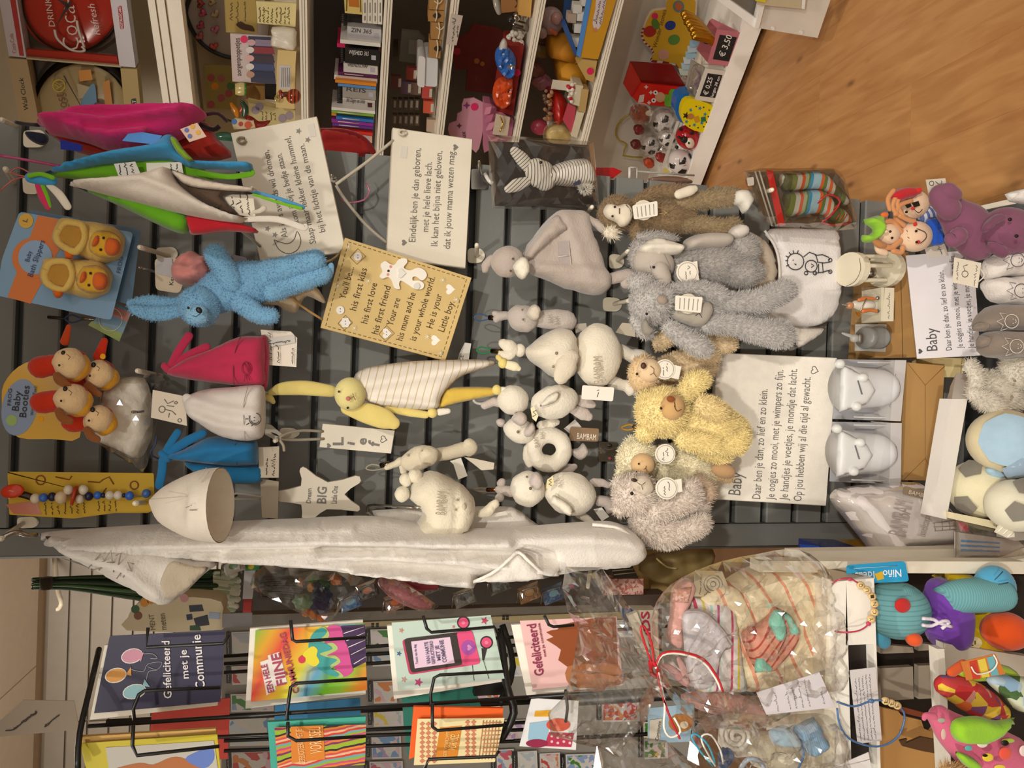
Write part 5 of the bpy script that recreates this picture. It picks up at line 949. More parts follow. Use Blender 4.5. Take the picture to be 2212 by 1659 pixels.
# little figurines in clear boxes
def clearbox(t, q, Y, depth, cap=None):
    t.a('clear_front', slab(q, Y, .0008), CLEAR,smooth=0);a, b, c, d = q
    nn = N(Y);A, B, C, D = [P(*p, Y) for p in q];dn = -nn*depth
    t.a('clear_side', ([A, B, B+dn, A+dn],[(0,1,2,3)]), CLEAR,smooth=0);t.a('clear_side', ([D, C, C+dn, D+dn],[(0,1,2,3)]), CLEAR,smooth=0);t.a('clear_top', ([A, D, D+dn, A+dn],[(0,1,2,3)]), CLEAR,smooth=0)
Yf = 1.38
t = T('boxed_figurine', 'tiny figurine with a silver cap and star wand in a clear box', 'figurine', 1910,658, Yf)
clearbox(t, [(1818,622),(1912,620),(1905,694),(1812,692)],off(Yf, .03),.06)
t.a('box_base', slab([(1904,621),(1932,622),(1930,694),(1903,694)],off(Yf, .03),.06),m('d9cfb6', 'card'),smooth=0);t.a('lettering', strokes(scrib((1920,688),(1922,630),6,90),off(Yf, .0305),.7),m('7a7264'))
t.a('pedestal', blob([(1872,660,22),(1898,660,24)], Yf, .9),m('d6d2c4', 'gloss'));t.a('body', blob([(1848,658,9),(1862,660,13),(1880,660,11)],off(Yf, .02),.9),m('dcd6c8', 'gloss'));t.a('head', ell(1836,660,8,8,off(Yf, .02), sq=1),m('c98a60', 'gloss'));t.a('cap', blob([(1834,660,5),(1826,659,3),(1820,658,1.5)],off(Yf, .02),1),m('c9c4bc', 'metal'));t.a('arm', blob([(1856,648,4),(1872,644,4),(1890,646,3)],off(Yf, .03),1),m('c4733c', 'gloss'));t.a('leg', blob([(1864,672,5),(1880,670,4),(1892,672,4)],off(Yf, .03),1),m('c4733c', 'gloss'));t.a('wand', wire([(1872,644,off(Yf, .034)),(1856,676,off(Yf, .034))],.0012,5,0),m('c9c2b0', 'metal'));t.a('star', slab(star(1855,678,7),off(Yf, .036),.002),m('d0a23c', 'metal'),smooth=0)
t.a('shoe', ell(1896,644,4,4,off(Yf, .03)),m('b8b4ac', 'metal'));t.a('shoe', ell(1896,672,4,4,off(Yf, .03)),m('b8b4ac', 'metal'))
t = T('boxed_trinket', 'silver trinket pot with an angel knob in a clear box', 'figurine', 1905,728, Yf)
clearbox(t, [(1836,705),(1914,702),(1912,758),(1830,756)],off(Yf, .03),.06);t.a('box_base', slab([(1854,700),(1915,701),(1913,760),(1853,758)],off(Yf, -.02),.01),m('c9c6c0', 'card'),smooth=0)
t.a('pot', loft([(1866,730,0,(0,22,0),(5,0,.022)),(1872,730,0,(0,24,0),(6,0,.024)),(1878,730,0,(0,22,0),(6,0,.022)),(1890,730,0,(0,24,0),(6,0,.024)),(1902,730,0,(0,24,0),(6,0,.024))], Yf, 20, True, 2),m('8a8884', 'gloss', .3));t.a('angel_head', ell(1846,731,9,9,off(Yf, .008), sq=1),m('b5b2ac', 'gloss', .35));t.a('wing', blob([(1838,726,4),(1826,722,3),(1820,720,2)],off(Yf, .008),.6),m('b5b2ac', 'gloss', .35));t.a('angel_body', ell(1858,731,8,12,off(Yf, .008)),m('a5a29c', 'metal', .35))
# cardboard boxes the goods stand on
CBm = m('b98f56', 'card')
t = T('cardboard_box', 'flat brown cardboard box under the rattle and figurines', 'box', 1930,660,1.4, 'brown cardboard boxes')
t.a('box_front', slab([(1908,545),(1962,545),(1984,772),(1890,774)],1.43,.09), CBm,smooth=0);t.a('flap_crease', strokes([[(1944,545),(1950,772)]],1.43,1),m('8a6638'));t.a('flap_shadow_line', strokes([[(1925,545),(1932,690)]],1.43,.7),m('a07a46'))
t = T('cardboard_box', 'brown cardboard box beneath the two crown packs', 'box', 1995,910,1.4, 'brown cardboard boxes')
t.a('box_front', slab([(1960,783),(2041,790),(2025,1038),(1951,1037)],1.38,.1), CBm,smooth=0);t.a('fold_crease', strokes([[(1960,784),(1998,832),(1998,990),(1952,1036)],[(2040,791),(1998,832)],[(1998,990),(2024,1036)]],1.38,.7),m('8f6a38'), stuff=1)
def crown_pack(label, q, cx, cy, Y, flip):
    t = T('crown_money_box', label, 'money box', cx+60, cy, Y, 'white crown money boxes in gift packs');GW = m('ececee', 'gloss', .4)
    A, B, C, D = [Vector(p) for p in q]
    t.a('back_card', slab(q,off(Y, -.05),.002),m('b4b4ba', 'paper'),smooth=0)
    t.a('front_strip', slab([tuple(A.lerp(B, .84)), tuple(B), tuple(C), tuple(D.lerp(C, .84))],off(Y, .002),.06),m('c9c4c2', 'paper'),smooth=0)
    t.a('tray_rim', strokes([[tuple(A.lerp(B, .3)+Vector((0,6))), tuple(A.lerp(B, .8)+Vector((0,6))), tuple(D.lerp(C, .8)-Vector((0,6))), tuple(D.lerp(C, .3)-Vector((0,6)))]],off(Y, -.01),2),m('d9d6d2', 'paper'))
    t.a('pot', loft([(cx-50, cy, 0,(0,50,0),(8,0,.04)),(cx-10, cy, 0,(0,44,0),(8,0,.036)),(cx+30, cy, 0,(0,40,0),(8,0,.034)),(cx+48, cy, 0,(0,30,0),(6,0,.026))],off(Y, -.01),22, True, 3), GW)
    t.a('crown_point', puff([(cx-56, cy-52),(cx-30, cy-40),(cx+6, cy-18),(cx+20, cy+6),(cx-2, cy+36),(cx-40, cy+48),(cx-60, cy+52),(cx-60, cy)],off(Y, .024),12,.01, sm=1, step=8),m('f0f0f0', 'gloss', .4))
    for x, y in ((cx-58, cy-52),(cx-8, cy-22),(cx-22, cy+40)): t.a('crown_ball', ell(x, y, 10,10,off(Y, .034), sq=1),m('f2f2f0', 'gloss', .35))
    t.a('coin_slot', slab([(cx-20, cy-16),(cx-17, cy-16),(cx-8, cy+14),(cx-11, cy+14)],off(Y, .0365),.0006),m('77757a'),smooth=0)
    o = t.a('window_film', slab([tuple(A), tuple(A.lerp(B, .84)), tuple(D.lerp(C, .84)), tuple(D)],off(Y, .046),.0006), CLEAR,smooth=0)
    t.a('lettering', strokes(scrib(tuple(C.lerp(D, .1)+Vector((-8,-30))), tuple(B.lerp(A, .1)+Vector((-8,30))),7, int(cy)) if flip else scrib((q[1][0]-14, cy+14),(q[1][0]-12, cy-14),8,7),off(Y, .0026),.7),m('8d8a92'))
crown_pack('white crown money box in a clear pack, right one of the two', [(1806,776),(1958,778),(1946,910),(1800,905)],1872,838,1.36, True)
crown_pack('white crown money box in a clear pack, left one beside the pouch', [(1799,911),(1948,914),(1946,1047),(1793,1040)],1866,978,1.36, False)
# padded pouch in plastic
Yo = 1.33
t = T('padded_blanket_pack', 'white padded blanket in a plastic sleeve with lettering', 'baby blanket', 1940,1110, Yo)
po = [(1792,1074),(1800,1060),(1816,1054),(1874,1046),(1972,1041),(1996,1052),(2016,1070),(2060,1118),(2088,1154),(2080,1172),(2010,1180),(1930,1188),(1910,1200),(1892,1203),(1876,1186),(1840,1140),(1802,1094)]
t.a('blanket', puff(po, Yo, 40,.05,[([(1830,1075),(1890,1150),(1916,1180)],.008,14),([(1880,1085),(1930,1100)],.006,10)], step=8),m('ddd4d0', 'fab'))
t.a('plastic_sleeve', puff(po,off(Yo, .002),40,.054, crumple=.004, cs=.04, step=13), CELLO)
for l in (('BAMBAM', (1956,1160),(1972,1085),40),('badcape', (1998,1160),(2012,1112),18)): t.a('lettering', txt([l],off(Yo, .0575)),m('9a8e8a'),smooth=0)
t.a('brand_lettering', txt([('BAMBAM', (1962,1066),(2010,1079),9)],off(Yo, .057)),m('c9bca8'),smooth=0)
t.a('brand_card', slab(rq([(1952,1052),(1958,1050),(2018,1068),(2016,1082),(1950,1066)],3),off(Yo, .056),.001),m('7d6a54', 'paper'),smooth=0)
t.a('printed_grid', strokes([[(2018,1128),(2020,1146)],[(2034,1124),(2036,1146)],[(2050,1124),(2052,1146)],[(2014,1130),(2066,1124)],[(2016,1138),(2066,1136)],[(2018,1147),(2066,1143)]],off(Yo, .052),.9),m('a3967f'), stuff=1)
# white wooden rail frame
t = T('rail_stand', 'white wooden rail of a little stand in front of the boxes', 'stand', 2060,960,1.2)
t.a('rail', slab([(2056,862),(2090,862),(2045,1122),(2014,1115)],1.22,.03),m('dcd5cc', 'paint'),smooth=0)
t.a('end_rail', slab([(2066,806),(2107,809),(2090,862),(2056,862)], P3(P(2056,862,1.22), P(2090,862,1.22), P(2067,806,1.3)),.03),m('cfc6ba', 'paint'),smooth=0)
t = T('paper_box', 'cream paper box behind the white rail', 'box', 2045,795,1.38);t.a('front', slab([(2014,772),(2084,774),(2080,815),(2046,815),(2042,800),(2014,796)],1.4,.06),m('e0cf98', 'card'),smooth=0);t.a('crease', strokes([[(2078,774),(2074,815)]],1.4,.8),m('b09c60'))
t = T('packing_pouch', 'pale violet plastic pouch behind the white rail', 'pouch', 2052,860,1.34);t.a('pouch', puff([(2058,830),(2070,840),(2058,870),(2044,884),(2042,872)],1.36,6,.008),m('a89fae', 'gloss'))
# second poem print
c4 = [(1957,552),(2102,540),(2118,768),(1981,775)]
YG = P3(P(*c4[0],1.36), P(*c4[1],1.3), P(*c4[3],1.36))
t = T('poem_card', 'white poem card in serif print half hidden by the booties', 'card', 1970,660, YG)
t.a('card', slab(c4, YG, .006),m('dad4d6', 'paper'),smooth=0)
t.a('lettering', txt([('Baby', (2025,757),(2022,708),24),('Daar ben je dan, zo lief en zo klein.', (2056,756),(2038,584),13),('Je oogjes zo mooi, met je wimpers zo fijn.', (2080,752),(2062,550),13),('Je handjes, je voetjes, je mondje dat lacht', (2104,752),(2088,548),13)], YG),m('3c3634'),smooth=0)
t.a('printed_heart', slab(heart(1988,759,6),off(YG, .0006),.0005),m('3c3634'),smooth=0)
# soft balls
def softball(label, x, y, r, Y, base, pts, extra=None):
    t = T('soft_ball', label, 'ball', x, y, Y, 'soft toy balls');g = ell(x, y, r, r, Y, sq=1, u=28, v=18);t.a('ball', g, base)
    s = S(x, y, Y);c = P(x, y, Y);ex = P(x+1, y, Y)-c;ey = P(x, y+1, Y)-c;ez = N(Y)*s
    for (u, v, pr, mt, nsd) in pts:
        w_ = math.sqrt(max(.02,1-u*u-v*v));n0 = (ex*u+ey*v+ez*w_).normalized();a1 = n0.orthogonal().normalized();b1 = n0.cross(a1);V = []
        R0 = (P(x+r, y, Y)-c).length
        for k in (1.0,.55):
            for i in range(nsd*3):
                q, fr = divmod(i, 3);A0 = 2*math.pi*q/nsd;A1 = 2*math.pi*(q+1)/nsd;f_ = fr/3
                px, py = math.cos(A0)*(1-f_)+math.cos(A1)*f_, math.sin(A0)*(1-f_)+math.sin(A1)*f_
                d = (n0+(a1*px+b1*py)*pr*k).normalized();V.append(c+d*(R0*1.012))
        n = nsd*3;V.append(c+n0*R0*1.012);Fc = [(i, (i+1) % n, n+(i+1) % n, n+i) for i in range(n)]+[(n+i, n+(i+1) % n, 2*n) for i in range(n)]
        t.a('patch', (V, Fc), mt)
    return t
CB = m('d9d0ae', 'fab');SI = m('a9a59c', 'gloss', .35,.4);DG = m('7d776c', 'fab')
def ballpent(cxs, mt, pr=.36): return [(u, v, pr, mt, 5) for u, v in cxs]
softball('cream leather-look football with grey and silver pentagons', 2119,1056,62,1.24, CB, [(-.08,-.1,.38, SI, 5),(.25,.78,.4, DG, 5),(.6,-.62,.4, DG, 5),(-.8,.5,.36, DG, 5),(-.6,-.72,.36, DG, 5),(.9,.25,.36, DG, 5)])
t = softball('soft ball in cream with a pale blue half and gingham patches', 2172,953,68,1.2,m('d3c5a0', 'fab'),[(-.55,-.1,.95,m('9fbacb', 'fab'),8),(-.15,.72,.5,m('93a9bd', 'fab'),5),(.12,.06,.26,m('7f93bd', 'fab'),4),(.75,-.5,.5,m('d9cfae', 'fab'),6)])
t.a('fabric_tab', puff([(2128,1014),(2140,1010),(2166,1022),(2160,1034),(2140,1030)],1.2,6,.01),m('9fbfd2', 'fab'))
softball('cream football with grey patch at the bottom edge', 2196,1092,56,1.16,m('d9d2ba', 'fab'),[(-.2,-.75,.42, DG, 5),(-.62,.1,.36, DG, 5),(.5,.1,.36, DG, 5)])
# white plush rabbit sitting
Yw = 1.24;PW = m('ccc4b4', 'fur')
t = T('plush_lambkin', 'white shaggy soft toy sitting behind the blue ball', 'soft toy', 2160,840, Yw)
furry(t, 'body', ell(2150,850,60,44, Yw, 30), PW, 16,.008);furry(t, 'arm', blob([(2096,790,14),(2110,820,18),(2100,850,14)],off(Yw, .025),.8), PW, 16,.007);furry(t, 'leg', blob([(2105,850,16),(2140,870,22),(2160,880,18)],off(Yw, .03),.8), PW, 16,.007);furry(t, 'head', ell(2200,800,36,44,off(Yw, .02)), PW, 16,.008);eye(t, 2192,823,off(Yw, .055),3, None, '8a7c68');eye(t, 2186,858,off(Yw, .05),3, None, '8a7c68')
t.a('care_label', slab([(2078,800),(2090,778),(2108,776),(2100,806)],off(Yw, .02),.001),m('d9d2c6', 'fab'),smooth=0)
# brown and white booties
def bootie(label, body, sole, face, Y, hx, ink, seed):
    t = T('crown_bootie', label, 'baby booties', body[0][0], body[0][1], Y, 'booties with a stitched crown face')
    t.a('bootie', puff(body, Y, 30,.045, step=8), m(hx, 'terry'));x, y = face
    t.a('embroidery', strokes([circ(x, y, 15,14),[(x-12, y-16),(x-26, y-18),(x-18, y-6),(x-32, y),(x-18, y+8),(x-24, y+20),(x-10, y+16)],[(x+2, y-5),(x+4, y-4)],[(x+2, y+5),(x+4, y+4)],[(x+8, y-4),(x+10, y),(x+8, y+4)]],off(Y, .0455),1), m(ink, 'fab'), stuff=1)
    if sole: t.a('cuff', puff(sole,off(Y, .02),8,.012, step=6), m(hx, 'terry'))
bootie('taupe bootie with white stitched crown face, upper one of the pair', [(2100,708),(2110,680),(2140,660),(2190,656),(2225,662),(2228,708),(2190,716),(2130,718)],[(2100,712),(2112,698),(2132,700),(2126,716)],(2185,694),1.2, '84766a', 'd9d2c8', 1)
bootie('taupe bootie with white stitched crown face, lower one of the pair', [(2110,752),(2114,726),(2140,716),(2200,716),(2228,722),(2228,768),(2180,774),(2130,772)],[(2108,745),(2118,726),(2134,730),(2128,748)],(2196,748),1.18, '84766a', 'd9d2c8', 2)
bootie('white bootie with dark stitched crown face, upper one of the pair', [(2116,580),(2136,552),(2170,542),(2226,540),(2228,594),(2180,598),(2140,604),(2124,602)], None, (2198,562),1.2, 'd8d0c8', '55525a', 3)
bootie('white bootie with dark stitched crown face, lower one of the pair', [(2118,612),(2140,600),(2180,598),(2226,600),(2228,656),(2180,660),(2140,652),(2124,632)], None, (2206,628),1.2, 'd8d0c8', '55525a', 4)
t = T('bootie_tag', 'white swing tag tied to the white booties', 'tag', 2080,590,1.2);t.a('tag', slab([(2062,556),(2120,568),(2112,622),(2058,610)],1.19,.001),m('e0d6c2', 'paper'),smooth=0);t.a('lettering', strokes(scrib((2068,604),(2070,566),6,95)+[circ(2084,592,7,8),[(2084,585),(2080,575),(2090,572)]]+scrib((2104,618),(2112,574),8,96),1.1896,.8),m('6a6258'), stuff=1)
t.a('tag_string', wire([(2112,610,1.19),(2126,596,1.18),(2118,580,1.185)],.0012,5),m('cfc6b6'))
# purple donkey
Yp2 = 1.2;PU = m('7d4c62', 'fab')
t = T('plush_donkey', 'plum purple plush hippo with floppy ears at the right corner', 'soft toy', 2120,490, Yp2)
t.a('body', blob([(2060,460,36),(2090,490,52),(2110,520,44)], Yp2,.8), PU);t.a('leg', blob([(2050,450,26),(2030,425,24),(2034,416,20)],off(Yp2,.02),.85), PU);t.a('leg', blob([(2048,414,20),(2062,420,16)],off(Yp2,.03),.85), PU);t.a('leg', blob([(2070,510,20),(2058,520,16),(2052,516,12)],off(Yp2,.03),.85), PU)
h = t.a('head', ell(2180,500,58,50,off(Yp2,.03),30), PU);t.a('ear', puff([(2120,500),(2126,482),(2148,464),(2164,462),(2168,476),(2148,488),(2130,502)],off(Yp2,.07),9,.012, step=6),m('74445a', 'fab'), h);t.a('ear', puff([(2130,525),(2150,524),(2172,538),(2176,552),(2164,558),(2140,545)],off(Yp2,.07),9,.012, step=6),m('74445a', 'fab'), h);eye(t, 2182,474,off(Yp2,.074),4, h);eye(t, 2196,510,off(Yp2,.082),4, h)
# rag dolls
Yr2 = 1.27;SKN = m('e0bfa0', 'fab');HR = m('c98a58', 'fab')
def doll_head(t, x, y, r, Y, cheek=True, smile=0):
    h = t.a('head', ell(x, y, r, r, Y), SKN)
    for dx, dy in smile: eye(t, x+dx, y+dy,off(Y, r*.0009*.85),2.8, h)
    return h
t = T('rag_doll', 'rag doll with a round smiling face and blue bow', 'doll', 1975,512, Yr2)
h = doll_head(t, 1977,511,33, Yr2, True, [(2,-12),(3,12)]);Yq = off(Yr2,.026)
t.a('mouth', strokes([cat([(1980,494),(1998,502),(2000,514),(1988,526)],4)], Yq, 1),m('3a2a22'), h);t.a('cheek', ell(1977,484,4,5,off(Yr2,.018)),m('c2322c', 'fab'), h);t.a('cheek', ell(1984,523,4,4,off(Yr2,.024)),m('c2322c', 'fab'), h);t.a('brow', strokes([[(1958,497),(1960,501)],[(1960,512),(1964,515)]], Yq, .8),m('5a3a22'), h)
for l in ([(1946,500),(1930,480),(1915,478)],[(1945,520),(1925,535),(1905,530)],[(1950,535),(1946,545),(1930,542)],[(1952,486),(1935,470),(1940,455)]): t.a('hair', blob([p+(6,) for p in l],off(Yr2,.004),.8), HR)
t.a('bow', puff([(2000,478),(2012,470),(2034,470),(2042,480),(2030,496),(2040,520),(2030,530),(2012,528),(2012,506)],off(Yr2,.012),10,.014,[([(2020,475),(2022,525)],-.008,4)], step=6),m('2450b0', 'fab'));t.a('body', blob([(2010,505,18),(2040,492,16),(2056,488,12)],off(Yr2,-.012),.8),m('6f93c8', 'fab'))
t = T('rag_doll', 'rag doll with red headscarf and striped blue shirt', 'doll', 1965,445, Yr2)
h = doll_head(t, 1972,442,31,off(Yr2,-.01), True, [(-14,16)]);t.a('headscarf', puff([(1922,424),(1936,410),(1960,404),(1984,412),(1976,426),(1956,432),(1938,436)],off(Yr2,.012),12,.016, step=6),m('b8242c', 'fab'));t.a('mouth', strokes([cat([(1974,452),(1984,460),(1992,452)],3)],off(Yr2,.016),1),m('3a2a22'), h);t.a('cheek', ell(1972,450,4,4,off(Yr2,.014)),m('c2322c', 'fab'), h);t.a('eye_patch', slab([(1953,438),(1964,434),(1970,446),(1960,450)],off(Yr2,.018),.001), BLK, h,smooth=0);t.a('eye_patch', slab([(1970,438),(1984,434),(1988,444),(1976,448)],off(Yr2,.016),.001), BLK, h,smooth=0)
for l in ([(1930,412),(1918,430),(1922,452)],[(1938,420),(1928,446),(1938,462)],[(1950,414),(1938,440),(1950,466)],[(1968,434),(1944,444),(1934,462)],[(1944,466),(1960,474),(1975,478)]): t.a('braid', blob([p+(5,) for p in l],off(Yr2,.016),.8), HR)
SB = ramp_mat('blue_white_stripes', (2000,470),(2010,466), Yr2,['c9ccd8', '5a6aa0'], 'fab');t.a('shirt', blob([(1996,466,16),(2016,462,18),(2026,462,14)],off(Yr2,-.012),.8), SB);t.a('bow', puff([(1972,410),(1986,404),(1990,416),(1980,420)],off(Yr2,.022),5,.008, step=4),m('cc2a24', 'fab'))
t = T('rag_doll', 'small elf doll with lime green pointed hat', 'doll', 1910,505, Yr2)
h = doll_head(t, 1917,506,24,off(Yr2,-.006), True, [(6,-6),(10,8)]);t.a('hat', puff([(1862,478),(1880,470),(1900,466),(1904,486),(1900,512),(1880,524),(1862,522),(1862,508),(1876,508),(1884,496)],off(Yr2,.006),12,.02,[([(1870,480),(1898,496)],.006,6)], step=6),m('8aba34', 'fab'));t.a('arm', blob([(1896,530,8),(1900,540,9),(1912,546,7)], Yr2,.8), SKN);t.a('nose', ell(1914,500,5,4,off(Yr2,.02)), SKN, h);t.a('hair', blob([(1890,520,7),(1900,528,8),(1910,530,6)],off(Yr2,.01),.8),m('b07848', 'fab'));t.a('bow', ell(1911,464,8,6,off(Yr2,.02)),m('d9662a', 'fab'))
for x, lab in ((2026, 'printed paper tag behind the purple toy leg'),):
    t = T('doll_tag', lab, 'tag', 2020,405,1.3);t.a('tag', slab([(2000,388),(2042,385),(2048,412),(2006,420)],1.31,.001),m('d9cfc0', 'paper'),smooth=0);t.a('printed_drawing', strokes([circ(2012,396,5,8),[(2020,392),(2028,398),(2024,406)]]+scrib((2036,410),(2034,390),6,99),1.3094,.8),m('4a443c'), stuff=1)
t = T('doll_tag', 'printed paper tag under the blue bow doll', 'tag', 2030,545,1.28);t.a('tag', slab([(1998,536),(2040,526),(2050,552),(2004,556)],1.285,.001),m('d2c8ba', 'paper'),smooth=0);t.a('lettering', strokes(scrib((2034,550),(2030,532),6,98),1.2844,.9),m('4a443c'))
t = T('clear_clip_strip', 'clear plastic strip beside the green hatted doll', 'clip', 1870,500,1.5);t.a('strip', slab(rq([(1862,492),(1872,490),(1876,532),(1864,534)],3),1.5,.003), CLEAR,smooth=0)
one('white_stand_rail', 'white wooden rail crossing the corner by the purple toy', 'rail', slab([(2106,447),(2190,428),(2212,424),(2212,436),(2112,456)],1.24,.02),m('e2dccf', 'paint'))
one('towel_corner', 'white waffle towel corner at the right edge', 'towel', puff([(2170,420),(2184,414),(2216,406),(2222,446),(2200,440),(2180,436)],1.18,10,.014, crumple=.005, cs=.01, step=5, sm=1),m('ddd8d0', 'terry'), True)
# ================================================================ left: card spinner, gift parcels, white crate with toys
BW_ = m('14120f', 'gloss', .4)
Ysp = 1.24
t = T('card_spinner', 'black wire card spinner rack at the lower left', 'card rack', 1100,1500, Ysp+.08);SP = t
for a, b, Y in (((484,1418),(1140,1374),1.34),((484,1434),(1140,1392),1.34),((484,1453),(1140,1412),1.34),((190,1569),(1140,1506),1.2),((300,1600),(1140,1560),1.3),((484,1600),(1140,1576),1.3),((484,1622),(1140,1600),1.3),((1110,1600),(1400,1585),1.3),((1140,1392),(1240,1386),1.34)):
    t.a('upright_wire', wire([a+(Y,), b+(Y,)],.0032,6,0), BW_)
t.a('top_ring', wire([(214,1402,1.3),(196,1480,1.22),(172,1584,1.16),(168,1660,1.14)],.0042,8), BW_)
t.a('upright_post', wire([(230,1560,1.36),(560,1545,1.36),(1160,1515,1.36)],.005,8,0), BW_)
t.a('lower_arm', wire([(1080,1360,1.3),(1094,1480,1.24),(1110,1540,1.22),(1080,1600,1.22)],.007,8), BW_);t.a('lower_arm', wire([(1085,1350,1.34),(1108,1440,1.3),(1080,1520,1.24)],.006,8), BW_)
_p = P(1160,1515,1.36);t.a('stand_pole', wire3([Vector((_p.x, _p.y, _p.z)), Vector((_p.x, _p.y, .02))],.012,10), BW_);t.a('foot_plate', box((_p.x, _p.y, .012),.3,.3,.024), BW_,smooth=0)
for a, b, Y in (((1140,1374),(1450,1352),1.34),((1140,1506),(1520,1482),1.22),((1140,1600),(1520,1580),1.3)): t.a('upright_wire', wire([a+(Y,), b+(Y,)],.0032,6,0), BW_)
for y0, y1, x, Y in ((1315,1425,1426,1.32),(1515,1610,1504,1.17)): t.a('basket_wire', wire([(x, y0, Y),(x, y1, Y)],.003,6,0), BW_);t.a('basket_wire', wire([(x, (y0+y1)/2, Y),(x+4,(y0+y1)/2,1.36)],.003,6,0), BW_)
t.a('pocket_bracket', slab([(1030,1478),(1092,1468),(1096,1500),(1024,1504)],1.27,.02), BW_,smooth=0)
def pocket(pts, Y): SP.a('pocket_wire', wire([p+(Y,) for p in pts],.0026,6,0), BW_)
def card(label, face, env, Y, hexc, envc='e4ddcf', prints=None, n=3, mat=None, grp='greeting cards in the wire spinner'):
    t = T('greeting_card', label, 'card', face[0][0], face[0][1], Y, grp)
    if env: t.a('envelope', slab(env,off(Y, -.006),.006), m(envc, 'paper'),smooth=0)
    f_ = t.a('card_front', slab(face, Y, .0012), mat or m(hexc, 'gloss', .4),smooth=0)
    if prints: prints(t, f_,off(Y, .0008))
    return t
def pr1(t, f_, Y):
    for x, y, h in ((285,1417, 'cf8fa4'),(250,1459, 'd99a48'),(290,1494, '8fbcc2')):
        t.a('balloon_rim', disc(x, y, 24 if h != '8fbcc2' else 26, Y, .0004, ry=16, ang=-15),m('e9e4da'), f_,smooth=0);t.a('balloon', disc(x, y, 22 if h != '8fbcc2' else 24,off(Y, .0004),.0004, ry=14, ang=-15), m(h), f_,smooth=0)
    t.a('balloon_knot', slab([(300,1420),(311,1408),(304,1430)],off(Y, .0006),.0004),m('cf8fa4'), f_,smooth=0);t.a('balloon_knot', slab([(272,1457),(283,1440),(284,1460)],off(Y, .0006),.0004),m('d99a48'), f_,smooth=0);t.a('balloon_knot', slab([(308,1482),(312,1467),(324,1484)],off(Y, .0006),.0004),m('8fbcc2'), f_,smooth=0)
    t.a('balloon_string', strokes([cat([(310,1412),(330,1412),(340,1422),(325,1422)],3), cat([(284,1446),(310,1450),(320,1434),(350,1430),(340,1446),(320,1440)],3), cat([(316,1470),(322,1450),(340,1448)],3)], Y, .6),m('b9b4b4'), f_)
    t.a('lettering', txt([('Gefeliciteerd', (371,1508),(366,1384),17),('met je', (408,1465),(403,1403),16),('Communie', (443,1488),(433,1370),20)], Y, bold=.012),m('e9e4e2'), f_,smooth=0)
card('navy communion card with three balloons', [(237,1374),(486,1361),(476,1516),(203,1541)],[(226,1394),(480,1375),(470,1524),(194,1555)], Ysp, '2a2444', 'ece4d4', pr1)
RB = ramp_mat('rainbow_print', (545,1375),(800,1500), Ysp, ['7fb03a', 'd9a02c', 'd9483a', 'e0a030', 'd9d040', '5f9ec2', '6fb02a', '8ab83a', 'd98a2c', 'e07030'], 'gloss', 'LINEAR')
def pr2(t, f_, Y):
    t.a('cake_case', slab([(736,1352),(788,1349),(791,1430),(762,1444),(750,1400)], Y, .0004),m('3a1e4a'), f_,smooth=0)
    t.a('cake_case_line', strokes([[(742,1368),(786,1354)],[(748,1384),(788,1366)],[(752,1398),(789,1382)],[(758,1414),(790,1398)],[(764,1434),(791,1418)]],off(Y, .0004),1),m('e6dce0'), f_, stuff=1)
    t.a('icing_pink', slab(cat([(692,1372),(712,1352),(736,1354),(742,1378),(752,1400),(758,1430),(762,1450),(742,1462),(720,1440),(700,1420),(712,1400),(694,1384)],3, True),off(Y, .0004),.0004),m('cc4a8c'), f_,smooth=0)
    t.a('icing_green', slab(cat([(700,1354),(682,1362),(668,1386),(680,1420),(690,1440),(722,1462),(742,1462),(732,1450),(716,1444),(736,1430),(724,1416),(706,1416),(730,1402),(718,1388),(698,1392),(712,1372)],3, True),off(Y, .0008),.0004),m('a9bc70'), f_,smooth=0)
    t.a('icing_teal', slab(cat([(696,1356),(676,1368),(666,1396),(676,1424),(692,1448),(724,1462),(732,1456),(712,1440),(728,1426),(706,1420),(690,1412),(718,1402),(704,1390),(690,1384),(706,1366)],3, True),off(Y, .0012),.0004),m('389a96'), f_,smooth=0)
    t.a('cream_swirl', slab(cat([(662,1404),(676,1396),(686,1404),(684,1416),(690,1430),(678,1440),(660,1428),(654,1414)],3, True),off(Y, .0016),.0004),m('e0d02c'), f_,smooth=0);t.a('cherry', disc(652,1425,8,off(Y, .002),.0004),m('cc2c4a'), f_,smooth=0)
    t.a('letter_panel', slab([(562,1430),(580,1424),(596,1490),(576,1502)], Y, .0004),m('e2d9d2'), f_,smooth=0);t.a('letter_panel', slab([(578,1416),(604,1408),(620,1474),(594,1482)], Y, .0004),m('e2d9d2'), f_,smooth=0)
    t.a('lettering', txt([('EEN HELE', (592,1494),(576,1434),13),('FIJNE', (618,1478),(604,1410),20),('COMMUNIEDAG', (646,1496),(616,1366),13)],off(Y, .0006), bold=.02),m('a83a58'), f_,smooth=0)
card('rainbow communion card with a big cupcake', [(552,1362),(787,1347),(793,1491),(542,1516)],[(540,1358),(784,1340),(790,1500),(530,1531)], Ysp, 'ffffff', 'e6e0d2', pr2, mat=RB)
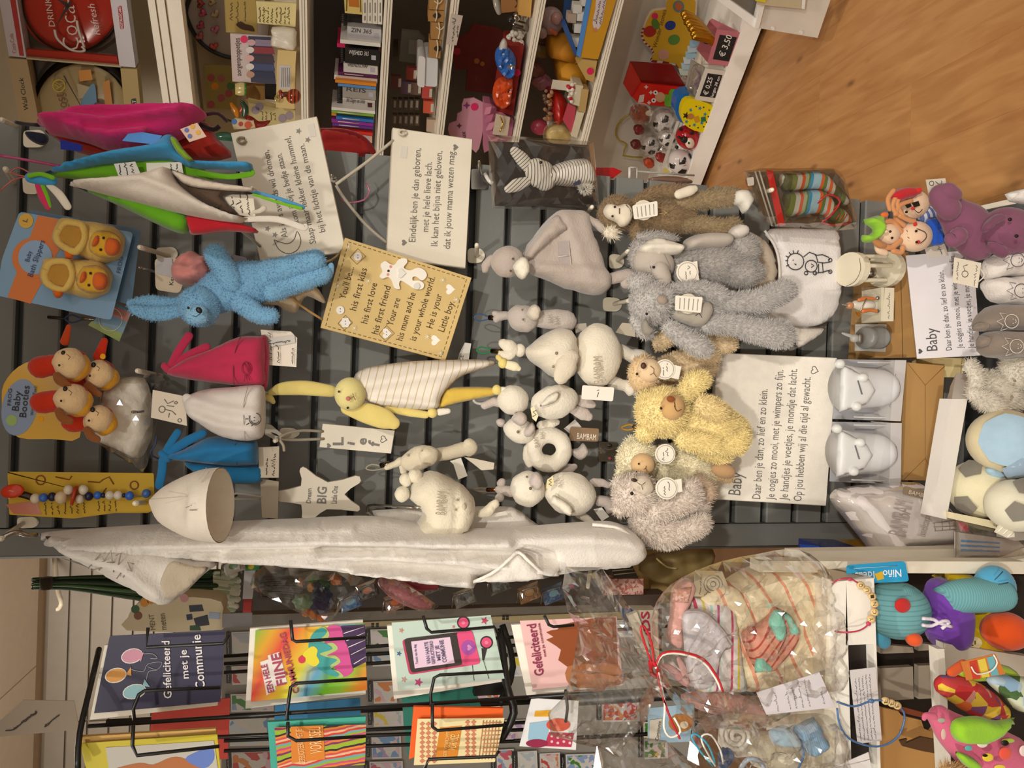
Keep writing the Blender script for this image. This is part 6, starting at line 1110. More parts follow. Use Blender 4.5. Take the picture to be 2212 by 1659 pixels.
def pr3(t, f_, Y):
    t.a('player_rim', slab(rq([(868,1382),(1014,1362),(1038,1434),(884,1458)],8), Y, .0004),m('b83a5a'), f_,smooth=0);t.a('player_body', slab(rq([(872,1380),(990,1366),(1000,1436),(888,1454)],8),off(Y, .0004),.0004),m('332a26'), f_,smooth=0)
    t.a('player_keys', slab(rq([(986,1366),(1020,1362),(1038,1434),(1000,1440)],7),off(Y, .0006),.0004),m('d94a78'), f_,smooth=0);t.a('player_wheel', disc(1012,1399,16,off(Y, .001),.0004),m('a04a9c'), f_,smooth=0);t.a('wheel_heart', slab(heart(1014,1399,7),off(Y, .0014),.0004),m('c98ac0'), f_,smooth=0)
    t.a('player_screen', slab([(888,1386),(972,1376),(982,1432),(896,1444)],off(Y, .0008),.0004),m('dcbfd2'), f_,smooth=0)
    t.a('lettering', txt([('Touch van de dag', (903,1434),(898,1392),5),('VAN HARTE', (930,1434),(924,1386),8),('GEFELICITEERD', (940,1434),(934,1384),7),('MET JE', (952,1426),(947,1394),8),('COMMUNIE', (965,1430),(957,1382),9)],off(Y, .0012), bold=.02),m('5c5470'), f_,smooth=0)
    for x, y in ((1001,1345),(1051,1388)): t.a('earbud_rim', disc(x, y, 14, Y, .0004),m('2c2426'), f_,smooth=0);t.a('earbud', disc(x, y, 11,off(Y, .0004),.0004),m('d94a72'), f_,smooth=0);t.a('earbud_centre', disc(x, y, 4,off(Y, .0008),.0004),m('e07a98'), f_,smooth=0)
    t.a('earphone_stem', slab([(1040,1400),(1052,1402),(1046,1426),(1042,1426)], Y, .0004),m('2c2426'), f_,smooth=0);t.a('earphone_wire', strokes([[(1044,1426),(1056,1466)],[(1020,1436),(1024,1470)],[(1004,1358),(1006,1364)]], Y, .6),m('2c2426'), f_)
    for x, y, r, h in ((867,1362,6, 'b5846a'),(862,1412,6, '3a5a80'),(873,1468,7, 'b58a7a'),(904,1474,10, 'b03a6c'),(1047,1341,9, 'b03a5c'),(980,1354,4, 'b5746a')): t.a('printed_star', slab(star(x, y, r), Y, .0004), m(h), f_,smooth=0)
card('mint communion card with a pink music player', [(846,1345),(1060,1329),(1090,1466),(860,1492)],[(836,1352),(1050,1340),(1088,1472),(851,1510)], Ysp, 'b9cabd', 'e6e0d2', pr3)
def pr4(t, f_, Y):
    t.a('lettering', txt([('Gefeliciteerd', (1175,1458),(1157,1347),20),('met je communie', (1180,1418),(1166,1346),6)], Y, bold=.02),m('8a2a4a'), f_,smooth=0)
    t.a('printed_hair', slab([(1190,1362),(1204,1360),(1212,1350),(1240,1344),(1290,1334),(1330,1334),(1335,1440),(1270,1440),(1225,1440),(1206,1426),(1212,1404),(1202,1396),(1180,1382),(1196,1376),(1180,1366)], Y, .0004),m('8a4418'), f_,smooth=0);t.a('printed_face', slab(cat([(1226,1440),(1270,1434),(1335,1436),(1338,1480),(1250,1486),(1224,1470)],2, True),off(Y, .0002),.0004),m('a8683c'), f_,smooth=0)
card('pale pink congratulation card with brown hair drawing', [(1123,1341),(1332,1332),(1345,1470),(1151,1490)],[(1105,1350),(1320,1336),(1345,1480),(1138,1502)], Ysp, 'e0b4b0', 'eae2d4', pr4)
def pr5(t, f_, Y):
    t.a('photo_panel', slab([(228,1615),(462,1600),(472,1670),(236,1670)], Y, .0004),m('b5b0a4'), f_,smooth=0);t.a('photo_dog', slab(cat([(240,1664),(300,1648),(330,1652),(370,1636),(400,1640),(440,1670),(340,1680),(250,1680)],3, True),off(Y, .0004),.0004),m('a8622c'), f_,smooth=0);t.a('photo_jeans', slab(cat([(400,1640),(430,1622),(456,1612),(462,1640),(440,1660)],3, True),off(Y, .0006),.0004),m('5a74b8'), f_,smooth=0)
card('yellow card with a dog photograph at the bottom edge', [(173,1606),(469,1586),(478,1680),(190,1680)],[(170,1592),(466,1574),(470,1600),(176,1618)],1.16, 'bfae1c', 'c9a05a', pr5)
VS = ramp_mat('wavy_bands', (620,1570),(626,1622),1.18,['8fb02a', '3a2030', 'd9862c', 'c94a4a', 'd9b08a', 'cc3a2c', '6aa0a0', '8fa82a', 'c2487a', 'd97a2c', '7a2a5a', '9aa82a'], 'gloss', warp=.012)
def pr6(t, f_, Y):
    t.a('title_panel', slab([(628,1570),(698,1567),(702,1640),(630,1648)], Y, .0004),m('d07a1c'), f_,smooth=0);t.a('lettering', txt([('GEFELICITEERD MET JE', (660,1650),(652,1574),13),('VORMSEL', (696,1626),(692,1570),26)],off(Y, .0006)),m('ecc48a'), f_,smooth=0)
card('confirmation card with wavy multicolour bands', [(593,1572),(791,1565),(788,1652),(600,1664)],[(578,1560),(790,1548),(788,1580),(586,1672)],1.18, 'ffffff', '3fa08c', pr6, mat=VS)
DI = noise_mat('diamond_print', ['c9805a', 'e2cf9e', 'd9b584'],90, 'gloss')
CKc = ramp_mat('diamond_bands', (902,1556),(911,1562),1.18,['c67f5c', 'e0cfa0'], 'gloss')
def pr7(t, f_, Y):
    t.a('title_panel', slab([(950,1572),(998,1568),(988,1634),(940,1640)], Y, .0004),m('cf801c'), f_,smooth=0);t.a('lettering', txt([('GEFELICITEERD MET JE', (964,1634),(972,1574),7),('VORMSEL', (984,1622),(992,1586),18)],off(Y, .0006)),m('ecd08a'), f_,smooth=0)
    for i in range(9):
        for j in range(3): x, y = 912+j*13,1564+i*10;t.a('diamond', slab([(x-6, y),(x, y-5),(x+6, y),(x, y+5)], Y, .0003),m('c67a58'), f_,smooth=0)
        for j in range(2): x, y = 1010+j*13,1560+i*9;t.a('diamond', slab([(x-6, y),(x, y-5),(x+6, y),(x, y+5)], Y, .0003),m('c67a58'), f_,smooth=0)
    t.a('small_check', strokes([[(1044+k*7,1556),(1034+k*7,1640)] for k in range(6)]+[[(1042,1562+k*9),(1084-k, 1560+k*9)] for k in range(9)], Y, 1),m('c98a62'), f_, stuff=1)
card('confirmation card with orange diamond pattern', [(902,1553),(1090,1551),(1069,1646),(894,1653)],[(894,1527),(1087,1530),(1086,1556),(884,1640)],1.18, 'e0cf9c', 'dd5a14', pr7)
def pr8(t, f_, Y):
    t.a('printed_sky', slab([(1144,1562),(1190,1556),(1180,1600),(1140,1598)], Y, .0004),m('8fb4c8'), f_,smooth=0);t.a('printed_sun', slab([(1156,1536),(1190,1534),(1186,1548),(1154,1548)], Y, .0004),m('d9a020'), f_,smooth=0);t.a('printed_skirt', slab([(1186,1582),(1240,1584),(1234,1614),(1176,1612)],off(Y, .0002),.0004),m('b02c4a'), f_,smooth=0);t.a('printed_jumper', disc(1206,1566,26,off(Y, .0004),.0004, ry=14),m('d0482c'), f_,smooth=0);t.a('printed_badge', disc(1160,1606,24,off(Y, .0006),.0004, ry=9),m('8a1c40'), f_,smooth=0)
    for k in range(8): t.a('printed_dot', disc(1192+(k % 4)*13,1590+(k//4)*12+(k % 2)*3,3,off(Y, .0005),.0003, n=8),m('e0b8b8'), f_,smooth=0)
card('white card with a red spotted skirt behind the cellophane', [(1148,1508),(1250,1514),(1244,1620),(1122,1612)], None, 1.22, 'dcdad8', None, pr8)
for lab, q, h, Y in (('plain petrol blue card behind the wavy card', [(594,1524),(778,1508),(780,1566),(592,1572)], '2a6a92', 1.3),('plain dark teal card behind the diamond card', [(866,1478),(1024,1478),(1040,1530),(880,1634),(872,1560)], '1f6a5a', 1.3),('plain brick red card behind the dog card', [(330,1522),(497,1508),(492,1640),(318,1640)], 'a83222', 1.3)):
    tag(mesh('greeting_card', slab(q, Y, .002), m(h, 'paper')), lab, 'card', 'greeting cards in the wire spinner')
for pts, Y in (([(320,1356),(316,1398),(482,1390),(496,1372)],1.2),([(290,1558),(288,1530),(300,1500),(312,1492),(476,1485)],1.19),([(628,1340),(632,1382),(640,1386),(790,1376)],1.2),([(622,1600),(620,1540),(628,1484),(640,1476),(793,1466)],1.19),([(914,1330),(922,1358),(932,1366),(1068,1354),(1074,1366)],1.2),([(934,1575),(930,1500),(938,1464),(950,1458),(1090,1450)],1.19),([(622,1560),(622,1590),(640,1600),(790,1590)],1.15),([(934,1520),(934,1570),(945,1578),(1088,1566)],1.15),([(918,1659),(926,1640),(1070,1634),(1078,1622)],1.15),([(288,1568),(286,1610),(296,1632),(474,1612)],1.12),([(1176,1330),(1186,1350),(1196,1354),(1240,1350)],1.2),([(1222,1490),(1226,1530),(1222,1560)],1.19)): pocket(pts, Y)
# paper price note on top of the spinner
t = T('paper_note', 'sheet of tracing paper with handwriting above the spinner', 'note', 60,1550,1.3);t.a('sheet', slab([(-4,1592),(172,1576),(160,1514),(50,1512),(-4,1560)],1.34,.001),m('a09280', 'paper'),smooth=0);t.a('lettering', strokes([cat([(12,1578),(30,1576),(42,1566),(60,1550),(80,1538)],3), cat([(96,1570),(104,1566),(112,1556),(128,1544)],3)]+scrib((30,1576),(80,1540),5,101)+scrib((98,1568),(128,1546),5,102),1.339,1.1),m('3a3028'), stuff=1)
# bundle of green stems
Yst = 1.75
t = T('stem_bundle', 'bundle of green wrapped flower stems behind the cape', 'flower stems', 150,1270, Yst)
random.seed(8)
for i in range(26):
    u = i/25;t.a('stem', blob([(74+random.uniform(-4,6),1250+u*22,2.4),(155,1247+u*26,3),(300,1242+u*52,4),(460+random.uniform(-14,14),1234+u*78,5)],off(Yst, random.uniform(-.03,.03)),.9,6), m(('2a4a22', '1f3a1c', '3f6a30')[i % 3], 'gloss', .5));t.a('stem_end', blob([(465,1238+u*72,5),(500+random.uniform(-10,14),1240+u*76,7)],off(Yst, .02),.4,6), m(('b9bca4', '8fa082', 'c9c6b4')[i % 3], 'gloss', .3))
t.a('binding', wire([(100,1248,off(Yst, .05)),(100,1272,off(Yst, .05))],.012,8,0),m('3a2f20', 'fab'))
t.a('sleeve_edge', slab([(128,1204),(190,1226),(216,1232),(180,1218)], Yst, .001),m('b8c4c4', 'gloss'),smooth=0)
# flower print gift box with rounded top
t = T('round_top_box', 'round topped gift box with flower print and cards', 'box', 380,1320,1.6);b = t.a('box', slab(cat([(274,1362),(276,1335),(284,1318),(300,1302),(330,1292),(420,1290),(478,1300),(480,1330),(478,1362)],2, True),1.6,.06),m('cdbf9e', 'paper'),smooth=0)
for x, y, h in ((312,1302, 'd08a24'),(326,1296, 'c98a30'),(298,1330, '7a4a30'),(292,1316, '3a5a34'),(398,1292, 'c08a8a')): t.a('printed_flower', disc(x, y, 9,1.599,.0005), m(h), b,smooth=0)
t.a('lettering', txt([('MENT', (336,1360),(332,1326),11),('meten', (360,1360),(356,1325),14)],1.5992),m('6a5a48'), b,smooth=0)
for q, h in (([(408,1308),(436,1306),(440,1320),(410,1322)], '2c3040'),([(402,1328),(414,1326),(416,1338),(404,1340)], '24304a'),([(418,1336),(448,1328),(452,1350),(424,1354)], '2a2838'),([(452,1322),(476,1324),(474,1338),(450,1336)], '9aa8bc'),([(410,1352),(430,1350),(434,1362),(410,1362)], '2a4a2c')): t.a('printed_card', slab(q, 1.599,.0006), m(h), b,smooth=0)
one('acrylic_rail', 'clear acrylic ledge under the round topped box', 'ledge', slab([(480,1326),(545,1324),(545,1352),(480,1356)],1.58,.004),m('8f8d90', 'gloss', .15))
# dried flower bunches and wrapped goods hanging behind the cape
Yfl = 1.66
t = T('dried_bouquet', 'bunch of dark dried flowers in clear sleeves', 'flowers', 600,1280, Yfl)
random.seed(4)
for i in range(12):
    u = i/11;t.a('stem', blob([(560+u*6,1248+u*40,2),(620,1240+u*55,2),(655,1240+u*60,2)],off(Yfl, random.uniform(-.02,.03)),1,5), m(('221c14', '4a4230', '2c2618')[i % 3]))
for x, y, r, h in ((675,1248,12, '3f6a24'),(700,1258,14, '2f4a20'),(725,1252,14, 'c9702a'),(690,1272,18, '2a2438'),(705,1290,18, '332a48'),(672,1268,10, 'c08a58'),(700,1282,12, 'a8602c'),(655,1300,20, '7c9474'),(690,1310,20, '352c4a'),(660,1322,10, 'd9761c'),(676,1328,11, 'd9761c'),(695,1334,11, 'cf6414'),(650,1258,9, 'b58258')): t.a('flower_head', ell(x, y, r, r*.8,off(Yfl, .03), random.uniform(0,90), lump=.5, seed=x), m(h, 'fab'))
t.a('clear_sleeve', puff([(540,1262),(570,1222),(680,1232),(760,1240),(790,1262),(740,1310),(712,1345),(690,1344),(620,1310),(560,1280)],off(Yfl, .05),20,.03, crumple=.012, cs=.03, step=14, sm=2), CELLO,smooth=0)
t = T('pink_candle_pack', 'pink wrapped rose pack in shiny film', 'pack', 880,1290,1.62);t.a('pack', blob([(830,1258,14),(860,1275,22),(905,1300,18),(925,1306,10)],1.62,.8),m('c4747c', 'gloss', .35));t.a('rear_pack', blob([(850,1252,10),(900,1262,14),(940,1266,8)],1.65,.8),m('b84a58', 'gloss', .35));t.a('shiny_film', puff([(818,1250),(850,1252),(900,1276),(940,1304),(945,1312),(915,1322),(880,1308),(830,1278)],1.585,16,.02, crumple=.008, cs=.015, step=8), CELLO,smooth=0)
# tall metal post with slots and the pegged packs on it
t = T('gondola_post', 'brown grey metal display post with square slots', 'display post', 900,1330,1.75)
t.a('post', slab([(480,1330),(1430,1302),(1430,1334),(480,1352)],1.76,.03),m('6f6558', 'paint', .35),smooth=0);t.a('post_face', slab([(700,1347),(1430,1318),(1430,1334),(700,1356)],1.755,.004),m('a8966e', 'paint', .4),smooth=0)
for x, y in ((805,1348),(815,1348),(805,1353),(815,1353),(1088,1332),(1096,1332),(1088,1337),(1096,1337),(950,1340),(958,1340)): t.a('slot', slab([(x-3, y-2),(x+3, y-2),(x+3, y+2),(x-3, y+2)],1.754,.003), BLK,smooth=0)
t.a('backing_panel', slab([(480,1195),(1440,1180),(1440,1310),(480,1340)],1.95,.02),m('4a4036', 'paint'),smooth=0)
PACK = [((500,1222), 'e0dcd8', 'green and blue printed label pack at the top of the pegs', '4a8a4a'),((752,1300), '3f7ab4', 'blue scenic card pack on a peg', '8ab0c4'),((850,1300), '8a5a44', 'brown pack with orange dot on a peg', 'd9702c'),((1000,1290), '6f6a62', 'grey pack with a black spoon on a peg', '1f1c18'),((1075,1262), '5a6258', 'dark green grey pack on a peg', '3a403a'),((1140,1280), 'a8702c', 'amber charm pack on a peg', 'd9a860'),((1192,1282), '3a6a9c', 'blue bow charm pack on a peg', '8ac0d8'),((930,1262), '57504a', 'smoky pack with silver edge on a peg', '8a857c'),((790,1275), '3c3834', 'narrow black pack with orange and cream chips on a peg', 'd9702c')]
for (x, y), h, lab, h2 in PACK:
    t = T('pegged_pack', lab, 'pack', x, y, 1.7, 'small packs on wire pegs');q = [(x-22, y-8),(x+22, y-26),(x+30, y+8),(x-14, y+26)]
    t.a('card', slab(q, 1.7,.006), m(h, 'gloss', .35),smooth=0);t.a('print', disc(x+4, y, 11,1.6992,.0006, ry=7, ang=-25), m(h2, 'gloss', .4),smooth=0)
    t.a('blister', puff([(p[0]*1.0, p[1]*1.0) for p in q],1.692,8,.014, sm=0, crumple=.004, cs=.02), CELLO,smooth=0);t.a('peg', wire([(x-24, y+22,1.72),(x-20, y-2,1.69),(x+16, y-14,1.66),(x+22, y+16,1.72)],.0016,5,0), CH)
t = T('sticker_box', 'white topped sticker box with green logo beside the cape', 'box', 535,1255,1.72);t.a('box', slab([(528,1226),(552,1226),(545,1294),(524,1294)],1.72,.02),m('d6d6dc', 'gloss'),smooth=0);t.a('logo', slab([(528,1216),(562,1218),(560,1232),(530,1233)],1.718,.001),m('4a9a58'),smooth=0);t.a('logo_sun', disc(542,1223,7,1.717,.0005),m('e0c81c'),smooth=0);t.a('red_foot', slab([(526,1296),(544,1296),(542,1330),(524,1328)],1.72,.01),m('b83228'),smooth=0)
# pink pattern notebook and brown boxes right of the cape
t = T('notebook', 'pink notebook with a dotted cover and black striped spine', 'notebook', 1350,1270,1.62);t.a('cover', slab([(1305,1250),(1390,1250),(1390,1284),(1308,1286)],1.62,.03), noise_mat('berry_print', ['d9aca0', 'd9b8aa', 'c07a70', 'd9aca0', 'a86a5c'],190, 'gloss'),smooth=0);t.a('spine', slab([(1318,1226),(1366,1222),(1380,1250),(1330,1250)],1.61,.03),m('2a2018', 'gloss'),smooth=0);t.a('spine_stripe', strokes([[(1322,1233),(1368,1229)],[(1326,1241),(1374,1236)]],1.609,1.4),m('a89a80'));t.a('cherub', disc(1324,1262,10,1.6192,.0006, ry=7),m('d99a84'),smooth=0)
one('ledge_board', 'grey brown ledge behind the cellophane parcel', 'ledge', slab([(1280,1286),(1440,1284),(1440,1312),(1280,1310)],1.64,.05),m('5f5046', 'paint'))
one('tan_box', 'tan storage box right of the pink notebook', 'box', slab([(1394,1184),(1520,1182),(1500,1284),(1404,1284)],1.7,.1),m('b89a5c', 'card'))
t = T('craft_bag', 'see-through bag of tan craft paper beside the cape end', 'bag', 1450,1215,1.6);t.a('paper', puff([(1380,1232),(1396,1200),(1450,1190),(1540,1186),(1530,1240),(1480,1250),(1430,1262)],1.6,20,.02, crumple=.014, cs=.03, step=10),m('8a7648', 'gloss', .4));t.a('fold_string', wire([(1418,1206,1.57),(1440,1224,1.57),(1462,1228,1.57)],.002,5),m('c9b478'))
# sheets of stickers hanging under black price rails behind the spinner
one('sticker_wall', 'grey back panel behind the sticker sheets', 'display panel', slab([(478,1350),(1500,1300),(1500,1700),(478,1700)],2.106,.02),m('9a958c', 'paint'))
random.seed(12);cols = ['b8c0c8', 'd9c0c0', '8fa8cc', 'd0d4c8', 'c94a44', '4a8a3a', 'c9d4dc', 'd98a4a', 'e0d4d8', '7aa0cc', 'd9b8c4', 'e0c83a', 'b59ac0', 'cf5a6a']
rows = [(490,520,1360),(796,852,1360),(1100,1140,1500),(1290,1420,1330)]
SH = [(500,542,1366,1420),(500,542,1440,1480),(498,590,1500,1538),(494,596,1546,1612),(500,590,1624,1668),(800,858,1360,1400),(804,856,1410,1440),(806,856,1472,1520),(806,870,1528,1570),(802,866,1590,1640),(798,870,1646,1680),(1096,1140,1420,1462),(1090,1150,1556,1600),(1072,1110,1620,1668),(1118,1160,1624,1668),(1166,1210,1628,1668),(1222,1290,1630,1670),(1300,1370,1340,1378),(1300,1380,1500,1560),(1390,1440,1560,1640),(1000,1060,1600,1640),(1030,1080,1486,1530)]
words = ['upper left of the sticker wall', 'left row beside the navy card', 'left row above the red card', 'left row below the rainbow card', 'left edge row by the wavy card', 'between the cupcake and player cards', 'small one between the cupcake and player cards', 'bear print right of the cupcake card', 'sailboat print above the diamond card', 'speckled print by the wavy card', 'bottom edge right of the wavy card', 'next to the pink card stack', 'under the pink card stack', 'bottom edge under the diamond card', 'bottom edge with green top', 'bottom edge in pink frame', 'bottom edge in white beside the parcel', 'behind the cellophane fan', 'below the cellophane fan', 'by the cellophane fan at the bottom', 'behind the diamond card corner', 'behind the spinner arm']
for i, (x0, x1, y0, y1) in enumerate(SH):
    t = T('sticker_sheet', cols[i % len(cols)] and ['silver', 'pale pink', 'soft blue', 'pale green', 'red', 'leaf green', 'white', 'orange', 'lilac white', 'light blue', 'rose', 'yellow', 'mauve', 'coral'][i % 14]+' sticker sheet, '+words[i], 'stickers', x0, y0,2.1, 'sticker sheets on the wall rails');Y = 2.1-.004*(i % 3)
    sl = (y1-y0)*.04
    t.a('sheet', slab([(x0, y0),(x1, y0-2),(x1+sl, y1-2),(x0+sl, y1)], Y, .003),m('dcd6d0', 'gloss', .3),smooth=0)
    t.a('print', slab([(x0+3, y0+3),(x1-4, y0+1),(x1-4, y1-5),(x0+3, y1-4)],off(Y, .001),.0006), noise_mat('sticker_print_%d' % i, [cols[i % 14], cols[(i+3) % 14], cols[i % 14], 'd8d4cc', cols[(i+6) % 14]],40+i*3, 'gloss'),smooth=0)
    t.a('price_strip', slab([(x0-12, y0),(x0-3, y0),(x0-2, y1-4),(x0-11, y1-4)],off(Y, .002),.003),m('1d1a18', 'gloss'),smooth=0);t.a('strip_text', strokes(scrib((x0-6, y1-8),(x0-6, y0+6),3, i),off(Y, .0024),.6),m('c9c4bc'))
# ---------------------------------------------------------------- white crate stand
Yw = 1.1;WC = m('d9cdb6', 'paint')
t = T('crate_stand', 'white painted crate stand under the gift parcels', 'display stand', 2000,1450, Yw)
for q in ([(1799,1256),(1828,1254),(1840,1680),(1814,1680)],[(1884,1249),(1888,1249),(1903,1680),(1896,1680)],[(1828,1254),(1884,1249),(1888,1391),(1827,1394)]): t.a('top_rail', slab(q, Yw, .03),m('e8e2d6', 'paint'),smooth=0)
_z = P(1799,1300, Yw).z;t.a('top_board', box((-.555, Yw+.1, _z-.011),.5,.17,.02),m('d6ccb8', 'paint'),smooth=0)
for x, y in ((-.3, Yw+.16),(-.79, Yw+.03),(-.79, Yw+.16)): t.a('leg', box((x, y, _z/2-.01),.03,.03, _z-.02),m('d6ccb8', 'paint'),smooth=0)
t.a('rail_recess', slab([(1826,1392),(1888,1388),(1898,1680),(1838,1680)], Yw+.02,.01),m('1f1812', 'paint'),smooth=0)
t.a('rail_end', slab([(1690,1206),(1734,1208),(1800,1256),(1886,1250),(1760,1210)], P3(P(1800,1256, Yw), P(1886,1250, Yw), P(1740,1208, Yw+.12)),.01),m('b9a88c', 'paint'),smooth=0)
t.a('corner_post', slab([(1640,1212),(2212,1213),(2230,1240),(1640,1236)], Yw+.06,.03),m('e0d6c2', 'paint'),smooth=0)
t.a('lower_shelf', slab([(2025,1402),(2040,1402),(2056,1680),(2040,1680)], Yw, .02),m('e0d8c8', 'paint'),smooth=0);t.a('lower_rail', slab([(2040,1390),(2230,1420),(2230,1470),(2044,1450)], Yw+.04,.02),m('cfc4b2', 'paint'),smooth=0)
for q in ([(1902,1392),(1972,1398),(1974,1410),(1902,1412)],[(1900,1444),(1972,1440),(1974,1510),(1904,1515)],[(1984,1438),(2024,1436),(2024,1508),(1984,1510)],[(1984,1390),(2024,1392),(2024,1404),(1984,1406)]): t.a('back_slat', slab(q, Yw+.22,.012),m('a39684', 'paint'),smooth=0)
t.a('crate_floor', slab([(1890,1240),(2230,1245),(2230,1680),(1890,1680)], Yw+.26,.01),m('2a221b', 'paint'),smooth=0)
for q in ([(1960,1196),(2012,1196),(2012,1212),(1960,1212)],[(1990,1180),(2048,1178),(2048,1212),(1992,1212)]): t.a('inner_slat', slab(q, Yw+.3,.01),m('9a8c78', 'paint'),smooth=0)
t = T('cardboard_cutouts', 'tan cardboard crown cut-outs lying in the crate', 'cardboard', 1960,1590, Yw+.12);t.a('sheet', slab([(1904,1528),(1940,1536),(1948,1546),(1990,1556),(1996,1574),(2010,1580),(2024,1560),(2036,1600),(2044,1680),(1904,1680)], Yw+.14,.006),m('b5854a', 'card'),smooth=0);t.a('cut_piece', slab([(1944,1600),(1960,1596),(1956,1606),(1990,1592),(2030,1600),(2032,1630),(1990,1622),(1950,1612)], Yw+.1,.004),m('4f3418', 'card'),smooth=0);t.a('cut_piece', slab([(1904,1516),(1950,1540),(2000,1552),(2024,1556),(2020,1546),(1960,1530)], Yw+.12,.004),m('7d3a1c', 'card'),smooth=0)
# notes and bracelets on the rail
t = T('handwritten_note', 'handwritten note on squared paper hung on the crate rail', 'note', 1870,1520, Yw-.02);t.a('paper', slab([(1836,1448),(1892,1441),(1905,1600),(1853,1607)], Yw-.012,.001),m('c9c2c0', 'paper'),smooth=0);t.a('handwriting', strokes(sum([scrib((1860+i*8,1600-i),(1848+i*7.4,1466-i*3),5,110+i, .8) for i in range(5)],[]), Yw-.0124,.55),m('4a4650'), stuff=1)
t = T('paper_note', 'blank white paper slip at the bottom edge of the crate', 'note', 1840,1645, Yw-.03);t.a('paper', slab([(1776,1668),(1876,1625),(1886,1680),(1780,1690)], Yw-.03,.001),m('d6d0cc', 'paper'),smooth=0);t.a('fold', strokes([[(1800,1660),(1880,1640)]], Yw-.0304,.5),m('b5b0ac'))
def bead_let(t, x, y, L, Y, a=60):
    r = 8.5;c = P(x, y, Y);g = ell(x, y, r, r, Y, sq=.9, u=10, v=8);o = t.a('letter_bead', g,m('d9bb82', 'gloss', .35))
    if L: t.a('bead_letter', txt([(L, (x+4+2*0, y+3.5),(x+3, y-3.5),8)],off(Y, .0068)),m('3a2a18'), o,smooth=0)
t = T('name_bracelet', 'pink cord bracelet with wooden letter beads QUINCY', 'bracelet', 1850,1290, Yw-.02);Y = Yw-.02
for x, y, L in ((1859,1264, 'Q'),(1873,1274, 'U'),(1884,1288, 'I'),(1889,1304, 'N'),(1889,1322, 'C'),(1882,1337, 'Y')): bead_let(t, x, y, L, Y)
t.a('cord', wire([(1798,1262, Yw),(1812,1252, Y),(1836,1250, Y),(1859,1264, Y),(1884,1288, Y),(1889,1322, Y),(1876,1348, Y),(1856,1362, Y),(1826,1366, Y),(1804,1364, Yw)],.0014,6),m('b83a58', 'gloss'));t.a('cord_knot', ell(1836,1251,6,4, Y),m('b83a58'));t.a('cord_knot', ell(1876,1347,5,5, Y),m('b83a58'))
t = T('name_bracelet', 'blue cord bracelet with three wooden beads', 'bracelet', 1880,1560, Yw-.03);Y = Yw-.03
for x, y in ((1913,1514),(1926,1519),(1938,1524)): bead_let(t, x, y, 'E', Y)
t.a('cord', wire([(1808,1516, Y),(1845,1526, Y),(1882,1514, Y),(1913,1514, Y),(1940,1525, Y),(1954,1545, Y),(1944,1585, Y),(1916,1608, Y),(1880,1612, Y),(1835,1596, Y),(1814,1565, Y),(1808,1530, Y)],.0017,6),m('4a6a94', 'gloss'));t.a('cord_knot', ell(1882,1514,6,5, Y),m('4a6a94'))

t = T('wall_hook', 'long white hook on the pale boards behind the stems', 'hook', 130,1260,4.5);t.a('arm', wire([(118,1206,4.54),(124,1270,4.3),(132,1300,4.2),(128,1314,4.2),(122,1316,4.2)],.012,6), WP)
# ---------------------------------------------------------------- cellophane gift parcel, pink
Yg = 1.16
t = T('gift_parcel', 'cellophane gift parcel of pink baby clothes tied with red cord', 'gift parcel', 1810,1400, Yg)
BS = ramp_mat('cream_coral_stripes', (1560,1300),(1600,1278), Yg, [('e4d3b0', 7),('dc9474', 1.2)], 'fab', warp=.006)
MS = ramp_mat('candy_stripes', (1480,1300),(1556,1296), Yg, [('ddd4d0', 3),('c23a60', 1),('ddd4d0', 2),('d9c440', 1),('ddd4d0', 2),('9fc8b8', 1),('ddd4d0', 2),('b84a80', 1),('d9dcd8', 2)], 'fab')
SKs = ramp_mat('coral_sock_stripes', (1610,1380),(1622,1390), Yg, [('e09a80', 3),('b8483c', 1)], 'knit')
t.a('blanket', puff([(1520,1300),(1560,1255),(1620,1222),(1700,1205),(1750,1215),(1780,1260),(1796,1330),(1806,1420),(1790,1462),(1740,1480),(1650,1484),(1570,1480),(1540,1400)],off(Yg, -.05),50,.06,[([(1570,1270),(1640,1290),(1680,1330)],.012,14),([(1600,1420),(1700,1440),(1790,1430)],.01,14)], step=13), BS)
t.a('blanket_roll', blob([(1530,1300,20),(1570,1290,26),(1610,1330,22),(1620,1380,16)],off(Yg, .0),.8), BS)
t.a('striped_top', puff([(1488,1296),(1520,1290),(1560,1288),(1590,1330),(1598,1380),(1604,1440),(1612,1492),(1560,1494),(1500,1488),(1478,1400)],off(Yg, -.005),24,.02, step=10), MS)
t.a('bib', puff([(1474,1330),(1490,1316),(1520,1318),(1556,1350),(1578,1384),(1580,1400),(1560,1412),(1540,1480),(1500,1486),(1482,1440),(1476,1380)],off(Yg, .018),12,.008, step=9),m('d3ccd0', 'fab'));t.a('bib_binding', wire([(1480,1322,off(Yg, .027)),(1520,1324,off(Yg, .029)),(1560,1360,off(Yg, .029)),(1582,1392,off(Yg, .026))],.0018,5),m('b5a9a8', 'fab'))
t.a('pink_rompers', puff([(1440,1380),(1446,1330),(1452,1270),(1480,1248),(1500,1262),(1488,1300),(1474,1340),(1470,1400)],off(Yg, -.01),16,.022, step=7),m('d9a39a', 'fab'));t.a('gingham_trim', puff([(1450,1300),(1456,1272),(1494,1268),(1486,1302)],off(Yg, .013),8,.006, sm=1), noise_mat('gingham', ['c98a7a', 'dcb8ac', 'd0a090'],260, 'fab'))
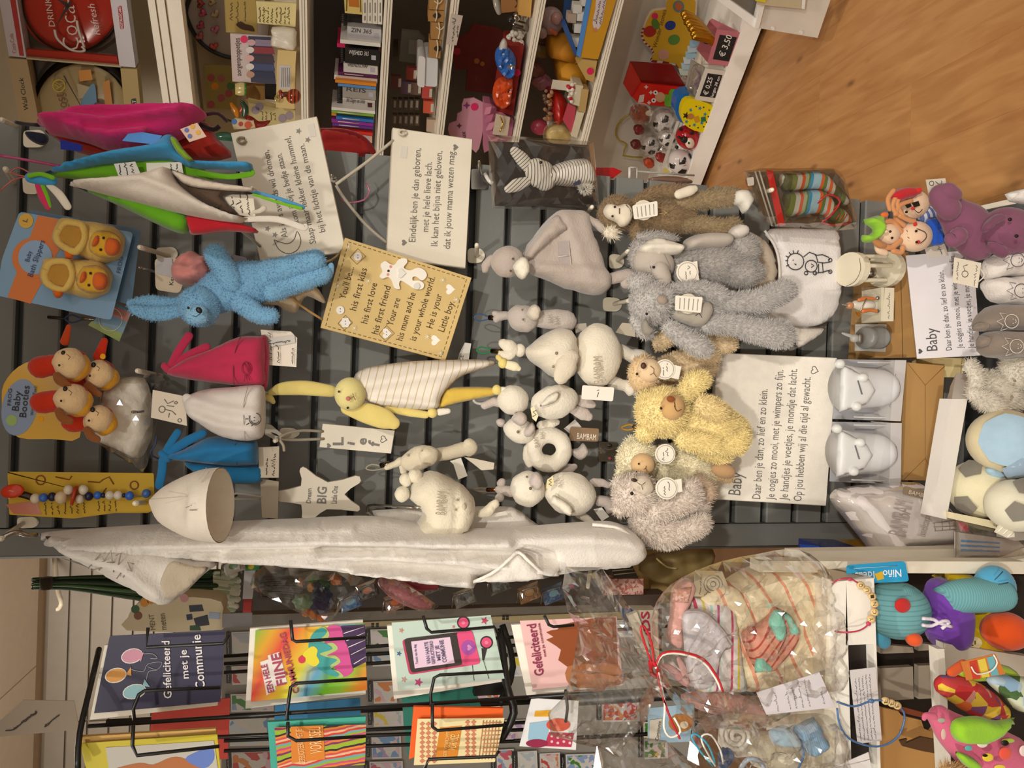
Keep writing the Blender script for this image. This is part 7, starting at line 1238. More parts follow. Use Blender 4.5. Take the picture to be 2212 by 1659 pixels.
t.a('pink_bow', blob([(1432,1440,6),(1450,1446,9),(1480,1474,8),(1492,1478,4)],off(Yg, .012),.4),m('d9a0a0', 'gloss'));t.a('pink_bow', blob([(1466,1424,5),(1478,1450,8),(1484,1474,5)],off(Yg, .016),.4),m('d9a8a4', 'gloss'));t.a('pink_tissue', puff([(1470,1500),(1540,1490),(1600,1500),(1650,1530),(1630,1560),(1560,1545),(1500,1530)],off(Yg, -.02),14,.02, crumple=.01, cs=.03),m('d9a8a0', 'fab'))
a = t.a('sock', puff([(1600,1368),(1630,1352),(1658,1330),(1668,1310),(1690,1318),(1712,1340),(1722,1366),(1708,1400),(1680,1430),(1666,1446),(1640,1450),(1622,1430)],off(Yg, .02),22,.024, step=8), SKs);MT = m('7fc0ac', 'knit')
t.a('sock_toe', puff([(1664,1330),(1672,1318),(1686,1318),(1692,1336),(1698,1360),(1692,1376),(1680,1388),(1668,1368),(1660,1346)],off(Yg, .04),14,.012, step=6), MT, a);t.a('sock_toe', puff([(1692,1322),(1706,1328),(1720,1350),(1724,1368),(1704,1370),(1698,1350)],off(Yg, .04),12,.012, step=6), MT, a);t.a('sock_heel', puff([(1634,1420),(1650,1418),(1668,1440),(1674,1448),(1640,1452),(1630,1450)],off(Yg, .036),10,.01, step=6), MT, a);t.a('sock_seam', strokes([[(1692,1318),(1690,1340),(1700,1372),(1680,1412)]],off(Yg, .05),1.2),m('5a3a34'), a)
o = t.a('kraft_tag', slab([(1502,1232),(1560,1234),(1572,1264),(1564,1292),(1496,1288)],off(Yg, .004),.001),m('b5a78c', 'card'),smooth=0);t.a('tag_emblem', strokes([circ(1540,1262,20,18), circ(1540,1262,14,16), circ(1540,1262,6,8)],off(Yg, .0046),.8),m('6a5f4c'), o);t.a('tag_lettering', strokes(scrib((1512,1284),(1516,1240),6,120)+scrib((1522,1288),(1530,1276),5,121),off(Yg, .0046),.7),m('5a5040'), o)
neck = (1414,1440)
body = [(1416,1448),(1410,1400),(1408,1340),(1418,1300),(1450,1262),(1500,1234),(1560,1212),(1640,1196),(1700,1186),(1750,1196),(1784,1240),(1806,1310),(1818,1390),(1812,1450),(1790,1490),(1720,1512),(1640,1560),(1560,1568),(1500,1560),(1450,1510)]
t.a('cellophane_wrap', puff(body,off(Yg, .018),60,.055,[([neck, (1560,1300)],.02,10),([neck, (1640,1420)],.016,10),([neck, (1540,1500)],.02,12),([neck, (1480,1300)],.018,9),([(1480,1270),(1620,1220),(1760,1230)],.014,12)], crumple=.018, cs=.022, step=9, sm=2, hf=lambda x, y: .012*math.sin(16*math.atan2(y-1440, x-1414))*math.exp(-math.hypot(x-1414, y-1440)/160)), CELLO,smooth=0)
fan = [(1416,1436),(1400,1380),(1340,1280),(1300,1226),(1222,1224),(1214,1270),(1226,1320),(1250,1360),(1240,1420),(1230,1470),(1216,1510),(1184,1540),(1190,1590),(1260,1600),(1310,1620),(1360,1560),(1400,1480)]
t.a('cellophane_fan', puff(fan,off(Yg, .03),40,.03,[([neck, (1230,1250)],.03,12),([neck, (1300,1330)],-.02,10),([neck, (1230,1400)],.03,12),([neck, (1220,1500)],-.02,12),([neck, (1230,1580)],.03,12),([neck, (1340,1300)],.02,10),([neck, (1310,1600)],.03,12)], crumple=.016, cs=.024, step=8, sm=1, hf=lambda x, y: .014*math.sin(22*math.atan2(y-1440, x-1414))), CELLO,smooth=0)
RW = m('b8242c', 'gloss');WR = m('e6ddd0', 'gloss')
t.a('cord_binding', wire([(1408,1452,off(Yg, .07)),(1404,1430,off(Yg, .08)),(1416,1436,off(Yg, .085)),(1424,1462,off(Yg, .07)),(1408,1456,off(Yg, .07))],.003,6), RW)
for pts, mt in (([(1410,1440),(1396,1400),(1384,1360),(1392,1354),(1408,1390),(1412,1440)], RW),([(1416,1440),(1430,1412),(1470,1408),(1520,1424),(1550,1464),(1562,1494)], RW),([(1416,1444),(1430,1416),(1468,1412),(1516,1428),(1546,1466),(1556,1490)], WR),([(1420,1452),(1430,1500),(1450,1556),(1466,1590),(1468,1596)], RW),([(1422,1452),(1436,1520),(1434,1570),(1448,1592),(1470,1580),(1456,1550)], WR)):
    t.a('cord', wire([p+(off(Yg, .085),) for p in pts],.0018,6), mt)
o = t.a('note_card', slab([(1634,1496),(1770,1452),(1804,1528),(1656,1544)],off(Yg, .075),.001),m('c9c2c4', 'paper'),smooth=0);t.a('handwriting', strokes(scrib((1682,1536),(1674,1496),5,130)+scrib((1708,1532),(1700,1494),5,131)+scrib((1722,1530),(1712,1484),5,132)+scrib((1736,1528),(1724,1474),5,133)+scrib((1750,1526),(1738,1468),5,135)+scrib((1782,1520),(1774,1494),5,134),off(Yg, .0756),.55),m('5a545c'), o, stuff=1)
# blue gift parcel below
Yb = 1.12
t = T('gift_parcel', 'cellophane gift parcel with blue socks at the bottom edge', 'gift parcel', 1810,1620, Yb)
coil = []
for k in range(40): a = k*.45;r = 4+k*.85;coil.append((1590+r*math.cos(a),1590+r*.95*math.sin(a),off(Yb, -.01)))
t.a('rolled_towel', blob([(1592,1590,44),(1600,1592,44)],off(Yb, -.04),.7),m('d9d0c4', 'terry'));t.a('towel_coil', wire(coil, .0042,6,1),m('e0d8cc', 'terry'))
t.a('white_toy', blob([(1650,1620,40),(1690,1625,46),(1710,1640,34)],off(Yb, -.02),.75),m('d6cbb4', 'terry'));t.a('blue_bonnet', puff([(1660,1580),(1690,1566),(1716,1580),(1726,1606),(1700,1612),(1672,1606)],off(Yb, .02),16,.02, step=7),m('a3bccb', 'fab'))
KB = ramp_mat('rib_knit_blue', (1720,1590),(1724,1588), Yb, ['8fb4d0', '7fa4c2'], 'knit')
t.a('blue_sock', puff([(1714,1578),(1720,1566),(1752,1550),(1762,1554),(1780,1590),(1790,1606),(1770,1622),(1750,1632),(1738,1620)],off(Yb, .02),14,.018, step=7), KB);t.a('sock_tie', wire([(1726,1600,off(Yb, .02)),(1736,1630,off(Yb, .02)),(1724,1660,off(Yb, .01))],.0016,5),m('3f6a9c'))
t.a('navy_check', puff([(1552,1625),(1570,1610),(1586,1630),(1570,1656),(1554,1660)],off(Yb, -.01),8,.01),m('2f4a70', 'fab'));t.a('grey_bow', wire([(1600,1659,off(Yb, .02)),(1616,1640,off(Yb, .03)),(1640,1644,off(Yb, .03)),(1652,1662,off(Yb, .02))],.004,6),m('9aa4b0', 'gloss'))
for pts, h in (([(1540,1655),(1510,1620),(1494,1592),(1504,1586),(1530,1610),(1545,1650)], '3fa0bc'),([(1545,1655),(1520,1612),(1516,1590),(1536,1588),(1556,1620),(1562,1650)], 'd9d4c8')): t.a('cord', wire([p+(off(Yb, .05),) for p in pts],.0016,5), m(h, 'gloss'))
t.a('cellophane_wrap', puff([(1500,1680),(1490,1600),(1510,1560),(1560,1540),(1660,1546),(1760,1540),(1806,1560),(1820,1640),(1815,1690),(1650,1700)],off(Yb, .02),40,.05,[([(1520,1640),(1700,1560)],.012,10)], crumple=.018, cs=.022, step=9, sm=2), CELLO,smooth=0)
t.a('cellophane_fan', puff([(1500,1650),(1440,1600),(1360,1590),(1290,1610),(1280,1670),(1340,1690),(1500,1690)],off(Yb, .03),30,.03,[([(1500,1655),(1300,1630)],.02,10),([(1500,1655),(1380,1600)],.02,10)], crumple=.02, cs=.022, step=9, sm=1), CELLO,smooth=0)
t = T('picture_card', 'puppy picture card with a Communie label behind the red cord', 'card', 1450,1570,1.16);o = t.a('card', slab([(1400,1530),(1500,1520),(1490,1602),(1400,1606)],1.16,.002),m('9ab4c4', 'gloss'),smooth=0);t.a('puppy', disc(1470,1562,26,1.1592,.0006, ry=20),m('a8703c'), o,smooth=0);t.a('puppy_face', disc(1478,1566,9,1.1586,.0005, ry=8),m('d9c8ac'), o,smooth=0);t.a('label', slab([(1404,1556),(1430,1552),(1424,1604),(1402,1606)],1.1584,.0006),m('c9c0b0'), o,smooth=0);t.a('lettering', txt([('Communie', (1422,1600),(1428,1558),8)],1.158), DK, o,smooth=0)
t = T('carton', 'carton with big red and blue letters behind the parcel', 'box', 1400,1350,1.3);o = t.a('face', slab([(1370,1318),(1420,1318),(1424,1420),(1390,1420)],1.3,.03),m('c9c0ac', 'gloss'),smooth=0);t.a('lettering', txt([('KIDS', (1406,1396),(1402,1320),18)],1.3, bold=.03),m('a82a4a'), o,smooth=0);t.a('blue_corner', slab([(1340,1317),(1370,1317),(1366,1340),(1352,1345)],1.31,.01),m('2a5a94', 'gloss'),smooth=0);t.a('cream_side', slab([(1356,1330),(1376,1322),(1404,1400),(1396,1420)],1.29,.01),m('d9d0bc', 'paper'),smooth=0)
# ---------------------------------------------------------------- toys in the crate
Ye = 1.17;KT = m('6fa8ac', 'knit');KT2 = ramp_mat('rib_knit_teal', (1930,1300),(1934,1300), Ye, ['74acb0', '659ca2'], 'knit')
t = T('knitted_elephant', 'teal knitted toy in a purple and yellow jumper with orange ball', 'soft toy', 2040,1320, Ye)
t.a('head', ell(1938,1318,66,62, Ye, 10), ramp_mat('rib_knit_head', (1900,1300),(1900,1310), Ye, [('74acb0', 3),('62989e', 1)], 'knit'));t.a('ear', blob([(1885,1330,18),(1900,1370,22),(1910,1386,16)],off(Ye, -.02),.5),m('4f9cb8', 'knit'));t.a('cheek', ell(1950,1308,17,16,off(Ye, .04), sq=.4),m('b82a28', 'fab'));t.a('trunk', blob([(1955,1290,26),(1985,1310,22),(1992,1345,14)],off(Ye, .016),.8), KT2);t.a('pompom', ell(1974,1381,16,15,off(Ye, .03), sq=1),m('d9562a', 'fab'))
t.a('jumper', puff([(1994,1290),(2002,1256),(2030,1246),(2060,1262),(2080,1300),(2082,1350),(2070,1390),(2036,1404),(2004,1380),(1992,1340)],off(Ye, -.01),34,.05, step=10),m('6a3a98', 'fab'));t.a('trousers', puff([(2012,1244),(2040,1238),(2090,1236),(2140,1300),(2140,1330),(2150,1400),(2120,1420),(2070,1412),(2046,1396),(2074,1370),(2084,1310),(2060,1262)],off(Ye, -.02),26,.04, step=11),m('d9b81c', 'fab'))
t.a('leg', loft([(2018,1290,.02,(8,26,0),(4,0,.02)),(2050,1278,.03,(6,34,0),(6,0,.03)),(2110,1272,.036,(0,36,0),(6,0,.034)),(2124,1270,.036,(0,34,0),(6,0,.032))], Ye, 20, True, 3), KT2);t.a('foot', ell(2148,1268,40,46,off(Ye, .03)),m('4f9cc0', 'fab'));t.a('toe', blob([(2130,1296,22),(2170,1300,18),(2178,1302,14)],off(Ye, .025),.85),m('4f9cc0', 'fab'));t.a('toe_seam', strokes([[(2148,1252),(2166,1234)],[(2156,1262),(2178,1258)]],off(Ye, .066),1.2),m('2a4a5a'))
t.a('lace', wire([(1992,1336,off(Ye, .05)),(2016,1338,off(Ye, .05)),(2030,1346,off(Ye, .052)),(2056,1354,off(Ye, .05))],.003,6),m('dcd2dc', 'knit'));t.a('lace', wire([(1992,1350,off(Ye, .05)),(2012,1352,off(Ye, .05)),(2036,1342,off(Ye, .054)),(2050,1344,off(Ye, .052)),(2034,1358,off(Ye, .05))],.003,6),m('dcd2dc', 'knit'));t.a('badge', disc(2102,1389,20,off(Ye, .022),.001, ry=14),m('dcd09c', 'fab'),smooth=0);t.a('badge_mark', strokes([[(2094,1384),(2094,1392),(2102,1394)],[(2106,1384),(2106,1392)]],off(Ye, .023),1.4),m('4a3a1c'))
t.a('orange_ball', ell(2172,1363,46,41,off(Ye, .03), sq=1),m('d9501c', 'fab'))
o = t.a('brand_tag', slab(rq([(1829,1221),(1955,1212),(1964,1256),(1830,1262)],7),off(Ye, .04),.0015),m('2f9ccc', 'gloss'),smooth=0);t.a('lettering', txt([('Niño', (1946,1230),(1906,1232),16),('Ideas', (1888,1234),(1846,1237),16)],off(Ye, .0408), bold=.015),m('e4eef2'), o,smooth=0);t.a('tag_block', slab([(1890,1240),(1906,1234),(1910,1250),(1896,1254)],off(Ye, .041),.001),m('d9b02c'), o,smooth=0);t.a('tag_small_print', strokes([[(1938,1222),(1844,1228)]],off(Ye, .0408),.8),m('a8d4e6'), o)
Yp = 1.04
PC = noise_mat('patchwork_check', ['b82a2c', 'd9b83a', '7a4a74', 'd96a2c', 'c98a7c', 'b83a3a'],55, 'fab')
t = T('patchwork_toy', 'patchwork toy in red, yellow and purple checks', 'soft toy', 2090,1500, Yp);t.a('body', blob([(2040,1480,22),(2080,1495,34),(2130,1525,34),(2160,1540,22)], Yp, .85), PC);t.a('ear', puff([(2130,1470),(2150,1456),(2190,1460),(2225,1470),(2225,1540),(2190,1530),(2160,1500)],off(Yp, .01),14,.016), noise_mat('blue_green_patch', ['8fb0cc', '4a6a3a', 'c9d0b4', 'a8bcc8'],50, 'fab'));t.a('mane', puff([(2060,1440),(2100,1425),(2180,1440),(2200,1470),(2130,1470),(2070,1470)],off(Yp, -.01),12,.014),m('9ab42c', 'fab'))
o = t.a('tag', slab([(2076,1430),(2150,1412),(2172,1456),(2088,1470)],off(Yp, .05),.001),m('c9783c', 'gloss'),smooth=0)
for q, h in (([(2094,1430),(2110,1426),(2118,1466),(2102,1468)], 'c2402c'),([(2112,1426),(2128,1422),(2138,1462),(2122,1464)], 'd9c04a'),([(2132,1420),(2146,1417),(2158,1458),(2142,1460)], '6aa8b0')): t.a('tag_print', slab(q,off(Yp, .0508),.0005), m(h), o,smooth=0)
t.a('tag_loop', wire([(2098,1440,off(Yp, .054)),(2110,1456,off(Yp, .054)),(2140,1450,off(Yp, .054)),(2154,1432,off(Yp, .054)),(2146,1414,off(Yp, .052))],.0012,5),m('e0dcd4'));t.a('orange_tuft', blob([(2056,1452,12),(2080,1436,12)],off(Yp, .0),.6),m('c9562a', 'fab'))
Yk = 1.0;PK = m('c9607c', 'fab')
t = T('spotted_toy', 'pink spotted plush toy with lime green ears', 'soft toy', 2130,1610, Yk);t.a('body', blob([(2030,1550,26),(2060,1580,40),(2120,1620,58),(2180,1650,60)], Yk, .8), PK);t.a('horn', blob([(2018,1548,8),(2000,1546,7),(1996,1552,5)],off(Yk, .02),.8), PK);t.a('ear', puff([(2052,1572),(2064,1552),(2110,1546),(2150,1556),(2192,1550),(2170,1570),(2156,1586),(2120,1604),(2076,1604),(2058,1592)],off(Yk, .05),14,.016),m('8aba2c', 'fab'));t.a('ear', puff([(2064,1624),(2084,1628),(2110,1644),(2126,1668),(2100,1664),(2074,1644)],off(Yk, .04),8,.01),m('8aba2c', 'fab'))
for x, y, rx, ry, h in ((2034,1556,8,5, '9aa08c'),(2038,1586,5,12, 'c9b0a0'),(2122,1606,12,9, 'd9cdb8'),(2178,1600,14,5, '9ab03a'),(2134,1636,12,9, 'd9bc2c'),(2172,1628,14,14, 'd9503c'),(2212,1622,10,12, 'd9c4bc'),(2160,1658,12,6, 'd9c43c'),(2092,1616,8,6, '5aa09c')): t.a('spot', ell(x, y, rx, ry,off(Yk, .055), sq=.25), m(h, 'fab'))
t.a('eye', ell(2171,1605,8,6,off(Yk, .066), sq=.5), BLK);t.a('eye', ell(2128,1632,6,3,off(Yk, .07), sq=.5), BLK)
t = T('fringed_edge', 'tan fringed edge of a plush toy at the bottom', 'soft toy', 2060,1650,.98);furry(t, 'fringe_body', ell(2058,1668,32,16,.98),m('b8925c', 'fur'),20,.01)
# things beyond the crate post
t = T('toy_box', 'blue toy box beyond the crate post', 'box', 1790,1190,1.4);t.a('front', slab([(1728,1176),(1774,1180),(1772,1214),(1740,1204)],1.4,.002),m('2f52b4', 'gloss'),smooth=0);t.a('side', slab([(1774,1180),(1852,1182),(1858,1214),(1772,1214)],1.395,.08),m('232f74', 'gloss'),smooth=0)
one('yellow_box', 'mustard yellow box next to the blue toy box', 'box', slab([(1852,1184),(1930,1180),(1942,1212),(1858,1214)],1.41,.08),m('c08c10', 'gloss'))
t = T('ruler_pack', 'clear pack of blue printed sticks by the padded pack', 'pack', 2140,1180,1.22);t.a('pack', slab([(2070,1150),(2200,1168),(2212,1180),(2150,1206),(2070,1206)],1.22,.01),m('b9b0a8', 'gloss', .25),smooth=0)
for i in range(3): t.a('printed_stick', slab([(2076,1166+i*10),(2160,1172+i*9),(2160,1175+i*9),(2076,1171+i*10)],1.219,.002),m('3a80b4'),smooth=0)
t.a('red_clip', slab([(2072,1126),(2090,1130),(2092,1148),(2078,1146)],1.22,.004),m('b8384a', 'gloss'),smooth=0);t.a('film', puff([(2064,1122),(2160,1146),(2216,1166),(2216,1200),(2140,1208),(2064,1208)],1.21,14,.012, crumple=.006, cs=.03, sm=0), CELLO,smooth=0)
one('cream_board', 'cream wooden board under the football', 'board', slab([(2060,1108),(2160,1128),(2158,1144),(2062,1122)],1.2,.03),m('d9cda8', 'paint'))
t = T('lace_trim', 'cream lace corner beside the lowest ball', 'lace', 2170,1140,1.16);t.a('lace', slab([(2150,1150),(2158,1136),(2188,1110),(2192,1160),(2176,1162)],1.16,.003),m('d9d2bc', 'fab'),smooth=0);t.a('lace_rib', strokes([[(2156,1148),(2184,1122)],[(2166,1154),(2188,1134)],[(2176,1160),(2190,1148)]],1.16,1.8),m('e9e2cf', 'fab'))
one('grey_box_corner', 'plain grey box corner at the right edge', 'box', slab([(2192,1112),(2230,1110),(2230,1166),(2192,1168)],1.16,.04),m('8d8578', 'card'))
# ================================================================ goods on the angled shelves
def sb(name, label, catg, q, k, depth, h, kind='gloss', grp=None): return one(name, label, catg, slab(q,RS(k), depth), m(h, kind), grp=grp)
# boxed wall clocks on top
K = RS(.05)
t = T('boxed_clock', 'red cola wall clock in a white and red box', 'wall clock', 280,60, K)
t.a('box_back', slab([(19,121),(293,146),(257,-118),(-22,-118)],off(K, -.07),.01),m('5f5046', 'card'),smooth=0)
RC = m('b32c20', 'gloss', .15)
t.a('box_top_strip', slab([(19,121),(57,125),(18,-118),(-22,-118)], K, .05),m('c4bcc0', 'paper'),smooth=0);t.a('top_band', slab([(42,120),(52,121),(16,-118),(2,-118)],off(K, .0006),.0005),m('a82a24'),smooth=0)
t.a('box_bottom_strip', slab([(258,143),(293,146),(257,-118),(222,-118)], K, .05),m('c9c4c8', 'paper'),smooth=0);t.a('side_strip', slab([(57,106),(252,122),(258,143),(57,125)],off(K, -.01),.01), RC,smooth=0)
c = t.a('clock_face', ell(152,8,108,110,off(K, -.05),8,.1, u=40, v=16), RC);t.a('clock_rim', loft([(152,8,-.05,(112,14,0),(-14,114,0)),(152,8,-.035,(112,14,0),(-14,114,0)),(152,8,-.03,(107,13,0),(-13,109,0))], K, 40, False, 1),m('2c2420', 'metal', .3))
CWt = m('d9cfc6')
t.a('lettering', txt([('DRINK', (119,57),(109,-6),13)],off(K, -.018), shear=.05), CWt, c,smooth=0);t.a('lettering', txt([('Refresh Yourself', (217,75),(186,-80),15)],off(K, -.018), shear=.05), CWt, c,smooth=0)
t.a('lettering', txt([('Coca-Cola', (173,108),(146,-104),36)],off(K, -.017), shear=.03, bold=-.012), CWt, c,smooth=0)
t.a('swash', strokes([cat([(176,100),(183,108),(172,112),(150,106),(124,84),(118,64)],4), cat([(182,102),(170,66),(166,44)],4)],off(K, -.017),3), CWt, c);t.a('clock_hand', slab([(117,64),(148,18),(154,6),(150,2),(142,14)],off(K, -.012),.001),m('241814'), c,smooth=0);t.a('clock_hand', slab([(120,-4),(144,6),(152,14),(146,18)],off(K, -.012),.001),m('241814'), c,smooth=0)
p = t.a('brand_plate', slab(rq([(254,14),(263,12),(268,62),(260,64)],3),off(K, .0006),.0005),m('a8242a'),smooth=0);t.a('lettering', txt([('NOSTALGIC-ART', (266,62),(261,13),5)],off(K, .0012), bold=.02),m('e0d8d4'), p,smooth=0);t.a('lettering', txt([('Coca-Cola', (36,114),(28,72),9)],off(K, .0006)),m('b86a60'),smooth=0)
t.a('window_film', slab([(57,125),(258,143),(222,-118),(18,-118)],off(K, .001),.0005), CLEAR,smooth=0)
t = T('boxed_clock', 'vintage car wall clock in a tan box', 'wall clock', 285,200, K)
t.a('box_back', slab([(17,126),(296,150),(316,362),(60,362)],off(K, -.07),.01),m('4f463c', 'card'),smooth=0)
t.a('box_top_strip', slab([(17,126),(58,129),(104,362),(60,362)], K, .05),m('b59e78', 'card'),smooth=0);t.a('lettering', txt([('Wall Clock', (62,238),(50,168),10)], K, shear=.04), DK,smooth=0)
t.a('box_bottom_strip', slab([(260,148),(296,150),(316,362),(282,362)], K, .05),m('b09a68', 'card'),smooth=0);t.a('box_side_strip', slab([(57,128),(262,146),(261,142),(57,124)], K, .05),m('b5a684', 'card'),smooth=0)
c = t.a('clock_face', ell(176,246,102,104,off(K, -.05),0,.1, u=40, v=16),m('a8946c', 'gloss', .2));t.a('clock_rim', loft([(176,246,-.05,(116,0,0),(0,118,0)),(176,246,-.03,(116,0,0),(0,118,0)),(176,246,-.025,(104,0,0),(0,106,0))], K, 40, False, 1),m('2f2a26', 'metal', .35))
Kf = off(K, -.022)
t.a('lettering', txt([('Lost', (150,242),(137,199),22)], Kf, shear=.06),m('6a3a1c'), c,smooth=0);t.a('emblem', strokes([circ(127,185,13,18),[(120,178),(134,185),(120,192)],[(118,182),(128,188)]], Kf, 1.4),m('cdb83c'), c)
t.a('printed_car', slab(cat([(176,236),(178,212),(186,196),(196,184),(204,182),(208,206),(206,236)],3, True), Kf, .0008),m('5c84a4'), c,smooth=0);t.a('printed_windscreen', slab([(166,180),(194,188),(178,212),(170,214)],off(Kf, .0004),.0006),m('a89a78'), c,smooth=0);t.a('printed_poster', slab([(170,152),(196,150),(200,172),(172,176)], Kf, .0006),m('c98428'), c,smooth=0);t.a('printed_poster', slab([(222,178),(236,172),(244,234),(228,236)], Kf, .0006),m('b8782c'), c,smooth=0);t.a('printed_wheel', disc(213,230,13,off(Kf, .0006),.0005, ry=9),m('3a2420'), c,smooth=0);t.a('clock_hand', slab([(136,163),(140,165),(176,230),(172,226)],off(K, -.014),.001),m('241a14'), c,smooth=0)
p = t.a('brand_plate', slab(rq([(283,214),(294,212),(296,240),(285,240)],3),off(K, .0006),.0005),m('1d1b18'),smooth=0);t.a('lettering', txt([('ART', (294,236),(293,216),7)],off(K, .0012), bold=.02),m('d9d4c4'), p,smooth=0)
# ---- first shelf
t = T('heart_board', 'pale board with black rim and little pink hearts', 'board', 480,60,RS(.36));b = t.a('board', slab(cat([(402,28),(408,50),(425,80),(450,104),(480,120),(515,128),(560,120),(580,60),(560,-20),(480,-50),(420,-20)],3, True),RS(.36),.01),m('a89a90', 'paint'),smooth=0);t.a('rim', wire([(x, y,RS(.355)) for x, y in ((412,-12),(402,20),(404,40),(420,74),(445,102),(480,120),(510,126))],.008,6), BLK)
for i, (x, y, h) in enumerate(((433,8, '9a3a2c'),(458,4, 'b59a70'),(438,28, 'b8506c'),(434,55, 'a84458'),(432,78, 'a85a5c'),(465,30, 'b59c7c'),(465,64, 'b86a7c'),(462,100, 'b84c3c'))): t.a('heart', puff(heart(x, y, 11,.2*i),RS(.348),6,.012, step=4), m(h, 'gloss', .25), b)
def pic(name, label, catg, q, k, h, depth=.01, parts=()):
    t = T(name, label, catg, q[1][0],(q[0][1]+q[2][1])/2,RS(k));b = t.a('front', slab(q,RS(k), depth), m(h, 'paper'),smooth=0)
    for nm, g, mt in parts: t.a(nm, g, mt, b,smooth=0)
    return t
kk = .14
pic('scroll_card', 'tan vintage verse card with a bird drawing', 'card', [(484,-6),(552,-6),(556,72),(488,70)], kk+.04, 'a88e4c', .006,[('bird', slab(cat([(510,52),(520,46),(530,52),(545,56),(550,68),(536,66),(524,64),(514,58)],2, True),RS(kk+.039),.0006),m('4a2f1c')),('lettering', strokes(scrib((502,44),(502,6),9,140)+scrib((514,48),(514,4),8,141)+scrib((530,46),(530,4),5,142),RS(kk+.039),.8),m('5a4826'))])
t = pic('doll_card', 'worry doll card with a row of little dolls and pink dot', 'card', [(497,73),(586,79),(597,182),(502,176)], kk, 'c9b8b4', .008,[('photo', slab([(536,78),(585,80),(596,182),(542,178)],RS(kk-.001),.0006),m('2f3048')),('lettering', txt([('zorgenpoppetjes', (521,164),(517,82),11)],RS(kk-.001)),m('3a2a2c')),('price_dot', disc(527,85,8,RS(kk-.002),.0006),m('d91c5c'))])
for i, (x, y, h, hb) in enumerate(((543,92, 'c9a0a4', '8a7a90'),(540,108, 'd9cfc8', '8a2a34'),(540,126, 'd9a8a4', '3a2a34'),(540,144, 'd9d0cc', '39456c'),(541,161, 'b58a74', '20284a'))): t.a('printed_doll', slab([(x+8, y-7),(590, y-5),(594, y+9),(x+8, y+7)],RS(kk-.0018),.0005), m(hb),smooth=0);t.a('printed_face', disc(x, y, 9,RS(kk-.0024),.0005, ry=7), m(h),smooth=0)
pic('verse_card', 'cream handwritten verse card at the right of the first shelf', 'card', [(553,3),(640,8),(638,58),(556,50)],.08, 'd9c98c', .008,[('handwriting', strokes(sum([scrib((562+i*9,48+i*.6),(562+i*9,16),7,150+i) for i in range(8)],[]),RS(.079),.8),m('4a3c22'))])
pic('verse_card', 'pale card with rows of print cut by the top edge', 'card', [(592,-10),(640,-10),(640,8),(592,2)],.09, 'd0c6ae', .008,[('print', strokes([[(600+i*5,0),(600+i*5,-8)] for i in range(7)],RS(.089),.6),m('7a6c54'))])
one('satin_bag', 'white satin pouch on the first shelf', 'pouch', puff([(588,58),(636,60),(640,82),(636,108),(600,102),(584,98),(587,76)],RS(.08),10,.02,[([(590,66),(620,80),(634,100)],.008,5),([(600,62),(630,70)],.006,4),([(592,90),(620,96)],.008,4)], step=5, sm=2),m('ddd4c4', 'gloss', .35), True)
t = T('folded_card_box', 'cream folded card box with a printed slip', 'box', 620,170,RS(.08));t.a('box', slab([(600,108),(640,110),(638,140),(636,236),(596,232),(598,140)],RS(.08),.06),m('d2b87c', 'card'),smooth=0);t.a('slip', slab([(603,140),(628,142),(628,194),(602,192)],RS(.079),.0008),m('c4bfbc', 'paper'),smooth=0);t.a('slip_print', strokes([[(608+i*4,188),(609+i*4,146)] for i in range(5)],RS(.0782),.5),m('8a8684'), stuff=1)
one('brown_block', 'brown wooden block behind the black box', 'box', slab([(531,182),(572,180),(572,216),(532,218)],RS(kk+.04),.05),m('a87e44', 'card'))
one('black_box', 'small black box beside the worry doll card', 'box', slab([(572,182),(597,183),(597,216),(573,214)],RS(kk),.04),m('14110f', 'gloss'))
t = pic('flower_tile', 'yellow tile painted with pink and orange flowers', 'card', [(441,140),(508,143),(512,236),(446,234)],.34, '9a8648', .008)
for x, y, h in ((456,168, 'a84a50'),(478,170, 'a8605a'),(464,186, 'd9861c'),(494,202, 'a84a58'),(478,212, 'a85058'),(456,226, 'a84a50'),(498,186, '4a7a48')): t.a('painted_flower', disc(x, y, 8,RS(.339),.0006), m(h),smooth=0)
t = T('cactus_pot', 'tiny cream spotted pot with green zigzag rim', 'ornament', 520,192,RS(kk));t.a('pot', loft([(508,192,0,(0,11,0),(2,0,.02)),(518,192,0,(0,14,0),(2,0,.024)),(530,192,0,(0,13,0),(2,0,.024))],RS(kk),14, True, 2),m('c9b878', 'gloss'));t.a('rim', loft([(528,192,0,(0,14,0),(2,0,.025)),(532,192,0,(0,13,0),(2,0,.025))],RS(kk),14, True, 1),m('3a7a2c', 'gloss'))
t = T('clay_figure', 'glazed orange and brown striped clay bird figure', 'ornament', 640,208,RS(.03));t.a('body', ell(634,208,16,15,RS(.03),0,1), ramp_mat('glaze_stripes', (622,206),(630,207),RS(.03),['8a3014', 'b8562a', '5a1c10'], 'gloss'));t.a('head', blob([(610,204,5),(620,204,6)],RS(.03),1),m('5a2410', 'gloss'));t.a('crest', blob([(606,198,4),(608,210,4)],RS(.03),.8),m('8a2a18', 'gloss'))
t = T('brass_key_ring', 'small brass ring hanging beside the clay bird', 'ring', 598,212,RS(.07));t.a('ring', wire([(600+6*math.cos(a),212+7*math.sin(a),RS(.07)) for a in [i*.7 for i in range(10)]],.003,5),m('c9b878', 'metal'))
t = pic('flower_sign', 'pale sign with lilac flowers and verse', 'sign', [(536,214),(638,238),(636,310),(540,300)],.12, 'bfae78', .012,[('frame_edge', slab([(536,214),(600,228),(600,234),(538,222)],RS(.119),.001),m('a8925c')),('handwriting', strokes(sum([scrib((568+i*9,260),(568+i*9,240+i*1.5),6,160+i) for i in range(4)],[]),RS(.119),.7),m('4a4228'))])
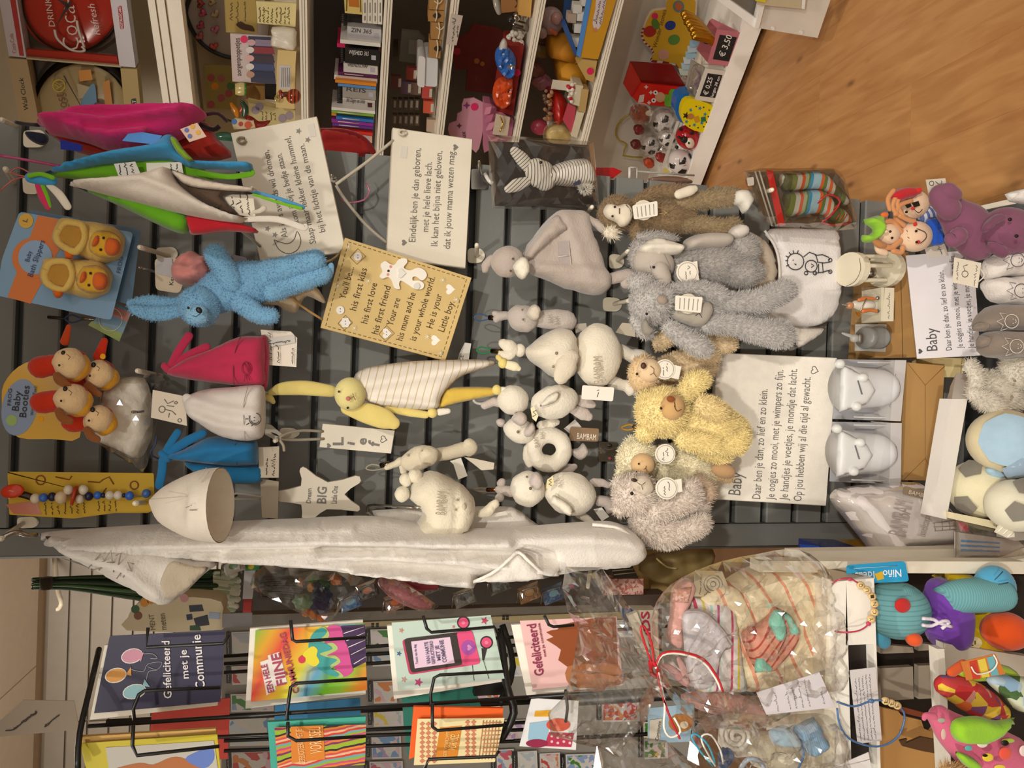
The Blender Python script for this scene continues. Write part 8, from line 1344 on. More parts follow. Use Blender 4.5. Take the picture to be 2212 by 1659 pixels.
for x, y in ((552,238),(560,230),(610,256),(625,250)): t.a('painted_flower', disc(x, y, 9,RS(.1185),.0006),m('8f7f8c'),smooth=0)
t = T('metal_flower', 'metal flower spray in orange and dark green behind the raspberry hat', 'ornament', 515,240,RS(.2));t.a('petal', blob([(500,225,4),(508,238,7),(512,250,4)],RS(.2),.5),m('d9861c', 'gloss'));t.a('petal', blob([(520,240,4),(524,232,5)],RS(.2),.5),m('a83a18', 'gloss'));t.a('leaf', blob([(524,222,5),(530,236,8),(528,250,5)],RS(.2),.5),m('2f4a34', 'gloss'));t.a('stem', wire([(470,246,RS(.2)),(490,258,RS(.2)),(510,266,RS(.2))],.004,5),m('3a2a24'))
one('red_ornament', 'dark red wavy ornament behind the moon board', 'ornament', puff([(530,250),(545,252),(560,262),(585,260),(570,275),(545,275),(532,270)],RS(.06),8,.02),m('8a1f18', 'gloss'), True)
t = T('painted_magnet', 'small painted magnet with blue and red dots', 'ornament', 515,270,RS(.04));t.a('base', slab([(500,262),(508,256),(548,262),(552,276),(505,280)],RS(.04),.008),m('cdb894', 'gloss'),smooth=0);t.a('dot', disc(506,263,6,RS(.039),.0006),m('3a70b0'),smooth=0);t.a('dot', disc(536,270,8,RS(.039),.0006),m('c24a24'),smooth=0);t.a('dot', disc(520,268,5,RS(.039),.0006),m('a83028'),smooth=0)
one('green_dish', 'dark green dish behind the moon board', 'dish', ell(485,300,28,14,RS(.02),5),m('2f5a44', 'gloss'), True)
# ---- books
BK = [(58,88,750,824, 'b9b6b8', 'ZIN 365'),(88,97,735,822, 'd8d4cc', ''),(97,106,728,820, 'c4185a', ''),(104,138,745,818, '1c1816', 'WIJSHEID 365'),(138,158,742,816, 'c9c4bc', 'VRIENDSCHAP'),(158,166,730,815, '5a1e4e', 'x'),(166,176,722,815, 'dcd2c8', ''),(176,183,724,813, 'd9821c', ''),(183,190,730,812, '5a8ac4', ''),(190,213,740,812, '9a948c', 'REIS'),(213,236,740,810, 'cfcac4', '365 Dagen van liefde'),(236,243,716,810, 'dcd6d0', ''),(243,249,716,808, '7aac3c', 'x'),(249,255,716,808, 'd98a24', 'x'),(255,262,726,807, '2a6cb4', 'x'),(262,270,716,806, '8a2a8c', 'x'),(270,277,718,806, '5a2c84', 'x'),(277,283,724,805, '2a6a44', ''),(283,290,718,805, 'c92a24', 'x'),(290,306,756,804, 'c9a08a', '')]
BN = ['grey ZIN 365 calendar book', 'thin white book right of the magenta one', 'thin magenta book', 'black WIJSHEID 365 book', 'pale grey friendship book', 'slim plum purple book', 'slim cream book', 'slim orange book by the blue spine', 'slim light blue book', 'silver grey REIS book', 'white 365 Dagen book', 'slim white book by the lime spine', 'slim lime green book', 'slim amber book below the lime one', 'slim bright blue book', 'slim magenta purple book', 'slim violet book', 'slim dark green book', 'slim red book', 'short picture book at the left end of the row']
for (y0, y1, x0, x1, h, s), nm in zip(BK, BN):
    f = lambda x, y: (x, y+(x-770)*.1)
    t = T('book', nm+' on the dark shelf', 'book', x1,(y0+y1)/2,RS(.06), 'books standing in a row');KB_ = RS(.06+.01*((y0*7) % 4));o = t.a('spine', slab([f(x0, y0+.4), f(x1, y0+.4), f(x1, y1-.4), f(x0, y1-.4)], KB_, .15), m(h, 'gloss', .35),smooth=0)
    yc = (y0+y1)/2
    if len(s) > 1: t.a('lettering', txt([(s, f(x0+8, yc-3), f(x1-22, yc-3), min(9,(y1-y0)*.4))],off(KB_, .0006)),m('e0dcd8' if h == '1c1816' else '3a3638'), o,smooth=0)
    elif s: t.a('lettering', strokes([[f(x0+14, yc), f(x1-30, yc)]],off(KB_, .0005),1),m('d9d0c4'), o)
    if y1-y0 > 12: t.a('publisher_mark', slab([f(x1-16, yc-5), f(x1-6, yc-5), f(x1-6, yc+5), f(x1-16, yc+5)],off(KB_, .0006),.0005),m('5a2428' if 'Dagen' in s else 'a8a4b0'), o,smooth=0)
for i in range(4):
    x0 = 783+i*11;t = T('book', ['white', 'white', 'white', 'white'][i]+' booklet lying flat, '+['uppermost', 'second', 'third', 'lowest'][i]+' of the stack of four', 'book', x0,25,RS(.05), 'booklets stacked flat');t.a('cover', slab([(x0,-8),(x0+10,-8),(x0+9.4,50+i),(x0-.6,49+i)],RS(.05),.12),m('d9d2c4', 'paper'),smooth=0);t.a('lettering', strokes([[(x0+5,44+i),(x0+5,34)],[(x0+5,28),(x0+5,6)]],RS(.049),.9),m('6a645c'))
t = pic('picture_book', 'yellow book with an orange cover picture lying on the booklets', 'book', [(743,-8),(783,-8),(784,32),(745,28)],.05, 'd2bc6c', .1,[('cover_picture', slab([(752,-8),(774,-8),(776,16),(754,14)],RS(.049),.0006),m('b86a18')),('lettering', strokes([[(748,24),(749,-4)],[(779,26),(778,-4)]],RS(.049),1.2),m('6a4a1c'))])
for x, y0, y1, lab in ((742,30,56, 'black spiral calendar behind the ZIN book'),(740,104,142, 'black spiral calendar behind the WIJSHEID book'),(734,186,226, 'black spiral calendar behind the REIS book')):
    t = T('spiral_calendar', lab, 'calendar', x, y0,RS(.1), 'spiral bound calendars');t.a('cover', slab([(x, y0),(x+40, y0+2),(x+40, y1+2),(x, y1)],RS(.12),.06),m('2c2826', 'gloss'),smooth=0)
    t.a('spiral', join(*[wire([(x-5, y0+3+i*4,RS(.1)),(x, y0+1+i*4,RS(.09)),(x+6, y0+3+i*4,RS(.1))],.003,4,2) for i in range(int((y1-y0)/4.4))]), BLK, stuff=1)
t = T('oven_mitt', 'red quilted oven mitt hanging behind the rhyme boards', 'oven mitt', 750,310,1.64);t.a('mitt', puff([(690,284),(740,285),(780,298),(800,318),(806,334),(760,350),(700,340)],1.64,14,.02,[([(700,310),(760,308),(795,325)],-.006,4)], step=7),m('96201e', 'fab'));t.a('hanging_loop', wire([(700,320,1.63),(705,345,1.6),(712,360,1.565)],.004,6),m('7a1416', 'fab'));t.a('binding', wire([(690,283,1.63),(740,284,1.63),(780,297,1.63),(802,320,1.63),(808,338,1.63)],.006,6),m('7a1416', 'fab'))
# ---- third shelf
t = T('storage_tin', 'white oval storage tin with a lid', 'tin', 935,155,RS(.03));WT_ = m('d2d4d6', 'gloss', .3);t.a('tin', slab(rq([(918,124),(946,126),(944,188),(916,186)],6),RS(.03),.14), WT_,smooth=0);t.a('lid', slab(rq([(904,120),(919,123),(917,190),(901,186)],6),RS(.024),.152),m('dcdcdc', 'gloss', .3),smooth=0)
for i, (x0, x1, y0, y1, lab) in enumerate(((928,962,-8,20, 'kraft gift box at the right edge of the third shelf'),(926,960,22,46, 'kraft gift box with a printed bird'),(932,957,48,84, 'kraft gift box tied with pale string'),(928,953,86,124, 'kraft gift box with stamped letters'))):
    t = T('kraft_box', lab, 'box', x1, y0,RS(.02), 'little kraft gift boxes');t.a('box', slab([(x0, y0),(x1, y0+2),(x1-2, y1+2),(x0-1, y1)],RS(.02),.06),m('a87c44', 'card'),smooth=0);t.a('string', wire([(x0+16, y0,RS(.018)),(x0+18,(y0+y1)/2,RS(.012)),(x0+15, y1,RS(.018))],.0025,5),m('d9cfb4', 'knit')); 
    if i in (1,3): t.a('stamp', disc(x0+18,(y0+y1)/2,9,RS(.0194),.0006, ry=6),m('3a2a1c'),smooth=0)
    else: t.a('string_bow', wire([(x0+10, y0+10,RS(.016)),(x0+20, y0+16,RS(.012)),(x0+28, y0+8,RS(.016))],.002,5),m('d9cfb4', 'knit'))
pic('price_note', 'white price note stuck under the third shelf edge', 'note', [(974,30),(1000,34),(986,98),(964,96)],-.03, 'c4b8ac', .002,[('handwriting', strokes(scrib((978,90),(984,40),5,170)+scrib((988,80),(990,56),5,171),RS(-.031),.7),m('4a443c'))])
t = T('clear_pack', 'clear pack with a silver frame on the third shelf', 'pack', 890,95,RS(.25));t.a('card', slab([(868,66),(905,70),(918,84),(908,138),(862,132)],RS(.25),.02),m('7d766c', 'gloss', .25),smooth=0);t.a('frame', slab([(884,86),(904,88),(902,118),(882,116)],RS(.249),.001),m('9a948c', 'gloss'),smooth=0)
one('small_picture', 'tiny framed picture at the back of the third shelf', 'picture', slab([(850,86),(860,86),(860,122),(848,122)],RS(.3),.01),m('3a3024', 'gloss'))
n = 0
for r in range(5):
    for q in range(2):
        x, y = 852+r*12,226+q*34;n += 1
        t = T('bead_pack', 'little labelled bead pack, row %s of the clear rack, %s' % (['one', 'two', 'three', 'four', 'five'][r],['right column', 'left column'][q]), 'pack', x, y,RS(.12), 'clear bead packs');t.a('pack', slab([(x-4, y-12),(x+6, y-11),(x+5, y+12),(x-5, y+11)],RS(.12),.02), m(('4a3c34', '54443c')[q], 'gloss', .2),smooth=0);t.a('label', slab([(x-1, y-9),(x+4, y-8),(x+3, y+7),(x-2, y+6)],RS(.119),.0008),m('8d8476', 'paper'),smooth=0)
for x, y, h, lab in ((855,178, '5a2a2c', 'dark red charm pack'),(876,190, '5c4458', 'mauve charm pack'),(898,192, '6a5048', 'brown charm pack'),(888,160, '7a2c20', 'rust charm pack'),(922,200, 'b84a44', 'coral charm pack'),(925,232, 'c2543c', 'orange coral charm pack'),(932,272, 'b8a08c', 'cream charm pack')):
    t = T('charm_pack', lab+' with a white label on the third shelf', 'pack', x, y,RS(.1), 'charm packs');t.a('pack', slab([(x-10, y-14),(x+12, y-12),(x+11, y+14),(x-11, y+12)],RS(.1),.02), m(h, 'gloss', .25),smooth=0);t.a('label', slab([(x+6, y-8),(x+12, y-8),(x+11, y+10),(x+5, y+10)],RS(.099),.0008),m('b9b0a0', 'paper'),smooth=0)
# ---- fourth shelf
t = T('gift_card_stand', 'dark red gift card stand with faint gold print', 'box', 1040,130,RS(.24));b = t.a('panel', slab([(1022,54),(1080,64),(1100,90),(1088,205),(1006,196),(1010,150),(984,150),(976,120),(986,88),(1012,74)],RS(.24),.02),m('6a1c12', 'paper'),smooth=0);t.a('price_dot', disc(987,111,8,RS(.238),.0006),m('b01c34'), b,smooth=0);t.a('print', join(disc(1030,132,6,RS(.238),.0006), disc(1042,138,5,RS(.238),.0006)),m('a86428'), b,smooth=0, stuff=1);t.a('lettering', strokes(scrib((1040,98),(1040,88),12,180)+scrib((1030,174),(1030,160),12,181),RS(.238),.7),m('8a4a1c'), b)
t = T('sweets_tray', 'red tray with blue and orange foil packs', 'tray', 1120,170,RS(.04));t.a('tray', slab([(1098,98),(1132,100),(1108,250),(1072,240)],RS(.02),.14),m('8a1c14', 'paper'),smooth=0);t.a('price_dot', disc(1117,157,8,RS(.018),.0006),m('c81c50'),smooth=0)
BF = m('2a62b0', 'gloss', .2);OF = m('c84a1c', 'gloss', .2)
t.a('blue_foil', puff([(1070,112),(1082,96),(1096,100),(1114,126),(1110,166),(1088,164),(1072,140)],RS(.0),10,.03, crumple=.02, cs=.02, step=6), BF,smooth=0);t.a('silver_tip', puff([(1078,100),(1088,82),(1096,96),(1092,130),(1082,124)],RS(-.012),6,.014),m('c4c0bc', 'gloss', .2));t.a('orange_foil', puff([(1068,180),(1084,166),(1108,172),(1100,224),(1076,230),(1064,210)],RS(.0),10,.03, crumple=.02, cs=.02, step=6), OF,smooth=0);t.a('foil_label', disc(1104,146,9,RS(-.03),.0008, ry=5),m('8a6a44'),smooth=0);t.a('foil_star', slab(star(1096,196,8),RS(-.03),.0006),m('2a1812'),smooth=0)
t = T('pearl_string', 'heap of white pearl beads', 'beads', 1120,90,RS(.06));random.seed(6)
for i in range(26): t.a('bead', ell(1098+random.uniform(0,36),70+random.uniform(0,26)+.3*i*.2,5.5,5.5,RS(.05+random.uniform(0,.04)), sq=1, u=8, v=6),m('d6cfc0', 'gloss', .2))
t = T('angel_ornament', 'silver angel ornament with dark head', 'ornament', 1110,45,RS(.08));t.a('head', ell(1104,42,9,9,RS(.08), sq=1),m('2a2420', 'gloss'));t.a('wing', puff([(1108,30),(1120,28),(1126,40),(1118,48),(1110,44)],RS(.075),5,.01),m('c4c0b8', 'metal'));t.a('gown', blob([(1112,50,7),(1128,56,10),(1134,60,8)],RS(.08),.8),m('8d877c', 'metal'))
t = T('wooden_face_block', 'wooden block with a carved smiling face', 'ornament', 1130,10,RS(.06));t.a('block', slab([(1122,-8),(1150,-8),(1146,38),(1120,32)],RS(.05),.06),m('c99a50', 'wood'),smooth=0);t.a('face', slab([(1082,-8),(1124,-8),(1122,24),(1084,28)],RS(.09),.02),m('9a6a3c', 'wood'),smooth=0);t.a('smile', strokes([cat([(1112,16),(1118,8),(1114,-2)],3)],RS(.088),1.2),m('2f1c10'))
t = T('glass_vial', 'clear glass vial at the right of the fourth shelf', 'ornament', 1075,10,RS(.12));t.a('vial', blob([(1070,-6,7),(1074,12,8),(1078,26,6)],RS(.12),1),m('a8a498', 'gloss', .1));t.a('stopper', ell(1068,-4,4,4,RS(.12)),m('8a7a5c', 'wood'))
t = T('pink_display', 'pink cloud shaped display card with butterflies and wishes', 'display', 1030,260,RS(.05));b = t.a('card', slab(cat([(1002,214),(1045,222),(1040,300),(1028,330),(1010,310),(990,304),(970,290),(970,268),(986,262),(988,246),(998,240)],2, True),RS(.08),.006),m('c08a98', 'paper'),smooth=0);t.a('price_dot', disc(1025,231,8,RS(.078),.0006),m('d01c5c'), b,smooth=0);t.a('butterfly', slab(star(1008,228,8,4,.4),RS(.078),.0006),m('7a2c70'), b,smooth=0);t.a('butterfly', slab(star(992,272,6,4,.4),RS(.078),.0006),m('4a2438'), b,smooth=0);t.a('lettering', txt([('Bijoux', (1008,320),(1005,284),10)],RS(.078)),m('3a2430'), b,smooth=0)
t.a('tray', slab([(1046,222),(1060,224),(1110,262),(1104,300),(1046,330)],RS(.02),.06),m('b06a84', 'paper'),smooth=0)
for i in range(5): t.a('packet', slab([(1050+i*4,232+i*17),(1062+i*4,230+i*17),(1058+i*2,246+i*17),(1046+i*2,248+i*17)],RS(-.01),.01), m(('cf8aa0', 'b86a8c')[i % 2], 'gloss'),smooth=0)
t.a('charm_card', slab([(1072,246),(1102,254),(1096,296),(1064,290)],RS(-.02),.006),m('c4b49c', 'paper'),smooth=0);t.a('chain', wire([(1080,252,RS(-.03)),(1086,266,RS(-.03)),(1080,284,RS(-.03))],.003,5),m('c9b050', 'metal'))
# ---- fifth shelf
t = T('pig_bank', 'pale wrapped piggy bank', 'money box', 1190,45,RS(.12));t.a('body', ell(1190,45,27,30,RS(.14),10),m('a89090', 'gloss', .25));t.a('snout', ell(1202,40,12,14,RS(.09)),m('a87c74', 'gloss', .25));t.a('bow', blob([(1190,66,5),(1200,72,5)],RS(.09),.6),m('b0562c'));t.a('foot', ell(1172,72,10,12,RS(.1)),m('a08880', 'gloss'))
for x, y, lab, h in ((1205,100, 'orange paper pot, right one of the pair', 'b8780c'),(1222,150, 'orange paper pot, left one beside the white label', 'c08410')):
    t = T('paper_pot', lab, 'pot', x, y,RS(.12), 'orange paper pots');t.a('pot', loft([(x-18, y, 0,(0,22,0),(4,0,.06)),(x+30, y+3,0,(0,30,0),(6,0,.075))],RS(.14),20, True, 1), m(h, 'paper'));t.a('rim', loft([(x+28, y+3,0,(0,30,0),(6,0,.076)),(x+32, y+3,0,(0,30,0),(6,0,.076))],RS(.14),20, True, 1),m('a06a0c', 'paper'))
one('label_slip', 'white label slip below the orange pots', 'label', slab([(1194,172),(1232,176),(1226,196),(1190,192)],RS(.07),.002),m('cfc4b0', 'paper'))
t = T('pick_tray', 'yellow tray lined blue with little white boxes', 'tray', 1280,60,RS(-.02));t.a('front', slab([(1277,-10),(1334,-10),(1292,128),(1252,124)],RS(-.01),.01),m('c08c14', 'paper'),smooth=0);t.a('rim', slab([(1270,-10),(1280,-10),(1254,124),(1246,120)],RS(-.012),.012),m('4a84c8', 'paper'),smooth=0);t.a('tray_side', slab([(1224,52),(1246,110),(1250,124),(1240,118),(1216,60)],RS(.02),.06),m('2c4f88', 'paper'),smooth=0);t.a('tray_back', slab([(1220,-10),(1242,-10),(1226,54),(1214,52)],RS(.16),.01),m('30558e', 'paper'),smooth=0)
for i, (x, y) in enumerate(((1266,4),(1248,20),(1256,36),(1250,62),(1244,92),(1236,40))): t.a('small_box', slab([(x-8, y-10),(x+10, y-9),(x+8, y+10),(x-10, y+9)],RS(.03),.04), m(('d0ccc4', 'cdc8be', 'd4d0c8', 'd0ccc4', 'd4d0c8', 'a89484')[i], 'paper'),smooth=0)
o = t.a('label', slab(cat([(1286,66),(1280,50),(1286,20),(1290,-8),(1310,-8),(1306,20),(1300,50),(1292,64)],2, True),RS(-.0112),.0006),m('c9bcbc', 'paper'),smooth=0);t.a('handwriting', strokes(scrib((1288,52),(1298,0),6,190)+scrib((1298,52),(1308,0),6,191),RS(-.0122),.7),m('3a3238'), o);t.a('label_star', slab(star(1286,64,6),RS(-.0124),.0006),m('c07a5c'),smooth=0)
t = T('shell_bowl', 'red bowl heaped with shells and dried petals', 'bowl', 1205,228,RS(.1));t.a('bowl', loft([(1192,228,0,(0,36,0),(8,0,.09)),(1206,229,0,(0,33,0),(8,0,.08)),(1220,230,0,(0,20,0),(5,0,.05)),(1225,230,0,(0,10,0),(2,0,.02))],RS(.12),24, True, 3),m('a81c14', 'gloss', .3));random.seed(9)
for i in range(34): t.a('shell', ell(1186+random.uniform(-10,8),228+random.uniform(-32,32), random.uniform(4,7), random.uniform(3,5),RS(.06+random.uniform(0,.08)), random.uniform(0,180),.6, u=8, v=6), m(('8a6a54', '6a5040', 'a87c5c', 'b0703c')[i % 4], 'gloss'))
t = T('petal_box', 'white box brimming with red and white petals', 'box', 1245,205,RS(.02));t.a('box', slab([(1240,182),(1260,186),(1252,230),(1234,224)],RS(.0),.07),m('c9c0a4', 'card'),smooth=0)
for i in range(28): t.a('petal', ell(1222+random.uniform(0,20)+4,180+random.uniform(0,42),5,4,RS(-.005+random.uniform(0,.05)), random.uniform(0,180),.4, u=7, v=5), m(('e0dad0', 'b82430', 'dcd4cc')[i % 3], 'gloss'))
one('wooden_tray_box', 'pale wooden tray box with pink price dot', 'box', slab([(1258,128),(1290,132),(1282,178),(1266,172),(1248,140)],RS(-.005),.06),m('b89858', 'wood'));one('price_dot', 'round pink price sticker on the wooden tray box', 'sticker', disc(1275,154,7.5,RS(-.008),.001),m('cf1c58'))
one('wooden_step', 'pale wooden block below the petal box', 'box', slab([(1256,192),(1272,194),(1264,244),(1250,240)],RS(-.002),.05),m('b59860', 'wood'))
t = T('rose_card_box', 'long white box with pink roses in its lid', 'box', 1245,270,RS(.02));t.a('box', slab([(1248,242),(1262,244),(1246,298),(1234,294)],RS(-.002),.05),m('cfc6a8', 'card'),smooth=0);t.a('lid', slab([(1228,224),(1244,232),(1236,292),(1216,260)],RS(.01),.01),m('b84a58', 'gloss'),smooth=0)
for x, y, h in ((1166,275, 'a83a50'),(1188,270, '8a847c')): one('wrapped_soap', ('pink' if h[0] == 'a' else 'silver')+' wrapped soap at the dark end of the fifth shelf', 'soap', ell(x, y, 20 if h[0] == 'a' else 10,16 if h[0] == 'a' else 24,RS(.1)), m(h, 'gloss', .3), True)
t = T('candle_bag', 'clear bag of cream shells glowing at the shelf end', 'bag', 1205,290,RS(.06));t.a('shells', puff([(1180,280),(1200,268),(1226,272),(1236,296),(1220,310),(1184,306)],RS(.06),12,.03, crumple=.012, cs=.02, step=6),m('c9b070', 'gloss', .3));t.a('film', puff([(1176,276),(1200,262),(1232,268),(1240,300),(1220,314),(1178,310)],RS(.045),12,.03, crumple=.01, cs=.03), CELLO,smooth=0)
for x, y, h, lab in ((1155,80, '6a5248', 'brown'),(1160,108, '8a7440', 'olive'),(1150,150, '8a5a54', 'rosy'),(1165,178, 'a86a74', 'pink')): one('wrapped_sweet_bag', lab+' cellophane sweet bag at the back of the fifth shelf', 'bag', ell(x+6, y, 22,16,RS(.22),10, lump=.3, seed=x), m(h, 'gloss', .3), True, 'sweet bags on the fifth shelf')
# ---- bottom shelf
ZB = PZ(.105)
t = T('flower_display', 'yellow flower shaped counter display with red striped edge', 'display', 1440,80,RS(.32));fo = cat([(1388,60),(1384,76),(1392,94),(1406,106),(1410,120),(1406,134),(1460,142),(1490,180),(1500,100),(1505,20),(1500,-10),(1442,-10),(1438,16),(1412,20),(1398,34)],2, True)
t.a('edge_board', slab(fo,RS(.32),.008),m('c9b8a4', 'paper'),smooth=0);cx, cy = 1455,70
b = t.a('panel', slab([(x+(cx-x)*.07, y+(cy-y)*.07) for x, y in fo],RS(.318),.004),m('bf9210', 'paper'),smooth=0)
for i in range(0, len(fo)-8,1):
    (xa, ya),(xb, yb) = fo[i], fo[(i+1) % len(fo)]
    if xa > 1470: continue
    t.a('edge_stripe', slab([(xa, ya),((xa+xb)/2,(ya+yb)/2),((xa+xb)/2+(cx-xb)*.07,(ya+yb)/2+(cy-yb)*.07),(xa+(cx-xa)*.07, ya+(cy-ya)*.07)],RS(.317),.0008),m('7a1c1c', 'paper'), b,smooth=0)
for x, y, rx, ry, h in ((1415,35,7,7, 'c81c54'),(1404,68,14,12, '9a1c14'),(1416,52,8,12, '4a7020'),(1448,55,12,10, '1c2f7a'),(1456,86,13,11, '4f7a2c'),(1433,118,12,12, 'c08a74'),(1466,14,12,13, '5a7478'),(1466,14,8,9, 'b05c2c')): t.a('printed_shape', disc(x, y, rx,RS(.3165 if rx != 8 else .3155),.0006, ry=ry, ang=-20), m(h), b,smooth=0)
t.a('lettering', txt([('Wonder Stones', (1418,104),(1440,22),9)],RS(.3165)),m('5a3c1c'), b,smooth=0)
for i in range(6): t.a('sachet', slab([(1470+i*3,150-i*12),(1486+i*3,156-i*12),(1496+i*2,168-i*12),(1478+i*3,164-i*12)] if 0 else [(1466+i*5,148-i*12),(1490+i*4,152-i*13),(1494+i*4,164-i*13),(1470+i*4,162-i*12)],RS(.2-.012*i),.006), m(('b9c0b4', 'a8bcc4', 'c4ccd0', '9ab8c4', 'b4c4cc', '8fb4c8')[i], 'gloss', .3),smooth=0)
t = T('toy_box', 'red gift box with a frog doll picture standing on the bottom shelf', 'box', 1480,190,RS(.1));KX = RS(.25)
fr_ = t.a('front', slab([(1385,180),(1484,190),(1484,232),(1382,226),(1366,210)], KX, .01),m('c41f18', 'gloss'),smooth=0);t.a('side', slab([(1362,134),(1452,140),(1484,190),(1385,180)],RS(.27),.01),m('7a1a16', 'gloss'),smooth=0);t.a('top', slab([(1362,134),(1386,180),(1364,210),(1347,182)],RS(.26),.01),m('b02a24', 'gloss'),smooth=0)
t.a('doll_body', slab(rq([(1434,204),(1464,206),(1464,222),(1432,220)],3),off(KX, .0006),.0006),m('5f9a24'), fr_,smooth=0);t.a('doll_arm', slab(cat([(1444,204),(1450,192),(1464,196),(1460,204)],2, True),off(KX, .0008),.0006),m('5f9a24'), fr_,smooth=0);t.a('doll_arm', slab(cat([(1436,220),(1438,230),(1456,228),(1452,220)],2, True),off(KX, .0008),.0006),m('5f9a24'), fr_,smooth=0);t.a('doll_head', disc(1426,210,11,off(KX, .001),.0006),m('c0906c'), fr_,smooth=0)
for x, y in ((1416,200),(1412,217)): t.a('frog_eye', disc(x, y, 5,off(KX, .0014),.0005),m('dcd4cc'), fr_,smooth=0);t.a('frog_pupil', disc(x, y, 2,off(KX, .0018),.0005), BLK, fr_,smooth=0)
t.a('printed_logo', slab([(1378,222),(1382,206),(1392,204),(1390,220)],off(KX, .0006),.0005),m('c9b8b0'), fr_,smooth=0)
for x, y in ((1396,188),(1406,200),(1402,222),(1472,196)): t.a('printed_bird', slab(star(x, y, 5,4,.5),off(KX, .0006),.0005),m('d0b8b0'), fr_,smooth=0)
def crate(label, q, side, top, h, sign, sh_, KX, grp='little price crates'):
    t = T('price_crate', label, 'crate', q[1][0], q[1][1], KX, grp);f = t.a('front', slab(q, KX, .012), m(h, 'paint'),smooth=0);t.a('side', slab(side,off(KX, -.02),.01), m(h, 'paint'),smooth=0);t.a('inside', slab(top,off(KX, -.1),.01), m(sh_, 'paint'),smooth=0)
    A, B, C, D = [Vector(p) for p in q];cc = (A+B+C+D)/4;p = t.a('chalk_sign', slab([tuple(v.lerp(cc, .28)) for v in (A, B, C, D)],off(KX, .001),.001),m('1a1512', 'paper'), f,smooth=0)
    t.a('lettering', txt(sign,off(KX, .002), bold=.012),m('d9d2cc'), p,smooth=0);return t
t = crate('pink crate chalked with a price of 3,50', [(1551,64),(1602,72),(1578,144),(1530,137)],[(1540,42),(1602,72),(1551,64),(1534,46)],[(1534,46),(1551,64),(1530,137),(1506,108)], 'b86e78', [('€ 3,50', (1564,124),(1582,78),13)], 'a85c60',RS(.0))
random.seed(11)
for i in range(9): t.a('gold_roll', blob([(1478+i*3,30+i*6+random.uniform(-6,6),8),(1500+i*4,44+i*5,10),(1520+i*3,62+i*4,8)],RS(.08-.008*i),.9,8),m('b8862c', 'metal', .3))
t.a('dark_ring', wire([(1528+10*math.cos(a),82+10*math.sin(a),RS(.05)) for a in [k*.7 for k in range(10)]],.006,6),m('2a2420', 'metal'))
t = crate('white crate chalked with a price of 0,25', [(1526,148),(1570,154),(1548,222),(1502,216)],[(1520,140),(1560,140),(1570,154),(1526,148)],[(1494,130),(1526,148),(1502,216),(1482,188)], 'cfc8bc', [('€ 0,25', (1528,206),(1540,168),10),('lengte 38 cm', (1540,210),(1556,166),6)], '9a9288',RS(.0))
t.a('clear_bag', puff([(1484,190),(1498,140),(1520,148),(1510,190),(1500,216),(1488,206)],RS(.03),8,.02, crumple=.01, cs=.03), CELLO,smooth=0);t.a('iridescent_loop', wire([(1502,150,RS(.04)),(1512,164,RS(.04)),(1504,186,RS(.04)),(1498,176,RS(.04))],.004,5),m('8a6a94', 'gloss'))
t = T('pet_tube', 'small yellow sign post with a painted reindeer on a blue drum', 'toy', 1510,250,RS(.05));KY = RS(.0)
t.a('blue_drum', slab(cat([(1460,222),(1466,208),(1490,200),(1505,214),(1494,240),(1476,266),(1464,256),(1458,240)],2, True),RS(.06),.06),m('2266a8', 'gloss'),smooth=0);f = t.a('yellow_face', slab(cat([(1471,240),(1478,220),(1496,214),(1530,224),(1541,234),(1534,262),(1526,285),(1500,282),(1480,270),(1472,256)],2, True), KY, .03),m('d9c40c', 'gloss'),smooth=0)
for x, y in ((1492,238),(1512,234),(1523,247),(1483,263),(1500,270),(1516,266)): t.a('printed_star', slab(star(x, y, 4.5),off(KY, .0008),.0006),m('1f7a9c'), f,smooth=0)
for x, y in ((1504,230),(1520,232),(1532,238),(1530,252),(1526,264),(1520,274),(1508,276),(1490,272),(1494,248)): t.a('printed_dot', disc(x, y, 1.8,off(KY, .0008),.0006, n=6),m('3a2c0c'), f,smooth=0)
t.a('reindeer_head', disc(1492,252,7,off(KY, .003),.003, ry=6),m('b0703c'), f,smooth=0);t.a('reindeer_antler', slab(star(1482,250,8,5,.4),off(KY, .0025),.002),m('24180c'), f,smooth=0);t.a('reindeer_body', slab([(1498,254),(1508,250),(1512,262),(1502,266)],off(KY, .002),.002),m('c08a1c'), f,smooth=0);t.a('parcel', slab([(1514,254),(1524,252),(1525,262),(1515,264)],off(KY, .002),.002),m('1c6a4c'), f,smooth=0)
def toyball(label, x, y, r, K, wrapped=False):
    t = softball(label, x, y, r, K,m('ddd4d0', 'gloss', .2),[(-.1,-.6,.4, BLK, 5),(-.1,.32,.4, BLK, 5),(.75,.1,.4, BLK, 5),(-.85,-.05,.36, BLK, 5),(.5,.85,.3, BLK, 5),(-.62,.75,.3, BLK, 5),(.7,-.65,.3, BLK, 5)])
    t.o['group'] = 'little black and white footballs';t.o['category'] = 'ball'
    t.a('seam', strokes([[(x-.1*r, y-.3*r),(x-.1*r, y+.02*r)],[(x+.2*r, y-.3*r),(x+.5*r, y-.1*r)],[(x+.2*r, y+.3*r),(x+.45*r, y+.2*r)],[(x-.4*r, y+.2*r),(x-.6*r, y+.05*r)]],off(K, r*S(x, y, K)*.97),.6),m('6a645f'), stuff=1)
    if wrapped: t.a('clear_wrap', puff(circ(x, y, r*1.25,12)[:-1],off(K, .03), r*.6,.04, crumple=.012, cs=.03), CELLO,smooth=0)
toyball('black and white football lying alone at the shelf end', 1470,351,26,RS(.05));toyball('black and white football in wrap beside the red box', 1433,262,25,RS(.3), True);toyball('black and white football in wrap, farthest back', 1405,312,22,RS(.34), True);toyball('black and white football half hidden behind the white box edge', 1440,298,18,RS(.25), True)
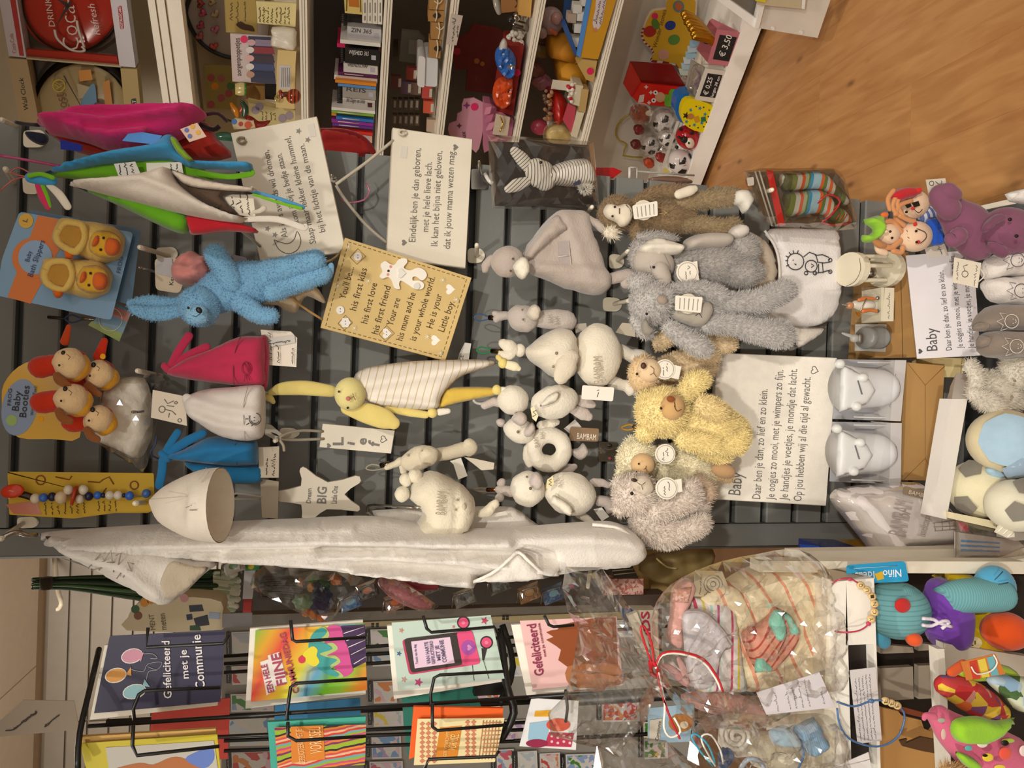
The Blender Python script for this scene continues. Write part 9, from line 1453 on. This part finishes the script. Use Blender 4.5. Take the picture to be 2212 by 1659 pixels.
t = T('ladybird_toy', 'glossy red ladybird with black spots and white face', 'toy', 1486,298,RS(.08));KL = RS(.05);t.a('shell', ell(1486,297,26,24, KL, 0,1),m('a81420', 'gloss', .12));t.a('face', ell(1490,309,10,11,off(KL, .045),0,.7),m('dcd0bc', 'gloss', .25));t.a('head', ell(1478,302,8,7,off(KL, .045)), BLK);t.a('antenna', blob([(1466,296,3),(1474,300,2)],off(KL, .05),1), BLK);t.a('antenna', ell(1462,318,4,4, KL), BLK)
for x, y in ((1471,279),(1495,287)): t.a('spot', ell(x, y, 5,4,off(KL, .04),30,.5), BLK)
eye(t, 1488,309,off(KL, .065),2.4)
t = T('ladybird_toy', 'wrapped red ladybird behind the footballs', 'toy', 1384,245,RS(.33));t.a('shell', ell(1382,244,22,20,RS(.33),0,1),m('8a1a1c', 'gloss', .2));t.a('face', ell(1403,244,9,6,RS(.2),-15),m('cfc8b4', 'gloss'));t.a('spot', ell(1374,240,4,4,RS(.2)), BLK);t.a('wrap', puff([(1360,230),(1390,222),(1410,240),(1400,268),(1370,266)],RS(.18),10,.02, crumple=.01, cs=.03), CELLO,smooth=0)
for x, y, h, lab in ((1380,280, '6a1414', 'small dark red cap toy near the cut-out board'),(1374,312, '5c1412', 'round dark red cap toy near the cut-out board'),(1402,352, 'a83a14', 'orange beak toy at the shelf end'),(1428,340, '8a1c18', 'red cloth toy behind the lone football')): one('small_toy', lab, 'toy', ell(x, y, 12,10,RS(.22),30, lump=.25, seed=x), m(h, 'gloss', .4), True)
t = T('cutout_board', 'clear board outlined in yellow leaning at the back', 'board', 1370,300,RS(.36));t.a('outline', wire([(x, y,RS(.36)) for x, y in ((1364,244),(1348,254),(1334,270),(1330,290),(1338,304),(1354,312),(1346,336),(1388,340))],.004,5,2),m('a8902c', 'gloss'))
one('yellow_note', 'tiny yellow printed note beside the lone football', 'note', slab([(1428,372),(1438,362),(1448,372),(1438,376)],RS(.1),.002),m('d9c46c', 'paper'))
one('divider_strip', 'low white divider strip behind the ladybird and football', 'divider', slab([(1462,262),(1468,262),(1432,372),(1426,372)],RS(.2),.004),m('c9c0b4', 'paint'))
# acrylic holder and red lid at the panel edge
t = T('acrylic_holder', 'clear acrylic leaflet holder fixed to the panel edge', 'holder', 1400,385,1.62);t.a('front', slab([(1330,392),(1370,368),(1500,376),(1496,402),(1330,400)],1.6,.002), CLEAR,smooth=0);t.a('edge', wire([(1360,362,1.6),(1360,386,1.6)],.003,5,0),m('d6d2cc', 'gloss'));t.a('edge', wire([(1376,362,1.6),(1376,386,1.6)],.002,5,0),m('b5b0a8', 'gloss'));t.a('edge', wire([(1360,362,1.6),(1376,362,1.6)],.002,5,0),m('b5b0a8', 'gloss'));t.a('edge', wire([(1376,370,1.6),(1500,379,1.6)],.002,5,0),m('a39c92', 'gloss'));t.a('leaflet', puff([(1400,386),(1440,380),(1480,384),(1494,396),(1420,398)],1.63,5,.01),m('8a6a5c', 'gloss'))
one('red_tray', 'bright red plastic tray edge behind the packed rabbit', 'tray', slab([(1282,362),(1326,362),(1344,370),(1326,384),(1282,386)],1.572,.008),m('a81414', 'gloss'))
# white display bench at the right edge
t = T('display_bench', 'white display bench corner with a pinned picture at the upper right', 'bench', 1700,40, PZ(.2));WBn = m('d6d0c6', 'paint')
a_ = 1.9
t.a('panel', slab([(1634,60),(1766,82),(1798,-12),(1660,-12)],RS(-.45),.03),m('cfc7ba', 'paint'),smooth=0);t.a('top_edge', slab([(1547,-2),(1562,-10),(1636,42),(1632,62)],RS(-.45),.03),m('e4e0da', 'paint'),smooth=0);t.a('post_edge', slab([(1630,62),(1640,60),(1658,-12),(1648,-12)],RS(-.46),.03),m('e0dad2', 'paint'),smooth=0);t.a('inside', slab([(1562,-10),(1636,42),(1650,-12)],RS(-.42),.01),m('6f675c', 'paint'),smooth=0)
for x, y in ((1670,62),(1731,71)): t.a('screw_cap', disc(x, y, 4,RS(-.452),.003, n=12),m('ddd8d0'),smooth=0)
o = t.a('picture', slab([(1634,-12),(1744,-12),(1740,20),(1636,10)],RS(-.47),.004),m('b8a888', 'paper'),smooth=0);t.a('picture_yellow', slab([(1632,-12),(1656,-12),(1654,6),(1632,2)],RS(-.475),.002),m('c9b824'), o,smooth=0);t.a('picture_border', slab([(1734,-12),(1742,-12),(1738,20),(1732,19)],RS(-.475),.002),m('e0dcd6'), o,smooth=0)
